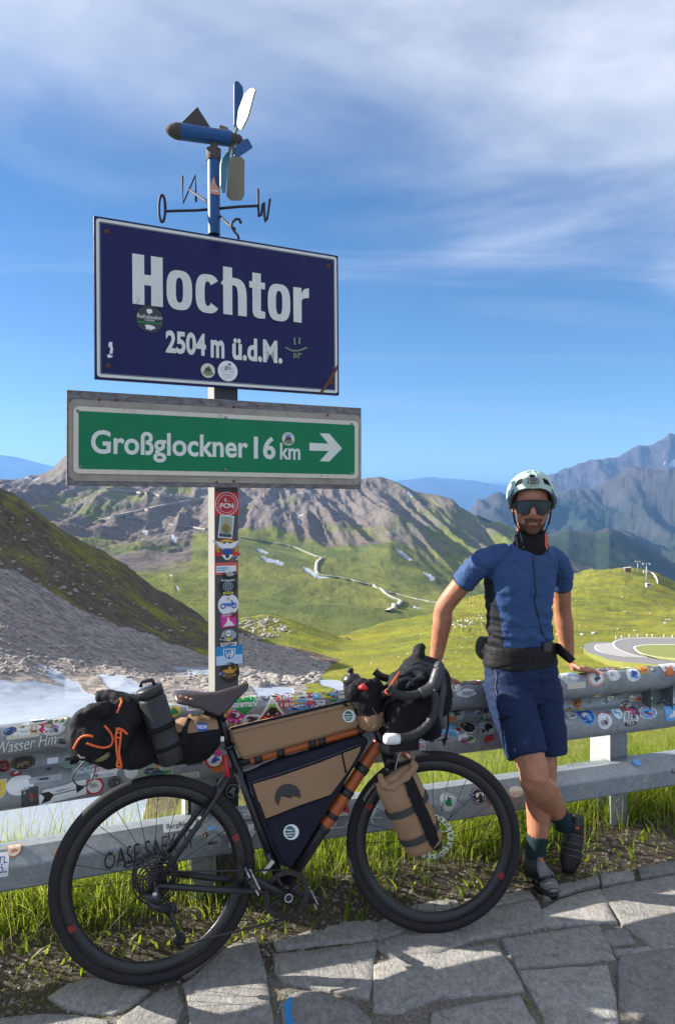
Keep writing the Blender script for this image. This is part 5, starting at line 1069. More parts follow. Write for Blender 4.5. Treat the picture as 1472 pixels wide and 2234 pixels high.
# ================================================================ BICYCLE
YAW, LEAN, WB_ = math.radians(17), math.radians(5), 1.063
bO = Vector((-.624, 2.526, .006)); bx = Vector((math.cos(YAW), math.sin(YAW), 0)); _n = Vector((-math.sin(YAW), math.cos(YAW), 0))
bz = Vector((0, 0, math.cos(LEAN)))+_n*math.sin(LEAN); by = _n*math.cos(LEAN)-Vector((0, 0, math.sin(LEAN)))
BMX = Matrix(((bx.x, by.x, bz.x, bO.x), (bx.y, by.y, bz.y, bO.y), (bx.z, by.z, bz.z, bO.z), (0, 0, 0, 1)))
def BL(px, py, y=0.0):                               # photo pixel on the bicycle's plane, shifted sideways by y (negative = towards the camera)
    o = bO+by*y; dv_ = Vector(((px-CX)/F, 1, -(py-HZ)/F)); O = Vector((0, 0, H)); k = (o-O).dot(by)/dv_.dot(by); return O+dv_*k
def BW_(x, y, z): return bO+bx*x+by*y+bz*z
bike = empty('bicycle', BMX, 'black and orange gravel bicycle loaded with bags leaning on the guard rail', 'bicycle')
M_TYRE = plain('tyre_rubber', (.018, .018, .019), .75, 0, .3, 40, .25, .3); M_RIM = plain('carbon_rim', (.012, .012, .014), .32, 0, .2, 20, 0, .5); M_FRAME = plain('black_frame', (.014, .014, .018), .35, 0, .25, 12, 0, .5); M_ORANGE = plain('orange_frame', (.36, .080, .016), .38, 0, .22, 25, .1); M_ALU = plain('alloy', (.50, .50, .49), .35, .8, .2, 40); M_DARKALU = plain('dark_alloy', (.05, .05, .055), .45, .6, .3, 40); M_LIME = plain('lime_rotor', (.62, .68, .46), .5, .0, .2, 40); M_REDMARK = plain('red_mark', (.20, .018, .018), .6); M_TAPE = plain('bar_tape', (.011, .0115, .013), .6, 0, .25, 30, .4); M_HOOD = plain('hood_rubber', (.030, .032, .036), .5, 0, .2, 20, .1); M_LEATHER = plain('saddle_leather', (.045, .030, .030), .42, 0, .3, 25, .25); M_BLACK = plain('black_plastic', (.014, .014, .015), .45, 0, .2, 30); M_WHITEP = plain('white_plastic', (.68, .68, .66), .5, 0, .1, 30); M_CREAMLINE = plain('tyre_print', (.42, .40, .34), .7)
def wheel_parts(c, ax, R_, front):
    """c hub centre, ax axle direction pointing away from the camera"""
    w = empty('wheel', Matrix.Translation(c)); w.parent = bike; w.matrix_basis = BMX.inverted() @ Matrix.Translation(c); WM[w.name] = Matrix.Translation(c)
    tr = .0205
    MB().torus(c, ax, R_-tr, tr, 96, 14, 0, 1.0).build('tyre', M_TYRE, w)
    d = .040; prof = [(-.010, R_-.036), (-.013, R_-.042), (-.012, R_-.055), (-.005, R_-.036-d), (.005, R_-.036-d), (.012, R_-.055), (.013, R_-.042), (.010, R_-.036)]
    MB().lathe(c, ax, prof, 96).build('rim', M_RIM, w)
    MB().lathe(c, ax, [(-.050, .006), (-.049, .011), (-.034, .012), (-.032, .026), (-.027, .026), (-.024, .014), (.024, .014), (.027, .026), (.032, .026), (.034, .012), (.049, .011), (.05, .006)], 20).build('hub', M_DARKALU, w)
    a = ax.orthogonal().normalized(); b = ax.cross(a); n = 24
    for i in range(n):
        t = 2*math.pi*i/n; side = -1 if i % 2 else 1; t2 = t+(.42 if (i//2) % 2 else -.42); p1 = c+ax*(.029*side)+(a*math.cos(t2)+b*math.sin(t2))*.024; p2 = c+(a*math.cos(t)+b*math.sin(t))*(R_-.036-d+.002)
        MB().tube([p1, p2], .0012, 5).build('spoke', M_DARKALU, w)
    rc = c+ax*(.042 if not front else .042); rr = .080 if not front else .086
    mb = MB()
    for i in range(36):
        t0, t1 = 2*math.pi*i/36, 2*math.pi*(i+.55)/36
        ring = lambda r, t, o: rc+ax*o+(a*math.cos(t)+b*math.sin(t))*r
    mb.lathe(rc, ax, [(-.001, rr-.019), (-.001, rr), (.001, rr), (.001, rr-.019), (-.001, rr-.019)], 48)
    for i in range(6):
        t = 2*math.pi*i/6; mb.tube([rc+(a*math.cos(t)+b*math.sin(t))*.022, rc+(a*math.cos(t+.5)+b*math.sin(t+.5))*(rr-.010)], .003, 5)
    mb.build('brake_rotor', M_LIME if front else M_DARKALU, w)
    for i in range(24):
        t = 2*math.pi*i/24; q = rc-ax*.0015+(a*math.cos(t)+b*math.sin(t))*(rr-.009); MB().box((0, 0, 0), (.010, .005, .0008), Matrix.Translation(q) @ Matrix(((a*math.cos(t)+b*math.sin(t)), (b*math.cos(t)-a*math.sin(t)), ax)).transposed().to_4x4()).build('rotor_slot', M_BLACK, w)
    return w, a, b
wr_, a_, b_ = wheel_parts(BW_(0, 0, .35), by, .350, False)
def rim_patch(w, c, ax, px, py, wid, hei, mat, name, R_mid):
    q = BL(px, py, 0); r = (q-c); r -= ax*r.dot(ax); r.normalize(); t = ax.cross(r); MB().prism([c-ax*.0138+r*(R_mid-hei/2)+t*(-wid/2), c-ax*.0138+r*(R_mid-hei/2)+t*(wid/2), c-ax*.0138+r*(R_mid+hei/2)+t*(wid/2), c-ax*.0138+r*(R_mid+hei/2)-t*(wid/2)], -ax*.001).build(name, mat, w)
rim_patch(wr_, BW_(0, 0, .35), by, 150, 2026, .024, .024, M_REDMARK, 'rim_logo', .298); rim_patch(wr_, BW_(0, 0, .35), by, 522, 1820, .024, .022, M_REDMARK, 'rim_logo', .298)
ST = math.radians(-13); fx = bx*math.cos(ST)+by*math.sin(ST); fy = by*math.cos(ST)-bx*math.sin(ST)      # steered front end
fhub = BL(946, 1834, 0); Rf = .343
fz0 = fhub-bz*Rf
wf_, fa_, fb_ = wheel_parts(fhub, fy, Rf, True)
rim_patch(wf_, fhub, fy, 1103, 1903, .024, .024, M_REDMARK, 'rim_logo', .291); rim_patch(wf_, fhub, fy, 786, 1757, .024, .024, M_REDMARK, 'rim_logo', .291)
# tyre lettering near the fork
def on_tyre(c, ax, R_, ang0):
    e = ax.orthogonal().normalized()
    def place(u, v, l):
        t = ang0+u/R_; r = R_-.020+v; a1 = _v0*math.cos(t)+_v1*math.sin(t); s = math.sqrt(max(.0, .0205**2-v*v)); return c+a1*r-ax*(s+l)
    return place
_v0 = (BL(795, 1725, 0)-fhub); _v0 = (_v0-fy*_v0.dot(fy)).normalized(); _v1 = _v0.cross(fy).normalized()
t2, f2 = fit_text('CONTINENTAL', .085, .010, .02); decal('tyre_lettering', [(M_CREAMLINE, ([(-a if False else a, b) for a, b in t2], f2))], on_tyre(fhub, fy, Rf, 0.0), wf_)

BB = BL(618, 1938, -.0); rear = BW_(0, 0, .35); seat_cl = BL(512, 1672); seat_top = BL(500, 1628); ht_top = BL(818, 1572); ht_bot = BL(846, 1650); dt_top = BL(828, 1618); tt_r = BL(520, 1664); tt_f = BL(815, 1582)
def lerp(a, b, t): return a+(b-a)*t
mb = MB(); mb.tube([BB, lerp(BB, seat_top, .5), seat_top], [.019, .0165, .0155], 12); mb.tube([tt_r, tt_f], [.0165, .019], 12); mb.tube([BB, dt_top], [.024, .0235], 14); mb.tube([ht_top, ht_bot], [.021, .026], 14)
for s in (-1, 1):
    mb.tube([rear+by*(.062*s), lerp(rear, seat_cl, .55)+by*(.048*s), seat_cl+by*(.016*s)], [.010, .010, .009], 8)
    mb.tube([rear+by*(.062*s), lerp(rear, BB, .45)+by*(.052*s)-bz*.004, lerp(rear, BB, .8)+by*(.042*s), BB+by*(.024*s)], [.011, .012, .013, .014], 8)
mb.lathe(BB-by*.045, by, [(0, .012), (0, .024), (.09, .024), (.09, .012)], 18); mb.tube([rear-by*.07, rear+by*.07], .011, 10)
mb.build('frame', M_FRAME, bike)
mb = MB(); mb.tube([lerp(dt_top, BB, .01), lerp(dt_top, BB, .60)], .0243, 14, 0, False); mb.build('orange_down_tube', M_ORANGE, bike); MB().tube([lerp(tt_f, tt_r, .02), lerp(tt_f, tt_r, .92)], .0194, 12, 0, False).build('orange_top_tube', M_ORANGE, bike)
for t_ in (.17, .335, .50, .585): MB().tube([lerp(dt_top, BB, t_), lerp(dt_top, BB, t_+(.045 if t_ < .5 else .03))], .0275, 14).build('strap', M_BLACK, bike)
for t_ in (.08, .38, .45, .68, .84): MB().tube([lerp(tt_f, tt_r, t_), lerp(tt_f, tt_r, t_+.055)], .0228, 12).build('strap', M_BLACK, bike)
# fork
crown = BL(853, 1668); mb = MB(); mb.tube([ht_bot, crown], [.026, .028], 12)
for s in (-1, 1): mb.tube([crown+fy*(.012*s), crown+fy*(.046*s)-bz*.02, lerp(crown, fhub, .45)+fy*(.056*s)-fx*.006, lerp(crown, fhub, .8)+fy*(.058*s)-fx*.004, fhub+fy*(.058*s)], [.020, .017, .014, .012, .011], 10)
mb.tube([fhub-fy*.066, fhub+fy*.066], .008, 10); mb.build('fork', M_FRAME, bike)
# drive train
crank = empty('crankset', Matrix.Translation(BB)); crank.parent = bike; crank.matrix_basis = BMX.inverted() @ Matrix.Translation(BB); WM[crank.name] = Matrix.Translation(BB)
co = BB-by*.050; mb = MB(); nt = 42; rc_ = .085
ringp = []
for i in range(nt*2):
    t = math.pi*i/nt; r = rc_+(.004 if i % 2 else -.004); ringp.append(co+(bx*math.cos(t)+bz*math.sin(t))*r)
inner = [co+(bx*math.cos(math.pi*i/nt)+bz*math.sin(math.pi*i/nt))*.066 for i in range(nt*2)]; n_ = nt*2
mb.add(ringp+inner+[p-by*.003 for p in ringp]+[p-by*.003 for p in inner], [(i, (i+1) % n_, n_+(i+1) % n_, n_+i) for i in range(n_)]+[(2*n_+i, 2*n_+(i+1) % n_, 3*n_+(i+1) % n_, 3*n_+i) for i in range(n_)]+[(i, (i+1) % n_, 2*n_+(i+1) % n_, 2*n_+i) for i in range(n_)]+[(n_+i, n_+(i+1) % n_, 3*n_+(i+1) % n_, 3*n_+i) for i in range(n_)], 0, False)
for i in range(4): t = .5+i*math.pi/2; mb.tube([co, co+(bx*math.cos(t)+bz*math.sin(t))*.07], .007, 6)
mb.build('chainring', M_BLACK, crank)
arm1 = BL(543, 1912, -.075); arm2 = BB+(BB-BL(543, 1912, 0))*1.0+by*.075
mb = MB(); mb.tube([BB-by*.068, lerp(BB-by*.068, arm1, .5), arm1], [.016, .013, .012], 10); mb.build('crank_arm', M_BLACK, crank); MB().tube([BB+by*.068, BL(682, 1968, .075)], [.016, .012], 10).build('crank_arm', M_BLACK, crank)
MB().torus(BB-by*.085, by, .0135, .0022, 24, 8).build('axle_ring', M_ALU, crank)
MB().tube([BB-by*.05, BB-by*.084], .0135, 16).build('axle', M_BLACK, crank)
def pedal(c, px0, side):
    p = empty('pedal', Matrix.Translation(c)); p.parent = bike; p.matrix_basis = BMX.inverted() @ Matrix.Translation(c); WM[p.name] = Matrix.Translation(c)
    a = side; f = BMX.to_3x3().to_4x4(); Mx = Matrix.Translation(c-by*(.045*a)) @ f @ Matrix.Rotation(math.radians(65), 4, 'Y')
    MB().tube([c, c-by*(.085*a)], .007, 8).build('spindle', M_DARKALU, p)
    MB().box((0, 0, 0), (.030, .055, .020), Mx, 0, .004).build('body', M_DARKALU, p)
    for s in (-1, 1): MB().box((s*.034, 0, .002), (.022, .050, .006), Mx, 0, .002).build('clip', M_ALU, p)
    MB().box((0.0, -.024, .014), (.06, .006, .006), Mx, 0, .002).build('cage', M_ALU, p); MB().box((0.0, .024, .014), (.06, .006, .006), Mx, 0, .002).build('cage', M_ALU, p)
pedal(arm1, 0, 1); pedal(BL(682, 1968, .075), 0, -1)
mb = MB()
for i, r in enumerate((.080, .068, .057, .047, .038, .030, .024)): mb.lathe(rear-by*(.022+.005*i), by, [(0, r-.006), (0, r), (-.002, r), (-.002, r-.006)], 30, 0, False)
mb.build('cassette', M_BLACK, bike)
dj = BL(352, 1962, -.07); d2 = BL(372, 1985, -.06); d3 = BL(392, 2050, -.05)
mb = MB(); mb.tube([rear-by*.066, BL(341, 1947, -.07), dj], .010, 8); mb.tube([dj, BL(318, 1958, -.075), BL(330, 1975, -.07), d2], .015, 8); mb.tube([d2, lerp(d2, d3, .5), d3], .006, 6); mb.build('derailleur', M_DARKALU, bike)
MB().lathe(BL(338, 1952, -.08), -by, [(0, .009), (.004, .008), (.005, 0)], 12).build('bolt', M_ALU, bike)
for q in (d2, d3): MB().lathe(q+by*.004, by, [(-.006, 0), (-.006, .022), (.006, .022), (.006, 0)], 16).build('jockey_wheel', M_BLACK, bike)
top_c = BB+bz*.084-by*.051; bot_c = BB-bz*.084-by*.051; mb = MB(); mb.tube([rear+bz*.036-by*.04, top_c], .0035, 5); mb.tube([d3-bz*.02, bot_c], .0035, 5); mb.tube([rear-bz*.034-by*.04, d2+bz*.018, d2-bx*.02, d3+bx*.015], .0035, 5); mb.build('chain', M_DARKALU, bike)
MB().tube([BL(583, 1862, -.03), BL(590, 1880, -.035), BL(588, 1895, -.04)], [.012, .010, .006], 8).build('front_derailleur', M_DARKALU, bike); MB().box((0, 0, 0), (.055, .004, .016), Matrix.Translation(BL(585, 1892, -.045)) @ BMX.to_3x3().to_4x4() @ Matrix.Rotation(-.8, 4, 'Y'), 0, .002).build('derailleur_cage', M_ALU, bike)
# seat post, saddle
MB().tube([seat_top, BL(478, 1552)], .0138, 12).build('seatpost', M_FRAME, bike)
MB().torus(seat_top, seat_top-BB, .0165, .005, 24, 8).build('seat_clamp', M_DARKALU, bike)
prof = []   # saddle: rings from rear to nose; pixel centre line, half width, depth of the skirt
sd_ = empty('saddle', Matrix.Translation(BL(465, 1525))); sd_.parent = bike; sd_.matrix_basis = BMX.inverted() @ Matrix.Translation(BL(465, 1525)); WM[sd_.name] = Matrix.Translation(BL(465, 1525))
rings = []
for px, py, hw, sk in ((379, 1514, .050, .008), (384, 1511, .070, .022), (400, 1509, .079, .030), (425, 1511, .076, .034), (450, 1513, .060, .052), (475, 1511, .042, .074), (495, 1505, .030, .064), (515, 1499, .023, .038), (530, 1494, .019, .024), (539, 1492, .013, .014), (542, 1493, .006, .006)):
    c = BL(px, py, 0); ring = []
    for k in range(17): t = math.pi*(k/16); y = -math.cos(t)*hw; dz = -(abs(math.cos(t))**3.5)*sk+.004*math.sin(t); ring.append(c+by*y+bz*dz)
    for k in range(17): t = math.pi*(1-k/16); y = -math.cos(t)*(hw-.005 if hw > .01 else hw*.6); dz = -(abs(math.cos(t))**3.5)*sk-.006; ring.append(c+by*y+bz*dz)
    rings.append(ring)
MB().loft(rings).build('leather_top', M_LEATHER, sd_)
mb = MB()
for s in (-1, 1): mb.tube([BL(388, 1522)+by*(.045*s), BL(420, 1542)+by*(.028*s), BL(480, 1545)+by*(.022*s), BL(533, 1503)+by*(.010*s)], .0042, 6)
mb.build('rails', M_ALU, sd_)
for px, py in ((395, 1520), (418, 1526), (408, 1523)): MB().lathe(BL(px, py, -.078), -by, [(0, .006), (.002, .005), (.003, 0)], 10).build('rivet', plain('copper', (.45, .24, .15), .35, .8), sd_)
MB().box((0, 0, 0), (.02, .016, .02), Matrix.Translation(BL(540, 1503)) @ BMX.to_3x3().to_4x4(), 0, .003).build('nose_loop', M_ALU, sd_)
MB().box((0, 0, 0), (.05, .045, .03), Matrix.Translation(BL(474, 1550)) @ BMX.to_3x3().to_4x4(), 0, .006).build('seat_clamp', M_DARKALU, bike)
# cockpit
MB().tube([ht_top, BL(812, 1548), BL(848, 1512)], [.022, .020, .018], 12).build('stem', M_FRAME, bike)
hb = empty('handlebar', Matrix.Translation(BL(850, 1505))); hb.parent = bike; hb.matrix_basis = BMX.inverted() @ Matrix.Translation(BL(850, 1505)); WM[hb.name] = Matrix.Translation(BL(850, 1505))
ys = -.205
MB().tube([BL(850, 1508)-by*.20, BL(850, 1508), BL(850, 1508)+by*.20], .014, 12).build('bar', M_FRAME, hb)
def drop(y, off=0):
    return [BL(846, 1500, y*.95), BL(862, 1513, y), BL(880, 1518, y), BL(905, 1516, y), BL(928, 1508, y*1.02), BL(944, 1512, y*1.05), BL(950, 1530, y*1.08), BL(946, 1558, y*1.1), BL(932, 1582, y*1.1), BL(910, 1600, y*1.1), BL(885, 1609, y*1.1), BL(862, 1612, y*1.1)]
def smoothpath(p, k=5):
    o = []; n = len(p)
    for i in range(n-1):
        p0, p1, p2, p3 = p[max(i-1, 0)], p[i], p[i+1], p[min(i+2, n-1)]
        for j in range(k):
            t = j/k; o.append(.5*((2*p1)+(p2-p0)*t+(2*p0-5*p1+4*p2-p3)*t*t+(3*p1-p0-3*p2+p3)*t**3))
    return o+[p[-1]]
for sgn in (1, -1):
    pth = smoothpath(drop(ys)); 
    if sgn < 0: pth = [q+fy*.41 for q in pth]
    MB().tube(pth, [.0160+.0012*math.sin(i*2.2) for i in range(len(pth))], 14).build('bar_tape', M_TAPE, hb)
    sh = Vector((0, 0, 0)) if sgn > 0 else fy*.41
    hd = [BL(a, b, ys*1.02)+sh for a, b in ((915, 1513), (932, 1506), (946, 1494), (954, 1474), (957, 1456), (951, 1447))]
    mbh = MB().tube(smoothpath(hd), [.019, .0195, .020, .0205, .021, .0215, .022, .0225, .023, .0235, .024, .0245, .025, .0255, .026, .0255, .025, .0245, .024, .023, .022, .021, .019, .017, .015, .011][:len(smoothpath(hd))], 14)
    mbh.build('brake_hood', M_HOOD, hb)
    lv = [BL(a, b, ys*1.02)+sh for a, b in ((962, 1475), (966, 1500), (963, 1530), (960, 1560), (968, 1590))]
    MB().tube(smoothpath(lv), [.011]*10+[.009]*6+[.007]*4+[.004]*(len(smoothpath(lv))-20), 8, flat=(.55, 1.3, by)).build('brake_lever', M_HOOD, hb)
MB().tube([BL(870, 1612, ys*1.1), BL(860, 1612, ys*1.1), BL(842, 1612, ys*1.1), BL(838, 1612, ys*1.1)], [.0175, .0195, .0195, .014], 14).build('bar_end_plug', M_WHITEP, hb)
MB().lathe(BL(941, 1503, ys*1.02)-by*.021, -by, [(0, .0035), (.001, .003), (.0012, 0)], 8).build('hood_mark', M_WHITEP, hb)
# rear light, top-tube clutter
MB().tube([BL(490, 1648, -.02), BL(494, 1675, -.02), BL(499, 1702, -.02)], [.011, .012, .010], 10).build('rear_light', plain('red_lens', (.35, .01, .015), .25), bike)
MB().tube([BL(493, 1660, -.024), BL(497, 1690, -.024)], .006, 8).build('light_body', M_WHITEP, bike)
MB().box((0, 0, 0), (.014, .006, .018), Matrix.Translation(BL(485, 1612, -.02)) @ BMX.to_3x3().to_4x4(), 0, .003).build('white_clip', M_WHITEP, bike)
# front lamp bracket under the bar
MB().tube([BL(830, 1625, -.03), BL(850, 1632, -.05), BL(866, 1625, -.05)], [.022, .026, .022], 12).build('front_lamp', plain('lamp_grey', (.06, .058, .055), .6), bike)
MB().tube([BL(878, 1640, -.06), BL(890, 1650, -.06), BL(902, 1655, -.06)], [.012, .012, .009], 8).build('brake_caliper', M_ALU, bike); MB().tube([BL(876, 1632, -.065), BL(884, 1652, -.065)], .009, 8).build('orange_buckle', M_ORANGE, bike); MB().tube([BL(893, 1636, -.065), BL(897, 1660, -.065)], .007, 8).build('orange_buckle', M_ORANGE, bike)
for pts in ([(800, 1560), (830, 1600), (860, 1640), (880, 1700), (930, 1820)], [(905, 1520), (880, 1545), (850, 1560), (836, 1600)]): MB().tube(smoothpath([BL(a, b, -.035) for a, b in pts]), .0028, 6).build('cable', M_BLACK, bike)
MB().tube(smoothpath([BL(a, b, -.10) for a, b in ((874, 1640), (866, 1660), (861, 1690), (860, 1718), (862, 1724))]), .0022, 6).build('pale_cord', plain('cord_pale', (.5, .38, .32), .8), bike)

# ================================================================ BAGS (each a thing of its own)
TAN = fabric('tan_canvas', (.295, .185, .108), 700, .85, .10, .35, .05); NAVY = fabric('navy_black_canvas', (.016, .018, .030), 800, .8, .2, .35, .1); BLKF = fabric('black_fabric', (.010, .010, .012), 700, .8, .25, .4, .15); BLKS = fabric('black_softshell', (.013, .013, .015), 1500, .75, .2, .2, .25); GREYS = fabric('grey_strap', (.055, .055, .050), 900, .8, .15, .3); ORC = plain('orange_cord', (.70, .13, .03), .7, 0, .15, 120)
TEAL = (.01, .12, .13)
def basis(c): return Matrix.Translation(c) @ BMX.to_3x3().to_4x4()
def ell(c, rx, ry, rz, M3=None, n=14, m=20):
    mb = MB(); M3 = M3 or BMX.to_3x3(); vs = []; fs = []
    for i in range(n+1):
        p = math.pi*i/n
        for j in range(m): t = 2*math.pi*j/m; vs.append(c+M3 @ Vector((rx*math.sin(p)*math.cos(t), ry*math.sin(p)*math.sin(t), rz*math.cos(p))))
    for i in range(n):
        for j in range(m): fs.append((i*m+j, i*m+(j+1) % m, (i+1)*m+(j+1) % m, (i+1)*m+j))
    bm = bmesh.new(); vv = [bm.verts.new(v) for v in vs]
    for q in fs:
        try: bm.faces.new([vv[k] for k in q])
        except ValueError: pass
    bmesh.ops.remove_doubles(bm, verts=bm.verts, dist=1e-6); bm.verts.index_update(); mb.add([v.co.copy() for v in bm.verts], [[v.index for v in q.verts] for q in bm.faces]); bm.free(); return mb
def puff(pxpoly, y0, y1, bulge, r=.012):
    """closed cushion: outline traced on the bicycle's plane at y1 (near side), depth to y0, rounded rim, bulged faces"""
    mb = MB(); near = [BL(a, b, y1) for a, b in pxpoly]; pts = []
    n = len(near)
    for i in range(n):
        a, b = near[i], near[(i+1) % n]; k = max(1, int((b-a).length/.02))
        for j in range(k): pts.append(lerp(a, b, j/k))
    c = sum(pts, Vector())/len(pts); dpt = by*(y0-y1); rings = []
    def ins(p, s, off): return c+(p-c)*s+off
    for s, f in ((.05, 1.0), (.3, .96), (.55, .85), (.78, .6), (.93, .25)): rings.append([ins(p, s, -by*(bulge*f)) for p in pts])
    rings.append([ins(p, 1-r*.3/.1*.1, Vector()) for p in pts]); rings.append([ins(p, 1.0, by*r) for p in pts]); rings.append([ins(p, 1.0, dpt-by*r) for p in pts]); rings.append([ins(p, .98, dpt) for p in pts]); rings.append([ins(p, .5, dpt+by*bulge*.5) for p in pts]); rings.append([ins(p, .05, dpt+by*bulge*.6) for p in pts])
    return mb.loft(rings, 0, True)
def wrink(s1, a1, s2=None, a2=0, seed=500, st=(1, 1, 1)):
    def f(v, n): return fbm(v[:, 0]/s1*st[0], v[:, 1]/s1*st[1], v[:, 2]/s1*st[2], 4, seed)*a1+(fbm(v[:, 0]/s2, v[:, 1]/s2, v[:, 2]/s2, 3, seed+5, .5, True)*a2 if s2 else 0)
    return f
def surf_sampler(o):
    """ray test from the camera against a finished object (world coordinates)"""
    from mathutils.bvhtree import BVHTree
    M = wm(o); me = o.data; bv = BVHTree.FromPolygons([M @ v.co for v in me.vertices], [tuple(p.vertices) for p in me.polygons]); O = Vector((0, 0, H))
    def hit(px, py, lift=.002):
        dv_ = Vector(((px-CX)/F, 1, -(py-HZ)/F)).normalized(); loc, nrm, i, d = bv.ray_cast(O, dv_)
        if loc is None: return None
        if nrm.dot(dv_) > 0: nrm = -nrm
        return loc+nrm*lift
    return hit
def drape(name, hit, pxpolys, mat, parent, lift=.002, step=9, **tg):
    """flat print or panel laid on a surface, outlined in photo pixels"""
    mb = MB(); mats = []
    for li, (m, poly) in enumerate(pxpolys):
        m = m if not isinstance(m, tuple) else ink(m)
        if m not in mats: mats.append(m)
        v, f = poly if isinstance(poly, tuple) else subdivide2d(poly, step); pts = [hit(a, b, lift+.0006*li) for a, b in v]; idx = {}
        ok = [i for i, q in enumerate(pts) if q is not None]; idx = {i: k for k, i in enumerate(ok)}
        mb.add([pts[i] for i in ok], [[idx[i] for i in q] for q in f if all(i in idx for i in q)], mats.index(m), True)
    return mb.build(name, mats, parent, fixn=False, **tg)
def cat2_(pts, k=6):
    v = smoothpath([Vector((a, b, 0)) for a, b in pts], k); return [(q.x, q.y) for q in v]
def px_disc(cx, cy, rx, ry=None, n=22): return [(cx+rx*math.cos(2*math.pi*i/n), cy+(ry or rx)*math.sin(2*math.pi*i/n)) for i in range(n)]
def px_text(s, x0, x1, y0, y1, bold=.01, shear=0.0, tilt=0.0):
    t, f = fit_text(s, x1-x0, y1-y0, bold, shear=shear); return ([((x0+x1)/2+a, (y0+y1)/2-b+tilt*a) for a, b in t], f)
def badge(hit, cx, cy, r, parent):
    L = [(WHT, px_disc(cx, cy, r)), (TEAL, px_disc(cx-r*.15, cy, r*.66, r*.8)), (WHT, [(cx-r*.9, cy-r*.35), (cx+r*.3, cy-r*.3), (cx+r*.2, cy-r*.2), (cx-r*.9, cy-r*.22)]), (WHT, [(cx-r*.9, cy+r*.1), (cx+r*.4, cy+r*.02), (cx+r*.4, cy+r*.14), (cx-r*.9, cy+r*.22)]), (WHT, [(cx-r*.9, cy+r*.42), (cx+r*.2, cy+r*.36), (cx+r*.2, cy+r*.46), (cx-r*.9, cy+r*.52)])]
    return drape('round_badge', hit, L, None, parent, .0015, 6)
drape('paint_mark', surf_sampler(BLUE_SLAB), [(M_BLUEPAINT, [(619, 2192), (627, 2180), (636, 2174), (638, 2186), (635, 2204), (640, 2226), (650, 2262), (650, 2290), (634, 2290), (622, 2226)])], None, BLUE_SLAB, .0015, 8)
# --- frame bag
fbg = empty('frame_bag', BL(640, 1740), 'triangular frame bag in black and tan hanging inside the bicycle frame', 'bag')
o = soft_obj('bag_body', [puff([(536, 1690), (600, 1664), (700, 1634), (790, 1604), (806, 1616), (790, 1650), (740, 1730), (690, 1810), (655, 1868), (634, 1896), (612, 1890), (592, 1850), (560, 1770)], .035, -.034, .010)], NAVY, fbg, .006, 4, wrink(.09, .004, .03, .0012, 510))
hit = surf_sampler(o)
o2 = drape('tan_panel', hit, [(TAN, [(552, 1710), (620, 1690), (700, 1662), (786, 1628), (782, 1642), (758, 1682), (720, 1733), (650, 1757), (578, 1786), (563, 1745)])], None, fbg, .004, 8)
LOGO = (.022, .022, .028)
drape('mountain_logo', hit, [(LOGO, [(606, 1757), (599, 1744), (600, 1730), (606, 1719), (616, 1711), (630, 1709), (643, 1713), (652, 1723), (655, 1734), (654, 1742), (650, 1737), (645, 1731), (641, 1736), (637, 1735), (634, 1740), (631, 1732), (624, 1728), (619, 1722), (613, 1735)])], None, fbg, .0065, 6)
badge(hit, 635, 1815, 17, fbg)
def seam(pts, hit, parent, r=.0016, mat=None, name='seam'):
    q = [p for p in [hit(a, b, .0045) for a, b in cat2_(pts)] if p is not None]
    if len(q) > 1: MB().tube(q, r, 5).build(name, mat or BLKF, parent)
M_ZIP = plain('zip_tape', (.03, .032, .045), .5, 0, .2, 200)
seam([(548, 1706), (620, 1684), (700, 1656), (788, 1622)], hit, fbg, .003, M_ZIP, 'zip'); seam([(580, 1788), (650, 1760), (720, 1736)], hit, fbg); seam([(566, 1750), (580, 1788), (600, 1845), (622, 1885)], hit, fbg)
MB().tube(smoothpath([hit(a, b, .006) for a, b in ((745, 1642), (748, 1660), (752, 1676), (753, 1684))]), [.003]*12+[.005]*4, 6).build('zip_pull', BLKF, fbg)
# --- top tube bag
ttb = empty('top_tube_bag', BL(640, 1620), 'long tan bag strapped along the top tube of the bicycle', 'bag')
o = soft_obj('bag_body', [puff([(503, 1594), (600, 1571), (700, 1548), (766, 1531), (778, 1545), (786, 1575), (780, 1588), (700, 1611), (610, 1637), (537, 1658), (527, 1655), (516, 1630)], .022, -.040, .006)], [TAN, NAVY], ttb, .006, 3, wrink(.1, .002, .02, .0006, 520))
hit = surf_sampler(o); badge(hit, 761, 1562, 14, ttb); seam([(509, 1600), (600, 1578), (700, 1555), (764, 1539)], hit, ttb, .0013, plain('tan_thread', (.16, .10, .055), .9)); seam([(524, 1640), (530, 1651), (620, 1629), (700, 1606), (776, 1584)], hit, ttb, .0013, MATS['tan_thread'])
# dark lid: thin cushion on top of the tan body
lid = [BL(a, b, y) for a, b, y in ((503, 1592, -.040), (766, 1529, -.040), (766, 1529, .020), (503, 1592, .020))]
soft_obj('lid', [MB().prism([q-bz*.002 for q in lid], bz*.011)], NAVY, ttb, .005, 4, wrink(.06, .004, None, 0, 525))
MB().tube([BL(744, 1528, -.043), BL(750, 1535, -.045), BL(757, 1541, -.045)], .004, 6).build('zip_pull', BLKF, ttb)
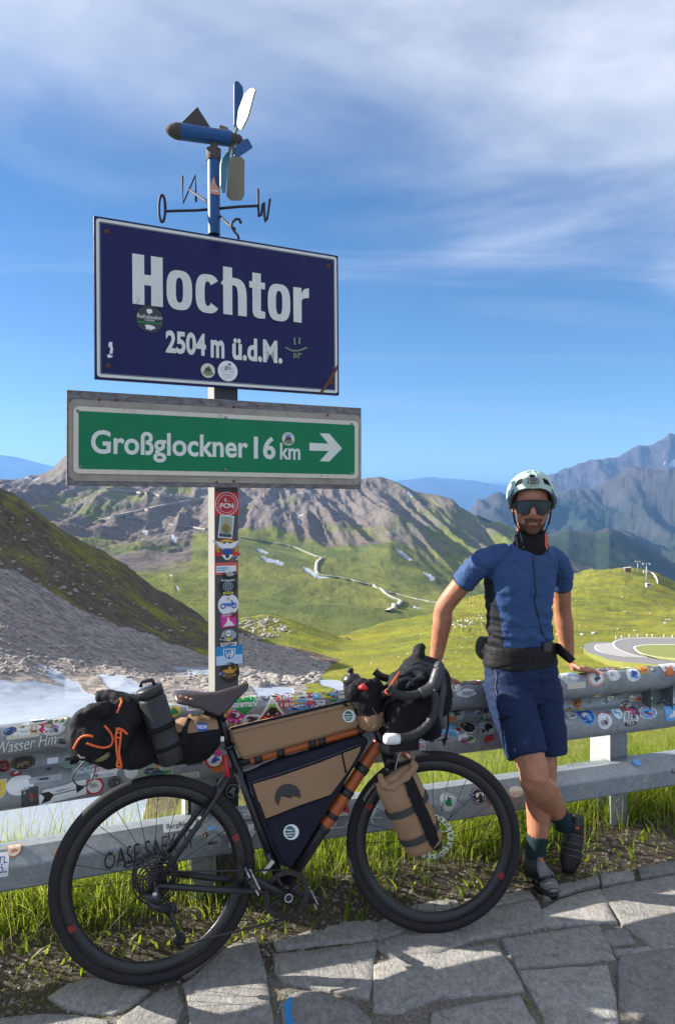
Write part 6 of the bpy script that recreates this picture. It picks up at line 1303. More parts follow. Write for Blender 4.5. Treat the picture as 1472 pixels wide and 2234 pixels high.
# --- stem bag (food pouch) and red buckle
stb = empty('stem_bag', BL(800, 1560), 'tan and black drawstring pouch with a red toggle beside the handlebar stem', 'bag')
def barrel(a, b, prof, sq=1.0, n=22):
    ax = (b-a); return MB().lathe(a, ax, [(ax.length*t, r) for t, r in [(0, 0)]+list(prof)+[(1, 0)]], n)
p0, p1 = BL(812, 1590, -.055), BL(796, 1492, -.055)
soft_obj('pouch', [barrel(p0, p1, [(.0, .030), (.08, .046), (.45, .052), (.75, .058), (.9, .050), (1, .030)])], [TAN, BLKF], stb, .005, 3, wrink(.03, .006, .02, .003, 530), lambda c: np.where(((c-np.array(p0)) @ np.array((p1-p0).normalized())) > (p1-p0).length*.36, 1, 0))
soft_obj('gathered_top', [ell(BL(790, 1497, -.055), .045, .045, .028), ell(BL(815, 1500, -.05), .035, .035, .032), ell(BL(772, 1510, -.06), .026, .03, .032)], BLKF, stb, .005, 3, wrink(.018, .009, .012, .004, 533))
MB().tube([BL(784, 1502, -.11), BL(790, 1498, -.115), BL(800, 1503, -.11)], [.008, .012, .008], 8).build('toggle', plain('red_plastic', (.65, .03, .02), .4), stb)
MB().tube(smoothpath([BL(a, b, -.11) for a, b in ((806, 1528), (815, 1550), (826, 1566), (824, 1578), (812, 1590))]), .0018, 5).build('drawstring', plain('cord_grey', (.16, .13, .10), .8), stb)
# --- water bottle standing in a pouch on the far side
wbt = empty('water_bottle', BL(768, 1530, .06), 'black sports bottle with push cap standing behind the stem pouch', 'bottle')
q0, q1 = BL(774, 1545, .06), BL(766, 1478, .06); ax = (q1-q0).normalized(); L_ = (q1-q0).length
MB().lathe(q0, ax, [(0, 0), (0, .034), (L_*.75, .036), (L_*.82, .033), (L_*.86, .037), (L_, .036), (L_+.006, .028)], 22).build('body', plain('smoked_bottle', (.018, .020, .024), .3, 0, .2, 20), wbt)
MB().lathe(q1, ax, [(.0, .0325), (.010, .030), (.012, .012), (.026, .011), (.028, .013), (.036, .012), (.037, 0)], 18).build('cap', M_BLACK, wbt)
# --- handlebar roll
hbr = empty('handlebar_roll', BL(890, 1570), 'big black dry bag roll strapped across the front of the handlebar', 'bag')
rc0 = BL(896, 1575, -.17); rc1 = rc0+fy*.36
soft_obj('roll', [barrel(rc0, rc1, [(.0, .055), (.03, .072), (.2, .080), (.8, .080), (.97, .072), (1, .055)], 1, 30), ell(BL(925, 1530, 0), .10, .14, .075), ell(BL(905, 1490, 0), .08, .12, .05), ell(BL(935, 1585, -.08), .045, .06, .05)], BLKF, hbr, .007, 4, wrink(.07, .007, .04, .003, 540))
for y in (-.08, .10): MB().torus(rc0+by*(.17+y), by, .083, .004, 40, 6, 0, 3.0).build('strap', BLKS, hbr)
MB().box((0, 0, 0), (.12, .004, .11), basis(BL(880, 1606, -.165)), 0, .002).build('end_patch', BLKS, hbr)
hit_r = None
MB().tube(smoothpath([BL(a, b, -.19) for a, b in ((976, 1500), (976, 1540), (977, 1580), (972, 1605), (970, 1612))]), .0035, 6, flat=(.4, 1.3, by)).build('loose_strap', BLKF, hbr)
MB().prism([BL(a, b, -.19) for a, b in ((962, 1612), (975, 1608), (968, 1628))], -by*.004).build('strap_end', BLKF, hbr)
t3, f3 = fit_text('K', .018, .022, .02); mk = BL(861, 1627, -.21)
# --- jacket bundled on top of the bar
jk = empty('bundled_jacket', BL(915, 1470), 'crumpled black rain jacket bundled on top of the handlebar bag', 'jacket')
soft_obj('bundle', [ell(BL(912, 1470, -.05), .075, .10, .045), ell(BL(885, 1486, -.08), .055, .07, .040), ell(BL(935, 1462, .0), .055, .10, .050), ell(BL(905, 1452, -.03), .045, .06, .032), ell(BL(915, 1428, -.03), .020, .022, .036), ell(BL(921, 1416, -.03), .012, .014, .020), ell(BL(955, 1480, .03), .035, .08, .055), ell(BL(872, 1492, -.10), .04, .045, .03)], BLKS, jk, .006, 3, wrink(.06, .014, .035, .006, 550))
M_STRAPG = fabric('strap_sheen', (.05, .055, .065), 1200, .5, .2, .2)
for pts in ([(880, 1470), (905, 1458), (930, 1463), (948, 1478)], [(872, 1485), (892, 1480), (900, 1495)], [(897, 1450), (915, 1445), (935, 1452)], [(885, 1500), (905, 1482), (925, 1478)]): MB().tube(smoothpath([BL(a, b, -.155) for a, b in pts]), .006, 6, flat=(.35, 1.2, by)).build('strap', M_STRAPG, jk)
MB().tube([BL(844, 1508, -.16), BL(872, 1466, -.12)], .0045, 6, flat=(.5, 1.2, by)).build('orange_strap', ORC, jk); MB().tube([BL(843, 1505, -.165), BL(850, 1515, -.165)], .011, 8).build('orange_knot', plain('red_band', (.42, .05, .03), .7), jk)
MB().box((0, 0, 0), (.115, .02, .015), basis(BL(852, 1492, .02)) @ Matrix.Rotation(-.32, 4, 'Y'), 0, .004).build('phone_mount', M_BLACK, bike)
MB().tube([BL(968, 1480, -.10), BL(972, 1520, -.10), BL(966, 1535, -.10)], [.020, .024, .014], 8, flat=(.6, 1.3, by)).build('hanging_flap', BLKF, hbr)
# --- fork bag
fkb = empty('fork_bag', BL(890, 1770, -.12), 'tan roll-top dry bag strapped to the fork in front of the wheel', 'bag')
YF = -.135
f0, f1 = BL(928, 1846, YF), BL(862, 1696, YF); fax = (f1-f0).normalized(); fL = (f1-f0).length
fr = (bx-fax*bx.dot(fax)).normalized()
def fring(t, a, b_, n=28): return [f0+fax*(fL*t)+fr*(a*math.cos(2*math.pi*i/n))+by*(b_*math.sin(2*math.pi*i/n)) for i in range(n)]
prof = [(-.02, .040, .030), (.0, .064, .050), (.06, .074, .060), (.4, .080, .064), (.75, .082, .060), (.92, .082, .040), (1.0, .080, .022), (1.06, .078, .018)]
o = soft_obj('bag_body', [MB().loft([fring(*q) for q in prof])], TAN, fkb, .005, 4, wrink(.06, .004, .03, .0015, 560)); hitf = surf_sampler(o)
rl = [BL(833, 1708, YF-.02), BL(848, 1718, YF-.025), BL(866, 1712, YF-.03), BL(886, 1694, YF-.03), BL(903, 1672, YF-.02), BL(896, 1662, YF-.01)]
soft_obj('roll_top', [MB().tube(smoothpath(rl), [.014+.003*math.sin(i) for i in range(len(smoothpath(rl)))], 10), MB().tube(smoothpath([BL(829, 1690, YF), BL(832, 1704, YF-.02), BL(842, 1716, YF-.02)]), .012, 8)], TAN, fkb, .004, 3, wrink(.03, .003, None, 0, 563))
ad = empty('fork_cage', f0); 
bpy.data.objects.remove(ad)
def belt(t, wid, mat, ro=.003, name='strap'):
    n = 32; r0 = []
    for dt in (-wid/2, wid/2):
        tt = t+dt/fL; a = np.interp(tt, [q[0] for q in prof], [q[1] for q in prof])+ro; b_ = np.interp(tt, [q[0] for q in prof], [q[2] for q in prof])+ro; r0.append(fring(float(tt), float(a), float(b_), n))
    MB().loft(r0, 0, False).build(name, mat, fkb)
belt(.22, .026, GREYS, .004); belt(.62, .026, GREYS, .004)
drape('centre_strap', hitf, [(BLKF, [(878, 1702), (898, 1694), (922, 1752), (946, 1806), (954, 1832), (941, 1850), (935, 1840), (912, 1788), (890, 1738)])], None, fkb, .008, 8)
MB().tube([BL(938, 1838, YF-.05), BL(946, 1846, YF-.03), fhub-fy*.06], .008, 8).build('strap_foot', BLKF, fkb)
# --- saddle bag
sbg = empty('saddle_bag', BL(420, 1610), 'black and tan saddle bag strapped under the saddle', 'bag')
o = soft_obj('bag_body', [ell(BL(420, 1612, 0), .10, .075, .085), ell(BL(375, 1620, 0), .12, .085, .075), ell(BL(455, 1600, 0), .05, .05, .07)], [BLKF, TAN], sbg, .007, 5, wrink(.07, .006, .03, .002, 570), None); hits = surf_sampler(o)
drape('tan_panel', hits, [(TAN, [(370, 1570), (400, 1556), (440, 1550), (470, 1560), (476, 1590), (450, 1594), (415, 1600), (384, 1598)])], None, sbg, .003, 7)
drape('label_patch', hits, [(BLU, [(425, 1590), (432, 1578), (450, 1580), (454, 1592), (440, 1598)]), (WHT, px_text('TAILFIN', 428, 450, 1583, 1591, .02))], None, sbg, .0055, 6)
MB().tube(smoothpath([p for p in [hits(a, b, .004) for a, b in ((424, 1548), (415, 1570), (405, 1595), (395, 1625))] if p]), .009, 6, flat=(.35, 1.4, by)).build('strap', BLKS, sbg)
MB().tube([BL(448, 1555, -.05), BL(470, 1560, -.03), BL(490, 1570, -.01)], .010, 6).build('post_strap', BLKF, sbg)
# --- bottle in a sleeve behind the saddle
bot = empty('insulated_bottle', BL(360, 1660, -.11), 'matt black bottle in a sleeve strapped beside the saddle bag', 'bottle')
q0, q1 = BL(376, 1660, -.125), BL(331, 1520, -.125); ax = (q1-q0).normalized(); L_ = (q1-q0).length
MB().lathe(q0, ax, [(-.008, 0), (-.008, .030), (0, .040), (L_*.28, .046), (L_*.30, .044), (L_*.52, .045), (L_*.54, .047), (L_*.56, .044), (L_*.95, .046), (L_, .042), (L_+.004, .036)], 28).build('body', plain('matt_black', (.013, .013, .014), .5, 0, .2, 25, .1), bot)
MB().lathe(q1, ax, [(.002, .030), (.004, .044), (.030, .045), (.034, .040), (.036, 0)], 26).build('lid', plain('lid_black', (.018, .018, .020), .4, 0, .2, 25), bot)
a1 = q1+ax*.036; MB().tube([a1-bx*.024, a1-bx*.018+ax*.018, a1+bx*.018+ax*.022, a1+bx*.024], .007, 8).build('lid_loop', M_BLACK, bot)
MB().torus(q0+ax*(L_*.54), ax, .046, .004, 30, 6, 0, 2.5).build('strap', BLKF, bot); MB().torus(q0+ax*(L_*.24), ax, .046, .004, 30, 6, 0, 2.0).build('strap', BLKF, bot)
# --- black soft-shell draped over the rear bag
sj = empty('soft_shell_jacket', BL(240, 1640), 'black soft-shell jacket with orange cord tied over the rear bag', 'jacket')
o = soft_obj('shell', [ell(BL(238, 1590, -.03), .13, .11, .085), ell(BL(205, 1600, -.05), .085, .10, .090), ell(BL(275, 1560, -.04), .075, .10, .070), ell(BL(255, 1538, -.02), .06, .08, .045), ell(BL(180, 1612, -.03), .05, .08, .065), ell(BL(300, 1620, -.02), .10, .09, .085), ell(BL(270, 1640, .0), .12, .08, .05), MB().tube(smoothpath([BL(250, 1545, -.09), BL(272, 1580, -.12), BL(262, 1612, -.13), BL(258, 1630, -.12)]), .030, 10), MB().tube(smoothpath([BL(215, 1522, -.04), BL(245, 1520, -.06), BL(275, 1535, -.09), BL(300, 1560, -.11)]), .024, 10), MB().tube(smoothpath([BL(165, 1600, -.06), BL(175, 1570, -.10), BL(205, 1552, -.12), BL(240, 1548, -.12)]), .026, 10), MB().tube([BL(180, 1640, -.06), BL(178, 1652, -.07)], .03, 10)], BLKS, sj, .006, 6, wrink(.08, .016, .05, .006, 580), None); hitj = surf_sampler(o)
def cord(pts, r, mat, parent, hit, name='cord', lift=.003):
    q = [hit(a, b, lift) for a, b in pts]; q = [p for p in q if p is not None]
    if len(q) > 1: MB().tube(smoothpath(q), r, 6).build(name, mat, parent)
cord([(163, 1632), (170, 1618), (180, 1608), (192, 1605), (204, 1607)], .0042, ORC, sj, hitj); cord([(190, 1620), (205, 1626), (225, 1630), (243, 1626), (249, 1615), (244, 1600), (236, 1590), (228, 1583)], .0042, ORC, sj, hitj); cord([(264, 1524), (266, 1532), (260, 1544), (256, 1556)], .0042, ORC, sj, hitj); cord([(255, 1590), (262, 1590), (270, 1594), (277, 1601)], .0042, ORC, sj, hitj)
loop = [(256, 1592), (253, 1605), (255, 1640), (258, 1655), (255, 1670), (260, 1678), (266, 1672), (262, 1655), (260, 1640), (264, 1606), (265, 1592), (256, 1592)]
MB().tube([BL(a, b, -.165) for a, b in loop], .0038, 6).build('cord_tail', ORC, sj)
for y in (1597, 1608, 1662, 1670): MB().tube([BL(255, y, -.165), BL(264, y+3, -.165)], .003, 5).build('cord_knot', ORC, sj)
mug = empty('enamel_mug', BL(216, 1645, -.07), 'pale olive mug hanging below the black jacket', 'mug')
soft_obj('cup', [ell(BL(216, 1641, -.075), .042, .042, .030)], plain('olive_enamel', (.24, .24, .13), .45, 0, .25, 40), mug, .004, 3)
MB().tube(smoothpath([BL(a, b, -.12) for a, b in ((190, 1655), (168, 1680), (160, 1700), (172, 1714), (192, 1712), (204, 1695), (210, 1670), (205, 1655))]), .0024, 6).build('cord', M_BLACK, mug)
MB().tube(smoothpath([BL(a, b, -.12) for a, b in ((172, 1646), (176, 1652), (186, 1652))]), .004, 6).build('carabiner', plain('rose_metal', (.55, .40, .36), .35, .6), mug)
# ================================================================ THE CYCLIST
def skin_mat():
    t = NT('skin'); c = t.geo(); n = t.noise(c, 25, 5, .6); n2 = t.noise(c, 260, 3, .6); n3 = t.noise(c, 8, 3, .5)
    col = t.mix(t.mr(n, .3, .7), (.33, .135, .075), (.43, .195, .115)); col = t.mix(t.mr(n3, .45, .7, 0, .4), col, (.38, .135, .075)); t.set(color=col, rough=.5, spec=.4); t.b.inputs['Subsurface Weight'].default_value = .08; t.b.inputs['Subsurface Radius'].default_value = (.01, .004, .002); t.bump(n2, .2, .0015); return t.mat
def beard_mat():
    t = NT('beard'); c = t.geo(); n = t.noise(c, 90, 5, .7); n2 = t.noise(c, 500, 3, .7, 0, 'Fac', (1, 1, .4)); col = t.mix(t.mr(n, .35, .68), (.085, .035, .018), (.20, .085, .042)); t.set(color=t.mix(t.mr(n2, .35, .65, 0, .5), col, (.05, .02, .01)), rough=.7, spec=.2); t.bump(n2, .6, .003); return t.mat
M_SKIN, M_BEARD = skin_mat(), beard_mat(); M_LIP = plain('lips', (.25, .10, .07), .5, 0, .1, 60)
man = empty('person', GP(1195, 1945), 'person in blue cycling jersey and navy shorts leaning on the rail with crossed legs', 'person')
hf = Vector((-.20, -.98, -.02)).normalized(); hr = Vector((0, 0, 1)).cross(hf).normalized(); hu = hf.cross(hr).normalized()
if hu.z < 0: hu = -hu
hr = hu.cross(hf); HC = P(1159, 1104, 3.215)                  # centre of the head at eye height
# hr points to the viewer's left or right? keep r = viewer's right
if hr.x < 0: hr = -hr
def HP(r, f, u): return HC+hr*r+hf*f+hu*u
tf = Vector((.27, -.963, 0)).normalized(); tr = Vector((.963, .27, 0)).normalized()      # chest direction; tr = viewer's right
def ering(c, a, b, f=tf, r=tr, n=28, e=2.0, up=None, front=None):
    o = []
    for i in range(n):
        t = 2*math.pi*i/n; ct, st_ = math.cos(t), math.sin(t); x = math.copysign(abs(ct)**(2/e), ct)*a; y = math.copysign(abs(st_)**(2/e), st_)*b
        if front and st_ > 0: y *= front
        o.append(c+r*x+f*y)
    return o
def limb(pts, rad, n=16): return MB().tube(smoothpath(pts, 4), list(np.interp(np.linspace(0, len(pts)-1, (len(pts)-1)*4+1), range(len(pts)), rad)), n)
sR, eR, wR = P(1049, 1221, 3.17), P(970, 1322, 3.27), P(951, 1436, 3.33)
sL, eL, wL = P(1221, 1226, 3.30), P(1226, 1330, 3.44), P(1238, 1432, 3.50)
hipR, knR, anR = P(1100, 1490, 3.20), P(1163, 1694, 2.99), P(1229, 1795, 3.30)
hipL, knL, anL = P(1172, 1492, 3.25), P(1184, 1692, 3.16), P(1166, 1878, 3.17)
shapes = []
tor = [(P(1135, 1475, 3.20), .125, .085), (P(1134, 1440, 3.21), .130, .085), (P(1133, 1390, 3.215), .135, .092), (P(1132, 1330, 3.22), .140, .098), (P(1134, 1270, 3.22), .145, .095), (P(1138, 1235, 3.225), .135, .085), (P(1144, 1205, 3.225), .080, .065), (P(1150, 1188, 3.225), .06, .06)]
shapes.append(MB().loft([ering(c, a, b) for c, a, b in tor]))
shapes.append(limb([P(1150, 1205, 3.225), P(1155, 1165, 3.22), P(1158, 1130, 3.22)], [.062, .058, .058]))
# head: stacked rings (height above eyes, half width, front, back)
hd = [(-.118, .020, .070, -.030), (-.112, .036, .084, -.010), (-.098, .048, .094, .02), (-.080, .057, .098, .05), (-.055, .0635, .098, .075), (-.030, .0685, .096, .085), (0, .0725, .093, .092), (.030, .074, .094, .096), (.060, .073, .090, .094), (.085, .066, .078, .084), (.105, .050, .056, .062), (.118, .022, .024, .028)]
rings = []
for u, w, fr_, bk in hd:
    ring = []
    for i in range(32):
        t = 2*math.pi*i/32; s = math.sin(t); ring.append(HP(math.cos(t)*w, (s*fr_ if s > 0 else s*max(bk, .03))*(abs(s)**.0), u))
    rings.append(ring)
shapes.append(MB().loft(rings))
def he(r, f, u, a, b, c): return ell(HP(r, f, u), a, b, c, Matrix((hr, hf, hu)).transposed())
shapes += [MB().tube([HP(0, .088, .012), HP(0, .104, -.012), HP(0, .116, -.030), HP(0, .106, -.042)], [.008, .011, .014, .010], 10), he(.013, .100, -.038, .009, .011, .008), he(-.013, .100, -.038, .009, .011, .008)]
shapes += [he(0, .090, .026, .050, .012, .010), he(.040, .070, -.030, .022, .022, .020), he(-.040, .070, -.030, .022, .022, .020), he(0, .088, -.103, .026, .018, .018)]
shapes += [MB().tube([HP(-.022, .090, -.070), HP(0, .102, -.0665), HP(.022, .090, -.070)], [.004, .0065, .004], 8), MB().tube([HP(-.020, .089, -.081), HP(0, .102, -.080), HP(.020, .089, -.081)], [.004, .0075, .004], 8)]
for s in (-1, 1): shapes.append(ell(HP(s*.076, -.005, -.005), .010, .020, .032, Matrix((hr, hf, hu)).transposed()))
# arms
shapes.append(limb([sR, lerp(sR, eR, .5), eR, lerp(eR, wR, .28), lerp(eR, wR, .7), wR], [.040, .0445, .041, .044, .036, .029])); shapes.append(limb([sL, lerp(sL, eL, .5), eL, lerp(eL, wL, .28), lerp(eL, wL, .7), wL], [.040, .0435, .040, .043, .036, .029]))
shapes.append(limb([P(1090, 1222, 3.2), sR], [.045, .045])); shapes.append(limb([P(1190, 1222, 3.26), sL], [.045, .045]))
# legs
shapes.append(limb([hipR, lerp(hipR, knR, .5), knR+Vector((0, 0, .03)), knR-Vector((0, 0, .02)), lerp(knR, anR, .35)+Vector((.012, .02, -.01)), lerp(knR, anR, .7), anR], [.078, .072, .060, .056, .062, .046, .035]))
shapes.append(limb([hipL, lerp(hipL, knL, .5), knL, lerp(knL, anL, .28)+Vector((.0, .025, 0)), lerp(knL, anL, .65), anL], [.078, .070, .057, .060, .045, .034]))
def hand(wrist, palm, knuck, spread, tipz, sgn, thumb_dir, curl=.006):
    """palm flat on the rail: five separate fingers over the edge"""
    out = [MB().loft([[wrist+v*.9 for v in _oval(.026, .017, palm-wrist)], [lerp(wrist, palm, .5)+v for v in _oval(.032, .015, palm-wrist)], [palm+v for v in _oval(.040, .0135, palm-wrist)], [lerp(palm, knuck, .8)+v for v in _oval(.040, .011, palm-wrist)]])]
    ax = (knuck-palm).normalized(); sd2 = Vector((0, 0, 1)).cross(ax).normalized()
    for i, L in enumerate((.072, .082, .077, .060)):
        o = (i-1.5)*.0205; b0 = knuck+sd2*(o*sgn)-ax*.012; d = (ax+sd2*(o*sgn*spread)).normalized()
        out.append(MB().tube([b0, b0+d*L*.42+Vector((0, 0, .006)), b0+d*L*.75+Vector((0, 0, -.001)), b0+d*L+Vector((0, 0, -curl-.008))], [.0092, .0088, .0080, .0066], 8))
    tb = lerp(wrist, palm, .55)-sd2*(.026*sgn); out.append(MB().tube([tb, tb+thumb_dir*.030, tb+thumb_dir*.055+Vector((0, 0, -.004))], [.0115, .010, .0078], 8))
    return out
def _oval(a, b, axis):
    ax = axis.normalized(); s = Vector((0, 0, 1)).cross(ax).normalized(); u = ax.cross(s); return [s*(a*math.cos(2*math.pi*i/14))+u*(b*math.sin(2*math.pi*i/14)) for i in range(14)]
def rail_top(px, t, up): s = rail_hit(px, 1480, WB)[0]; return RP(s, t, RTOP+up)
pL = rail_top(1262, -.012, .018); kL = rail_top(1280, .004, .016)
shapes += hand(wL, pL, kL, .9, 0, 1, (Vector((.35, -.9, -.1))).normalized())
pR = rail_top(962, -.03, .018); kR = rail_top(978, -.028, .016)
shapes += hand(wR, pR, kR, .8, 0, 1, Vector((.2, -.95, -.1)).normalized())
def body_mat(c):
    d = c-np.array(HC); r, f, u = d @ np.array(hr), d @ np.array(hf), d @ np.array(hu); n = fbm(c[:, 0]*120, c[:, 1]*120, c[:, 2]*120, 2, 600)*.006
    face = (f > .02) & (u > -.14) & (u < .05)
    beard = face & (((np.abs(r) < .036+n) & (u < -.050+n*.6)) | ((np.abs(r) < .062) & (u < -.074+n*1.2)))
    nose = (f > .108) & (u > -.052)
    out = np.where(beard & ~nose, 1, 0); return np.where((np.abs(r) < .021-np.abs(u+.0725)*.9) & (u < -.0665) & (u > -.0785) & (f > .085), 2, out)
soft_obj('body', shapes, [M_SKIN, M_BEARD, M_LIP], man, .0042, 5, lambda v, n: fbm(v[:, 0]*40, v[:, 1]*40, v[:, 2]*40, 2, 610)*.0008, body_mat)
# --- jersey
JB = fabric('jersey_blue', (.034, .072, .178), 1200, .7, .10, .22, .15); JD = fabric('jersey_black', (.012, .013, .017), 1200, .75, .2, .25, .15)
jt = [(P(1134, 1432, 3.215), .148, .102), (P(1134, 1400, 3.217), .145, .103), (P(1132, 1360, 3.22), .142, .104), (P(1131, 1320, 3.22), .146, .108), (P(1133, 1280, 3.222), .157, .114), (P(1135, 1245, 3.224), .163, .112), (P(1139, 1218, 3.226), .150, .100), (P(1146, 1200, 3.228), .105, .084), (P(1151, 1188, 3.228), .078, .072)]
js = [MB().loft([ering(c, a, b, e=2.2) for c, a, b in jt])]
cuR, cuL = lerp(sR, eR, .50), lerp(sL, eL, .50)
js.append(limb([P(1105, 1208, 3.20), P(1075, 1216, 3.185), sR+Vector((.004, 0, -.012)), lerp(sR, eR, .3), cuR], [.045, .050, .052, .0525, .0495])); js.append(limb([P(1180, 1210, 3.25), P(1205, 1217, 3.275), sL+Vector((-.004, 0, -.012)), lerp(sL, eL, .28), cuL], [.045, .049, .050, .0515, .0485]))
def jdisp(v, n):
    d = v-np.array(P(1132, 1300, 3.22)); r = d @ np.array(tr); z = v[:, 2]; low = np.clip((1.36-z)/.26, 0, 1); pull = np.sin(z*105+r*22+fbm(v[:, 0]*9, v[:, 1]*9, v[:, 2]*9, 3, 621)*4.5); crease = fbm(v[:, 0]*14+z*10, v[:, 1]*14, z*38, 4, 625, .5, True)
    return low*(pull*.0035+crease*.0085)+fbm(v[:, 0]*16, v[:, 1]*16, z*16, 4, 627)*.005*(1-low*.4)+np.clip(fbm(v[:, 0]*24+z*20, v[:, 1]*24, z*30, 3, 629, .5, True), 0, 1)*.006*(1-low)
def jmat(c):
    d = c-np.array(P(1132, 1300, 3.22)); r, f, z = d @ np.array(tr), d @ np.array(tf), c[:, 2]; arm = np.abs(r) > .165+np.clip((z-1.26)*2, 0, .1)
    ang = np.degrees(np.arctan2(f, np.abs(r))); edge = 36-np.clip((z-1.02)*70, 0, 30)
    st_ = fbm(c[:, 0]*22, c[:, 1]*22, c[:, 2]*16, 4, 671)-((c[:, 2]-1.24)/.12)**2*.25
    return np.where((st_ > .30) & (f > .03) & (np.abs(r) < .12), 2, 0)+np.where((ang < edge) & (ang > -25) & (z < 1.335) & (z > .9) & (np.abs(r) < .19) & ~((z > 1.24) & (np.abs(r) > .172)), 1, 0)*(1-np.where((st_ > .30) & (f > .03) & (np.abs(r) < .12), 1, 0))
STAIN = fabric('jersey_damp', (.026, .058, .165), 1200, .6, .1, .2)
jo = soft_obj('jersey', js, [JB, JD, STAIN], man, .0055, 5, jdisp, jmat); hj = surf_sampler(jo)
M_SEAM = plain('jersey_seam', (.016, .034, .09), .8)
for pts in ([(1117, 1196), (1098, 1216), (1078, 1240), (1066, 1268)], [(1189, 1198), (1203, 1218), (1212, 1242), (1214, 1266)], [(1075, 1290), (1085, 1330), (1098, 1370), (1108, 1396)]):
    q = [p for p in [hj(a, b, .0006) for a, b in cat2_(pts, 8)] if p]
    if len(q) > 1: MB().tube(q, .0013, 5).build('seam', M_SEAM, man)
MZIP = plain('zip_black', (.012, .012, .015), .5)
zp = [hj(a, b, .001) for a, b in ((1162, 1212), (1164, 1240), (1166, 1268), (1168, 1290), (1165, 1312), (1170, 1330), (1175, 1352), (1180, 1375), (1190, 1395))]
MB().tube(smoothpath([q for q in zp if q]), .0034, 6).build('zip', MZIP, man)
for q, s0, e0, r_ in ((cuR, sR, eR, .0605), (cuL, sL, eL, .0585)): MB().torus(q, (e0-s0), r_-.0105, .0026, 36, 6).build('cuff', JD, man)
# --- neck gaiter
NG = fabric('gaiter_black', (.014, .012, .015), 900, .85, .25, .4); 
ng = [MB().loft([ering(P(1153, 1207, 3.215), .072, .082, hf, hr), ering(P(1155, 1195, 3.212), .076, .086, hf, hr), ering(P(1156, 1180, 3.21), .073, .082, hf, hr), ering(P(1157, 1166, 3.212), .066, .070, hf, hr), ering(P(1158, 1158, 3.215), .060, .050, hf, hr)])]
ngo = soft_obj('neck_gaiter', ng, NG, man, .0045, 3, lambda v, n: fbm(v[:, 0]*30+v[:, 2]*30, v[:, 1]*30, v[:, 2]*22, 3, 631, .5, True)*.006); hn_ = surf_sampler(ngo)
M_CORAL = fabric('gaiter_coral', (.55, .13, .09), 900, .8, .1, .3)
drape('coral_band', hn_, [(M_CORAL, [(1187, 1160), (1197, 1150), (1198, 1185), (1191, 1200), (1187, 1190)])], None, man, .0025, 5)
for pts in ([(1127, 1165), (1126, 1180), (1129, 1196)], [(1133, 1160), (1138, 1180), (1142, 1196)]): 
    q = [hn_(a, b, .001) for a, b in pts]; q = [p for p in q if p]
    if len(q) > 1: MB().tube(q, .0013, 5).build('gaiter_print', plain('print_grey', (.30, .26, .28), .8), man)
# --- shorts
SN = fabric('shorts_navy', (.011, .023, .066), 1000, .75, .12, .25, .15)
def legtube(h, k, t_end, r0, r1, off=Vector()):
    e = lerp(h, k, t_end)+off; return limb([h, lerp(h, e, .35), lerp(h, e, .7), e], [r0, r0*.98, (r0+r1)/2, r1], 20)
ss = [MB().loft([ering(P(1134, 1412, 3.215), .152, .108), ering(P(1134, 1440, 3.212), .160, .115), ering(P(1136, 1470, 3.205), .166, .120), ering(P(1137, 1500, 3.195), .160, .118), ering(P(1138, 1525, 3.19), .13, .10)])]
ss.append(legtube(P(1100, 1482, 3.18), knR, .80, .098, .085, Vector((0, 0, 0)))); ss.append(legtube(P(1172, 1484, 3.235), P(1203, 1694, 3.15), .78, .094, .080))
def sdisp(v, n):
    z = v[:, 2]; up_ = np.clip((z-.62)/.2, 0, 1); r = (v-np.array(P(1134, 1500, 3.2))) @ np.array(tr)
    return up_*np.clip(fbm(v[:, 0]*10+z*14, v[:, 1]*10, z*30, 4, 641, .5, True), -.4, 1)*.0075+fbm(v[:, 0]*12, v[:, 1]*12, z*12, 4, 645)*.006+fbm(v[:, 0]*40, v[:, 1]*40, z*40, 2, 647)*.001
so_ = soft_obj('shorts', ss, SN, man, .0055, 4, sdisp); hs = surf_sampler(so_)
cordpts = lambda pts, r, m, nm: (lambda q: MB().tube(smoothpath(q), r, 6).build(nm, m, man) if len(q) > 1 else None)([p for p in [hs(a, b, .0005) for a, b in pts] if p])
cordpts([(1080, 1462), (1082, 1480), (1080, 1500), (1085, 1522)], .0022, plain('zip_brown', (.10, .07, .06), .6), 'pocket_zip'); cordpts([(1176, 1450), (1180, 1480), (1184, 1510)], .0016, plain('seam', (.008, .012, .03), .8), 'fly_seam'); cordpts([(1088, 1570), (1100, 1567), (1112, 1562)], .004, BLKF, 'small_zip')
# --- belt and waist pack
BT = fabric('belt_black', (.012, .012, .013), 300, .6, .2, .6, .1)
bt = [MB().loft([ering(P(1134, 1452, 3.213), .166, .124), ering(P(1134, 1446, 3.213), .170, .128), ering(P(1134, 1408, 3.215), .162, .120), ering(P(1134, 1402, 3.215), .156, .114)])]
bto = soft_obj('waist_belt', bt, BT, man, .0045, 2, lambda v, n: np.sin(v[:, 2]*520)*.0009+fbm(v[:, 0]*20, v[:, 1]*20, v[:, 2]*60, 3, 651)*.003); hb_ = surf_sampler(bto)
drape('belt_flap', hb_, [(BT, [(1062, 1440), (1072, 1425), (1150, 1436), (1120, 1446), (1070, 1458)])], None, man, .004, 7)
def rib(name, pts, mat, th=.004):
    MB().prism(pts, tf*th).build(name, mat, man)
bk = hb_(1192, 1413, .004)
MB().box((0, 0, 0), (.040, .014, .040), Matrix.Translation(bk) @ Matrix(((tr.x, tf.x, 0), (tr.y, tf.y, 0), (0, 0, 1))).to_4x4(), 0, .004).build('buckle', plain('buckle', (.03, .03, .03), .35), man)
tl = [P(1210, 1402, 3.22), P(1218, 1404, 3.17), P(1252, 1437, 3.15), P(1240, 1447, 3.15), P(1213, 1426, 3.19)]
MB().prism(tl, Vector((.004, -.006, 0))).build('strap_tail', BT, man)
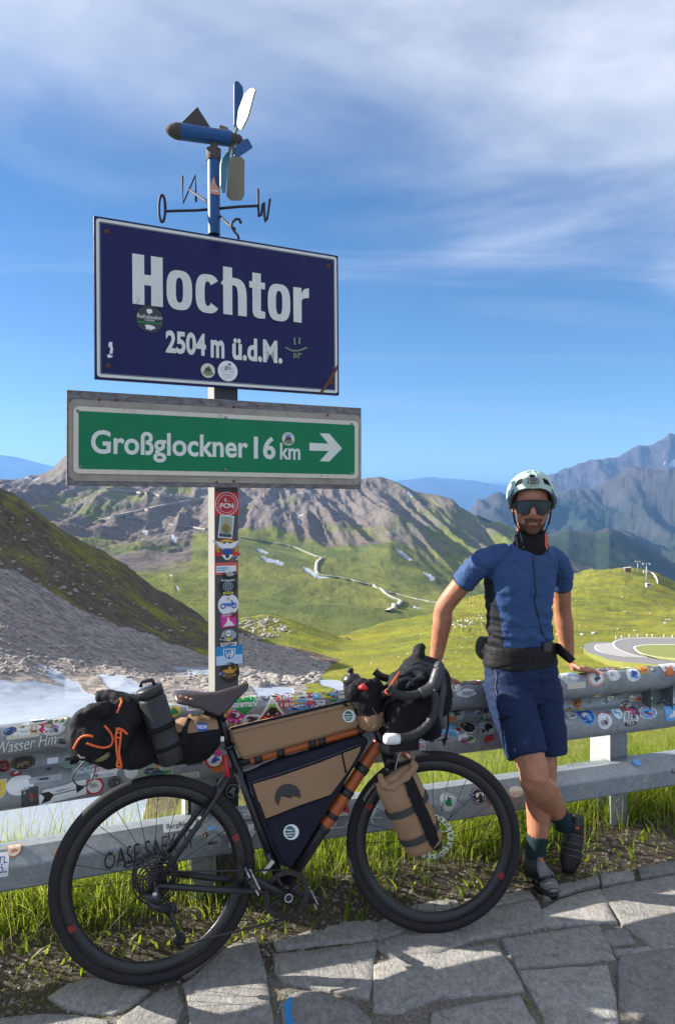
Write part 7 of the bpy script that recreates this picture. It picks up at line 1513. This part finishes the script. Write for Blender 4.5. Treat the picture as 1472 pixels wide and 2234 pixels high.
soft_obj('waist_pack', [ell(P(1052, 1412, 3.27), .030, .06, .050, Matrix.Identity(3)), ell(P(1060, 1415, 3.3), .05, .07, .055, Matrix.Identity(3))], fabric('pack_camo', (.035, .036, .025), 500, .7, .5, .4), man, .006, 3)
# --- helmet
MINT = plain('helmet_mint', (.32, .45, .40), .42, 0, .06, 12); HDK = plain('helmet_dark', (.028, .036, .046), .5, 0, .2, 20); HIN = plain('helmet_inside', (.006, .006, .007), .8)
helm = empty('helmet', Matrix.Translation(HC)); helm.parent = man; helm.matrix_basis = wm(man).inverted() @ Matrix.Translation(HC); WM[helm.name] = Matrix.Translation(HC)
NT_, NP_ = 112, 44
HU = .048                                                   # centre of the shell above the eyes
def hedge(t):                                               # lower edge by direction (0 = viewer's right, 90 = front)
    dg = math.degrees(t) % 360; x = [0, 22, 35, 48, 60, 72, 90, 108, 120, 132, 145, 158, 180, 210, 250, 270, 290, 330, 360]; y = [-.010, .004, .040, .064, .074, .080, .079, .080, .074, .064, .040, .004, -.010, -.018, -.055, -.060, -.055, -.018, -.010]
    return float(np.interp(dg, x, y))
vs, fs, mi = [], [], []
vents = [(90, 9, .48, .60), (50, 8, .62, .80), (130, 8, .62, .80), (14, 8, .50, .66), (166, 8, .50, .66), (70, 7, .26, .36), (110, 7, .26, .36)]
def shell(t, k, dr=0.0):
    e = hedge(t); c, s = math.cos(t), math.sin(t); pmax = math.acos(max(-.9, min(.99, (e-.043)/.115))); p = pmax*k+.02
    rb = .106+.005*abs(math.cos(t*3))*math.sin(p)+dr; ridge_ = .004*math.exp(-(math.degrees(abs(((t-math.pi/2+math.pi) % (2*math.pi))-math.pi))-14)**2/20)
    return HP(c*(rb+ridge_)*math.sin(p)*.98, s*(rb+.016+ridge_)*math.sin(p)-.006, .043+(.115+dr+ridge_*.4)*math.cos(p))
for j in range(NP_+1):
    for i in range(NT_):
        t = 2*math.pi*i/NT_; k = j/NP_; dr = 0.0; dg = math.degrees(t)
        for a0, hw, k0, k1 in vents:
            w = abs(((dg-a0+180) % 360)-180)
            if w < hw and k0 < k < k1: dr = -.020
        vs.append(shell(t, k, dr))
for j in range(NP_+3):
    pass
for j in range(NP_):
    for i in range(NT_):
        fs.append((j*NT_+i, j*NT_+(i+1) % NT_, (j+1)*NT_+(i+1) % NT_, (j+1)*NT_+i)); t = math.degrees(2*math.pi*(i+.5)/NT_); k = (j+.5)/NP_; m = 0
        side = abs(((t-90+180) % 360)-180)
        if k > .82 and side > 48: m = 1
        for a0, hw, k0, k1 in vents:
            if abs(((t-a0+180) % 360)-180) < hw and k0 < k < k1: m = 2
        mi.append(m)
b0 = len(vs)
for i in range(NT_): t = 2*math.pi*i/NT_; vs.append(shell(t, 1.0, -.016))
for i in range(NT_): t = 2*math.pi*i/NT_; vs.append(shell(t, .8, -.018))
for i in range(NT_): fs.append((NP_*NT_+i, NP_*NT_+(i+1) % NT_, b0+(i+1) % NT_, b0+i)); mi.append(1)
for i in range(NT_): fs.append((b0+i, b0+(i+1) % NT_, b0+NT_+(i+1) % NT_, b0+NT_+i)); mi.append(2)
top = len(vs); vs.append(shell(0, 0)); 
for i in range(NT_): fs.append((i, (i+1) % NT_, top)); mi.append(0)
mb = MB(); mb.v = vs; mb.f = [list(q) for q in fs]; mb.m = mi; mb.sm = [True]*len(fs); hs_o = mb.build('shell', [MINT, HDK, HIN], helm, fixn=False)
ang = lambda d: math.radians(d)
lp = shell(ang(90), .78, .008); Mh = Matrix(((hr.x, -hf.x, hu.x, lp.x), (hr.y, -hf.y, hu.y, lp.y), (hr.z, -hf.z, hu.z, lp.z), (0, 0, 0, 1))) @ Matrix.Rotation(-.35, 4, 'X')
MB().box((0, 0, 0), (.050, .022, .022), Mh, 0, .004).build('lamp', plain('lamp_clear', (.20, .20, .19), .25, .3), helm); MB().box((0, -.012, 0.002), (.030, .004, .013), Mh, 0, .001).build('lamp_lens', plain('lamp_lens', (.10, .09, .085), .15), helm)
for x in (-.016, .014): MB().tube([Mh @ Vector((x, -.013, .006)), Mh @ Vector((x, -.010, -.020)), Mh @ Vector((x*.8, -.002, -.034))], .0014, 5).build('lamp_band', plain('band_yellow', (.55, .48, .12), .6), helm)
for s in (-1, 1):
    MB().tube([HP(s*.082, .030, .0), HP(s*.074, .034, -.055), HP(s*.056, .050, -.105), HP(s*.020, .066, -.126)], .009, 6, flat=(.3, 1.3, hr)).build('strap', BLKF, helm); MB().tube([HP(s*.086, -.020, .0), HP(s*.080, .004, -.045), HP(s*.072, .030, -.075)], .007, 6, flat=(.3, 1.3, hr)).build('strap', BLKF, helm)
# --- sunglasses
sg = empty('sunglasses', Matrix.Translation(HC)); sg.parent = man; sg.matrix_basis = wm(man).inverted() @ Matrix.Translation(HC); WM[sg.name] = Matrix.Translation(HC)
lens = NT('mirror_lens'); c_ = lens.coord(); lens.set(color=(.05, .055, .05), metal=.92, rough=.06); LENS = lens.mat; lens.b.inputs['Base Color'].default_value = (.05, .055, .05, 1)
def gl(x, u): 
    f = .108-.030*(abs(x)/.072)**2.2; return HP(x, f, u)
xs_ = np.linspace(-.074, .074, 41); topu = lambda x: .027-.010*(abs(x)/.074)**3
def botu(x):
    a = abs(x); return float(np.interp(a, [0, .008, .014, .030, .045, .060, .074], [.002, -.004, -.018, -.034, -.036, -.026, .0]))
vv, ff = [], []
for i, x in enumerate(xs_):
    for k in range(9): vv.append(gl(x, botu(x)+(topu(x)-botu(x))*k/8))
for i in range(40):
    for k in range(8): ff.append((i*9+k, (i+1)*9+k, (i+1)*9+k+1, i*9+k+1))
mb = MB().add(vv, ff); mb.build('lens', LENS, sg)
MB().tube([gl(x, topu(x)) for x in xs_], .0032, 6).build('frame_top', M_BLACK, sg); MB().tube([gl(x, botu(x)) for x in xs_], .0024, 6).build('frame_bottom', M_BLACK, sg)
for s in (-1, 1): MB().tube([gl(s*.074, .008), HP(s*.080, .04, .010), HP(s*.080, -.02, .006)], .004, 6).build('temple', M_BLACK, sg)
# --- socks and shoes
SK = fabric('sock_green', (.014, .036, .040), 900, .85, .2, .4)
MB().tube([lerp(knL, anL, .68), lerp(knL, anL, .72), lerp(knL, anL, .88), anL, anL-Vector((0, 0, .03))], [.044, .045, .042, .039, .040], 18).build('sock', SK, man)
dR = (anR-knR).normalized(); MB().tube([lerp(knR, anR, .70), lerp(knR, anR, .74), lerp(knR, anR, .9), anR, anR-Vector((0, 0, .03))], [.045, .046, .043, .041, .040], 18).build('sock', SK, man)
SHG = plain('shoe_grey', (.14, .135, .13), .5, 0, .2, 20, .1); SHB = plain('shoe_black', (.012, .012, .013), .5, 0, .25, 25, .15)
def shoe(heel, toe, up, name_mats, ankle):
    ax = (toe-heel).normalized(); L = (toe-heel).length; sd3 = ax.cross(up).normalized(); u = sd3.cross(ax).normalized()
    if u.dot(up) < 0: u = -u
    sh = empty('shoe', Matrix.Translation(heel)); sh.parent = man; sh.matrix_basis = wm(man).inverted() @ Matrix.Translation(heel); WM[sh.name] = Matrix.Translation(heel)
    def rg(t, w, lo, hi): return [heel+ax*(L*t)+sd3*(w*math.cos(2*math.pi*i/24))+u*((lo+hi)/2+(hi-lo)/2*math.sin(2*math.pi*i/24)) for i in range(24)]
    prof = [(-.02, .012, .02, .05), (.0, .026, .010, .085), (.08, .034, .008, .100), (.22, .037, .008, .102), (.36, .037, .008, .086), (.5, .044, .008, .082), (.66, .047, .008, .068), (.8, .044, .009, .056), (.92, .033, .012, .044), (.99, .020, .016, .030), (1.01, .008, .02, .026)]
    o = soft_obj('upper', [MB().loft([rg(*q) for q in prof])], name_mats, sh, .004, 4, lambda v, n: fbm(v[:, 0]*60, v[:, 1]*60, v[:, 2]*60, 2, 661)*.0012, lambda c: np.where(((c-np.array(heel)) @ np.array(ax))/L > .80, 0, 1))
    MB().loft([[heel+ax*(L*t)+sd3*(w*math.cos(2*math.pi*i/20)) + u*(z) for i in range(20)] for t, w, z in ()] or [[heel+ax*(L*(.5+.52*math.cos(2*math.pi*i/28)))+sd3*((.042+.010*math.cos(2*math.pi*i/28+.2))*math.sin(2*math.pi*i/28))+u*z for i in range(28)] for z in (-.004, .016)]).build('sole', SHB, sh)
    for t, z in ((.36, .094), (.50, .084), (.60, .078), (.70, .070)): MB().tube([heel+ax*(L*t)+sd3*(.043*math.cos(w))+u*(.012+(z-.008)*math.sin(w)) for w in np.linspace(.25, math.pi-.25, 12)], .0055, 6, flat=(.35, 1.6, ax)).build('strap', SHG, sh)
    MB().lathe(heel+ax*(L*.48)+u*.072+sd3*.012, (u+sd3*.4), [(0, .011), (.006, .010), (.007, 0)], 14).build('dial', M_ALU, sh)
    MB().tube([heel+ax*(L*.26)+u*.100, heel+ax*(L*.24)+u*.118], .007, 8, flat=(.4, 1.2, ax)).build('pull_tab', ORC, sh)
    return sh
shoe(GP(1152, 1905, .004)+Vector((0, .03, 0)), GP(1209, 1958, .004), Vector((0, 0, 1)), [SHG, SHB], anL)
shoe(P(1251, 1778, 3.375), P(1236, 1906, 3.275), Vector((-.15, -.95, .2)), [SHB, SHB], anR)

# ankle collars and tongue of the standing shoe
MB().tube([anL-Vector((0, 0, .055)), anL-Vector((0, 0, .02)), anL+Vector((.002, 0, .022))], [.050, .047, .0455], 20).build('shoe_collar', SHB, man)
tw = (GP(1209, 1958, .004)-GP(1152, 1905, .004)).normalized()
MB().tube([anL+tw*.040+Vector((0, 0, .035)), anL+tw*.052-Vector((0, 0, .002)), anL+tw*.080-Vector((0, 0, .030))], [.012, .020, .024], 10, flat=(1.2, .5, Vector((0, 0, 1)).cross(tw))).build('shoe_tongue', SHG, man)
MB().tube([anL+tw*.046+Vector((0, 0, .010)), anL+tw*.050+Vector((0, 0, .034))], .0065, 8).build('pull_tab', ORC, man)
for k in range(4):
    c0 = anL+tw*(.070+.022*k)-Vector((0, 0, .022+.011*k)); sdv = Vector((0, 0, 1)).cross(tw); MB().tube([c0-sdv*.024, c0+Vector((0, 0, .006)), c0+sdv*.024], .0022, 5).build('lace', SHB if k % 2 else M_ALU, man)
# ================================================================ ROADS, HUT, LIFT AND BOULDERS
def dense(pts, step=6):
    o = []
    for (x1, y1), (x2, y2) in zip(pts[:-1], pts[1:]):
        k = max(1, int(math.hypot(x2-x1, y2-y1)/step))
        for j in range(k): o.append((x1+(x2-x1)*j/k, y1+(y2-y1)*j/k))
    return o+[pts[-1]]
def cat2(pts, k=6):
    v = smoothpath([Vector((a, b, 0)) for a, b in pts], k); return [(q.x, q.y) for q in v]
def ribbon(name, grid, pts, width, mat, lift, skirt=None):
    """a road of real width laid on the terrain along a centre line traced in photo pixels"""
    c = [on_terrain(grid, a, b, lift) for a, b in pts]; n = len(c); vs = []
    zs = [q.z for q in c]; zs = [sum(zs[max(0, i-2):i+3])/len(zs[max(0, i-2):i+3]) for i in range(n)]
    for i in range(n):
        t = c[min(i+1, n-1)]-c[max(i-1, 0)]; t.z = 0; t.normalize(); s = Vector((-t.y, t.x, 0)); w = width[i] if isinstance(width, list) else width
        for k in (-.5, .5): q = c[i]+s*(w*k); vs.append(Vector((q.x, q.y, zs[i]+.0)))
    mb = MB().add(vs, [(2*i, 2*i+1, 2*i+3, 2*i+2) for i in range(n-1)], 0, True)
    # embankment skirt so that the ribbon is a body, not a floating strip
    sk = [Vector((v.x, v.y, v.z-(2.5 if skirt is None else 1.3)*max(.3, lift))) for v in vs]; b = len(mb.v); mb.v += sk
    for i in range(n-1):
        mb.f += [[2*i, 2*i+2, b+2*i+2, b+2*i], [2*i+1, b+2*i+1, b+2*i+3, 2*i+3]]; mb.m += [1, 1]; mb.sm += [False, False]
    return mb.build(name, [mat, skirt or plain('embankment', (.12, .14, .05), .95, 0, .3, .1)], None, kind='structure')
M_GRAVEL = plain('gravel_road', (.34, .31, .27), .95, 0, .15, .2); M_TRACK = plain('track_bank', (.26, .235, .21), .95, 0, .15, .2); M_ASPH = plain('asphalt', (.17, .165, .165), .9, 0, .15, .8); M_ASPH2 = plain('worn_asphalt', (.30, .29, .28), .9, 0, .12, .6); M_LINE = plain('road_paint', (.62, .62, .60), .7)
ribbon('gravel_track', 'valley_mountain', cat2([(522, 1172), (560, 1180), (600, 1186), (640, 1194), (665, 1205), (690, 1215), (701, 1219), (692, 1228), (690, 1240), (691, 1251), (705, 1257), (745, 1263), (790, 1274), (825, 1284), (836, 1291), (845, 1300), (862, 1308), (874, 1314), (868, 1322), (856, 1330), (846, 1336)]), 5.0, M_GRAVEL, 2.0)
ribbon('mountain_road', 'valley_mountain', cat2([(215, 1140), (250, 1128), (300, 1118), (350, 1106), (400, 1096), (445, 1091)]), 5.0, M_GRAVEL, 4.0, M_TRACK)
ribbon('mountain_road', 'valley_mountain', cat2([(235, 1068), (290, 1074), (340, 1082), (400, 1088), (445, 1091)]), 5.0, M_GRAVEL, 4.0, M_TRACK)
ribbon('mountain_road', 'valley_mountain', cat2([(270, 1128), (300, 1132), (340, 1140)]), 5.0, M_GRAVEL, 2.2, M_TRACK)
ribbon('mountain_road', 'valley_mountain', cat2([(370, 1144), (410, 1150), (450, 1156)]), 5.0, M_GRAVEL, 2.2, M_TRACK)
ribbon('side_track', 'valley_mountain', cat2([(836, 1288), (870, 1298), (910, 1308), (960, 1318)]), 4.0, M_GRAVEL, 1.0)
hp = cat2([(1700, 1492), (1560, 1468), (1480, 1449), (1420, 1434), (1385, 1424), (1366, 1414), (1364, 1406), (1380, 1400), (1420, 1398), (1480, 1398), (1560, 1398), (1700, 1402)], 5)
# hairpin: built on its own terrace of ground, edges traced
def terrace(name, poly, mat, lift):
    pts = [on_terrain('hillside_terrain', a, b, 0) for a, b in poly]; d = [q.y for q in pts]; A = np.array([[q.x, q.y, 1] for q in pts]); co = np.linalg.lstsq(A, np.array([q.z for q in pts]), rcond=None)[0]
    return co
HPO = [(1272, 1414), (1278, 1404), (1300, 1401), (1335, 1400), (1345, 1394), (1375, 1390), (1420, 1390), (1480, 1391), (1560, 1394), (1700, 1399), (1700, 1500), (1560, 1478), (1480, 1459), (1420, 1449), (1340, 1442), (1305, 1431), (1278, 1422)]
cz = terrace('t', HPO, None, 0)
def HPT(px, py, lift):                                       # point on the road's plane
    dv_ = Vector(((px-CX)/F, 1, -(py-HZ)/F)); k = (cz[2]+lift-H)/(dv_.z-cz[0]*dv_.x-cz[1]*dv_.y); return Vector((0, 0, H))+dv_*k
def flat(name, poly, mat, lift, th=1.5, **k):
    mb = MB().prism([HPT(a, b, lift) for a, b in poly], Vector((0, 0, -th))); mb.m = [0, 0]+[1]*(len(mb.f)-2)
    return mb.build(name, [mat, plain('road_bank', (.17, .18, .035), .95, 0, .3, .6)], None, **k)
LIFT = 0.30
outer = cat2(HPO[:10], 4)+cat2(HPO[10:], 4)
flat('road', outer, M_ASPH, LIFT, 2.2, kind='structure')
flat('lay_by', cat2([(1296, 1414), (1300, 1408), (1335, 1403), (1338, 1408), (1345, 1417), (1375, 1428), (1402, 1434), (1360, 1432), (1320, 1424), (1300, 1419)], 4), M_ASPH2, LIFT+.02, .01, kind='structure')
grass_i = [(1384, 1414), (1388, 1408), (1420, 1405), (1480, 1405), (1560, 1406), (1700, 1410), (1700, 1482), (1560, 1452), (1480, 1437), (1430, 1431), (1398, 1424)]
flat('traffic_island', cat2(grass_i, 4), plain('island_grass', (.17, .19, .04), .95, 0, .3, .4), LIFT+.25, .4, kind='structure')
def line(name, pts, wpx, lift):
    q = [HPT(a, b, lift) for a, b in cat2(pts, 5)]; n = len(q); vs = []
    for i in range(n):
        t = q[min(i+1, n-1)]-q[max(i-1, 0)]; t.normalize(); s = Vector((-t.y, t.x, 0)).normalized(); vs += [q[i]-s*wpx, q[i]+s*wpx]
    MB().add(vs, [(2*i, 2*i+1, 2*i+3, 2*i+2) for i in range(n-1)], 0, False).build(name, M_LINE, None, kind='structure')
line('road_marking', [(1700, 1412), (1560, 1407.5), (1480, 1406), (1420, 1406), (1390, 1409), (1383, 1414), (1397, 1425), (1430, 1433), (1480, 1439), (1560, 1455), (1700, 1486)], .12, LIFT+.27)
line('road_marking', [(1700, 1400), (1560, 1395), (1480, 1392), (1420, 1391.5), (1375, 1392), (1345, 1397), (1337, 1404), (1345, 1415), (1375, 1427), (1410, 1435)], .12, LIFT+.03)
line('road_marking', [(1338, 1404), (1305, 1406), (1297, 1412), (1304, 1420), (1330, 1428), (1365, 1433)], .10, LIFT+.04)
M_MARK = plain('marker_stone', (.55, .54, .50), .8)
for i, (a, b) in enumerate([(1345, 1395), (1357, 1393), (1374, 1391), (1392, 1389.5), (1413, 1389.5), (1424, 1390), (1450, 1391), (1468, 1392)]):
    q = HPT(a, b-1, LIFT); mb = MB().box(q+Vector((0, .3, .16)), (.26, .26, .46), None, 0, .05); o = mb.build('marker_stone', M_MARK, None); tag(o, 'small pale marker stone along the outer edge of the hairpin road', 'marker stone', 'marker stones along the hairpin')
# hut and chair lift on the green hill
M_HUT = plain('hut_wood', (.16, .10, .07), .9, 0, .3, 1.0); M_HROOF = plain('hut_roof', (.36, .34, .32), .8); M_PYL = plain('lift_steel', (.40, .43, .45), .6, .3)
hq = on_terrain('hillside_terrain', 1365, 1246, 0); hq = Vector((hq.x, hq.y-2, hq.z)); hut = empty('lift_hut', hq, 'small wooden lift hut with pale roof on the crest of the green hill', 'hut')
MB().box(hq+Vector((0, 0, .7)), (4.6, 3.5, 3.6), None, 0, .05).build('wall', M_HUT, hut); MB().prism([hq+Vector((-2.7, -2.2, 2.4)), hq+Vector((2.7, -2.2, 3.2)), hq+Vector((2.7, -2.2, 3.5)), hq+Vector((-2.7, -2.2, 2.7))], (0, 4.4, 0)).build('roof', M_HROOF, hut); MB().box(hq+Vector((-1.2, -1.77, 1.2)), (1.0, .06, 1.1)).build('window', plain('hut_window', (.04, .05, .06), .2), hut)
def pylon(px, py_b, h, lab, arm):
    b = on_terrain('hillside_terrain', px, py_b, 0); p = empty('lift_pylon', b, lab, 'lift pylon', 'chair lift pylons on the green hill')
    MB().tube([b-Vector((0, 0, 1)), b+Vector((0, 0, h))], [.35, .22], 8).build('mast', M_PYL, p); MB().box(b+Vector((0, 0, h)), (arm, .35, .35)).build('cross_arm', M_PYL, p)
    for s in (-1, 1): MB().box(b+Vector((s*arm*.42, 0, h-.5)), (.5, 1.4, .5), None, 0, .08).build('wheel_set', M_PYL, p)
    return b
pylon(1390, 1248, 8.5, 'tall lift pylon on the skyline beside the hut', 4.2); pylon(1409, 1276, 12.5, 'lift pylon standing lower in the dark hollow of the hill', 4.6)
cb = on_terrain('hillside_terrain', 1409, 1282, 0); ch = empty('lift_cabin', cb+Vector((0, -2, 0)), 'pale lift cabin standing below the pylons', 'cabin'); MB().box(cb+Vector((0, -2, 1.6)), (2.2, 2.0, 2.4), None, 0, .3).build('shell', plain('cabin_pale', (.5, .52, .54), .5), ch); MB().box(cb+Vector((0, -3.02, 1.9)), (1.6, .08, .9)).build('window', plain('cabin_glass', (.05, .06, .08), .2), ch)
wl_ = empty('snow_gallery_wall', on_terrain('hillside_terrain', 1425, 1255, 0), 'pale curved retaining wall along the right shoulder of the green hill', 'wall')
pts_ = cat2([(1402, 1247), (1415, 1248), (1425, 1254), (1431, 1262), (1433, 1270)], 4); q = [on_terrain('hillside_terrain', a, b+3, 0) for a, b in pts_]; MB().loft([[p+Vector((0, -.5, -1)), p+Vector((0, .5, -1)), p+Vector((0, .5, 2.0)), p+Vector((0, -.5, 2.0))] for p in q]).build('wall_face', plain('pale_concrete', (.48, .46, .44), .9), wl_)
# boulders: fallen rocks on the scree, one mass
def rock_mesh(rs):
    a = (1+5**.5)/2; ico = np.array([(-1, a, 0), (1, a, 0), (-1, -a, 0), (1, -a, 0), (0, -1, a), (0, 1, a), (0, -1, -a), (0, 1, -a), (a, 0, -1), (a, 0, 1), (-a, 0, -1), (-a, 0, 1)])/1.9; f = np.array([(0, 11, 5), (0, 5, 1), (0, 1, 7), (0, 7, 10), (0, 10, 11), (1, 5, 9), (5, 11, 4), (11, 10, 2), (10, 7, 6), (7, 1, 8), (3, 9, 4), (3, 4, 2), (3, 2, 6), (3, 6, 8), (3, 8, 9), (4, 9, 5), (2, 4, 11), (6, 2, 10), (8, 6, 7), (9, 8, 1)]); return ico, f
ico, icf = rock_mesh(0)
def rocks(name, regions, mat):
    V_, F_, k = [], [], 0
    for poly, n, s0, s1, grid in regions:
        xs = [p[0] for p in poly]; ys = [p[1] for p in poly]; px = RNG.uniform(min(xs), max(xs), n*3); py = RNG.uniform(min(ys), max(ys), n*3); ok = inpoly(px, py, poly); px, py = px[ok][:n], py[ok][:n]
        for a, b in zip(px, py):
            q = on_terrain(grid, float(a), float(b), 0); s = s0*(s1/s0)**(RNG.random()**2.2); v = ico*RNG.uniform(.75, 1.25, (12, 3))*s*np.array([RNG.uniform(.8, 1.5), RNG.uniform(.8, 1.4), RNG.uniform(.5, .9)]); t = RNG.uniform(0, 6.28); R_ = np.array([[math.cos(t), -math.sin(t), 0], [math.sin(t), math.cos(t), 0], [0, 0, 1]])
            V_.append(v @ R_.T+np.array([q.x, q.y, q.z+s*.12])); F_.append(icf+k); k += 12
    return mesh_np(name, np.concatenate(V_), np.concatenate(F_), mat, None, False, kind='stuff')
M_BOUL = NT('boulder'); _p = M_BOUL.geo(); _n = M_BOUL.noise(_p, .9, 4, .6); _n2 = M_BOUL.noise(_p, 6, 5, .7); M_BOUL.set(color=M_BOUL.mix(M_BOUL.mr(_n, .3, .7), M_BOUL.mix(_n2, (.17, .155, .145), (.34, .32, .30)), M_BOUL.mix(_n2, (.24, .20, .18), (.40, .37, .34))), rough=.9, spec=.2); M_BOUL = M_BOUL.mat
rocks('boulder_field', [([(505, 1395), (560, 1400), (640, 1425), (720, 1450), (690, 1490), (560, 1500), (500, 1480)], 2600, .09, .42, 'hillside_terrain'), ([(500, 1350), (600, 1345), (640, 1380), (560, 1400), (500, 1385)], 220, .15, .6, 'hillside_terrain'), ([(0, 1290), (200, 1370), (430, 1440), (460, 1500), (200, 1470), (0, 1470)], 1500, .04, .20, 'hillside_terrain'), ([(0, 1090), (200, 1215), (430, 1370), (440, 1430), (200, 1345), (0, 1270)], 330, .06, .35, 'hillside_terrain'), ([(320, 1480), (480, 1490), (560, 1560), (420, 1560)], 160, .03, .16, 'hillside_terrain')], M_BOUL)
rocks('meadow_stones', [([(720, 1440), (950, 1360), (1472, 1330), (1472, 1395), (1250, 1440), (900, 1470)], 70, .05, .17, 'hillside_terrain'), ([(1180, 1270), (1472, 1300), (1472, 1380), (1180, 1390)], 34, .2, .5, 'hillside_terrain'), ([(960, 1360), (1060, 1340), (1060, 1360), (990, 1375)], 60, .12, .4, 'hillside_terrain')], plain('pale_stone', (.45, .42, .38), .9, 0, .25, 2.0))
# ================================================================ HAZE
hz = MB().box((0, 24000, -770), (76000, 70000, 3900))
hm = bpy.data.materials.new('mountain_air'); hm.use_nodes = True; hn = hm.node_tree.nodes; hn.remove(hn['Principled BSDF'])
pv = hn.new('ShaderNodeVolumePrincipled'); pv.inputs['Color'].default_value = (0.20, 0.45, 0.93, 1); pv.inputs['Density'].default_value = 0.000055; pv.inputs['Anisotropy'].default_value = 0.1
hm.node_tree.links.new(pv.outputs[0], hn['Material Output'].inputs['Volume'])
tag(hz.build('haze', hm), kind='stuff')
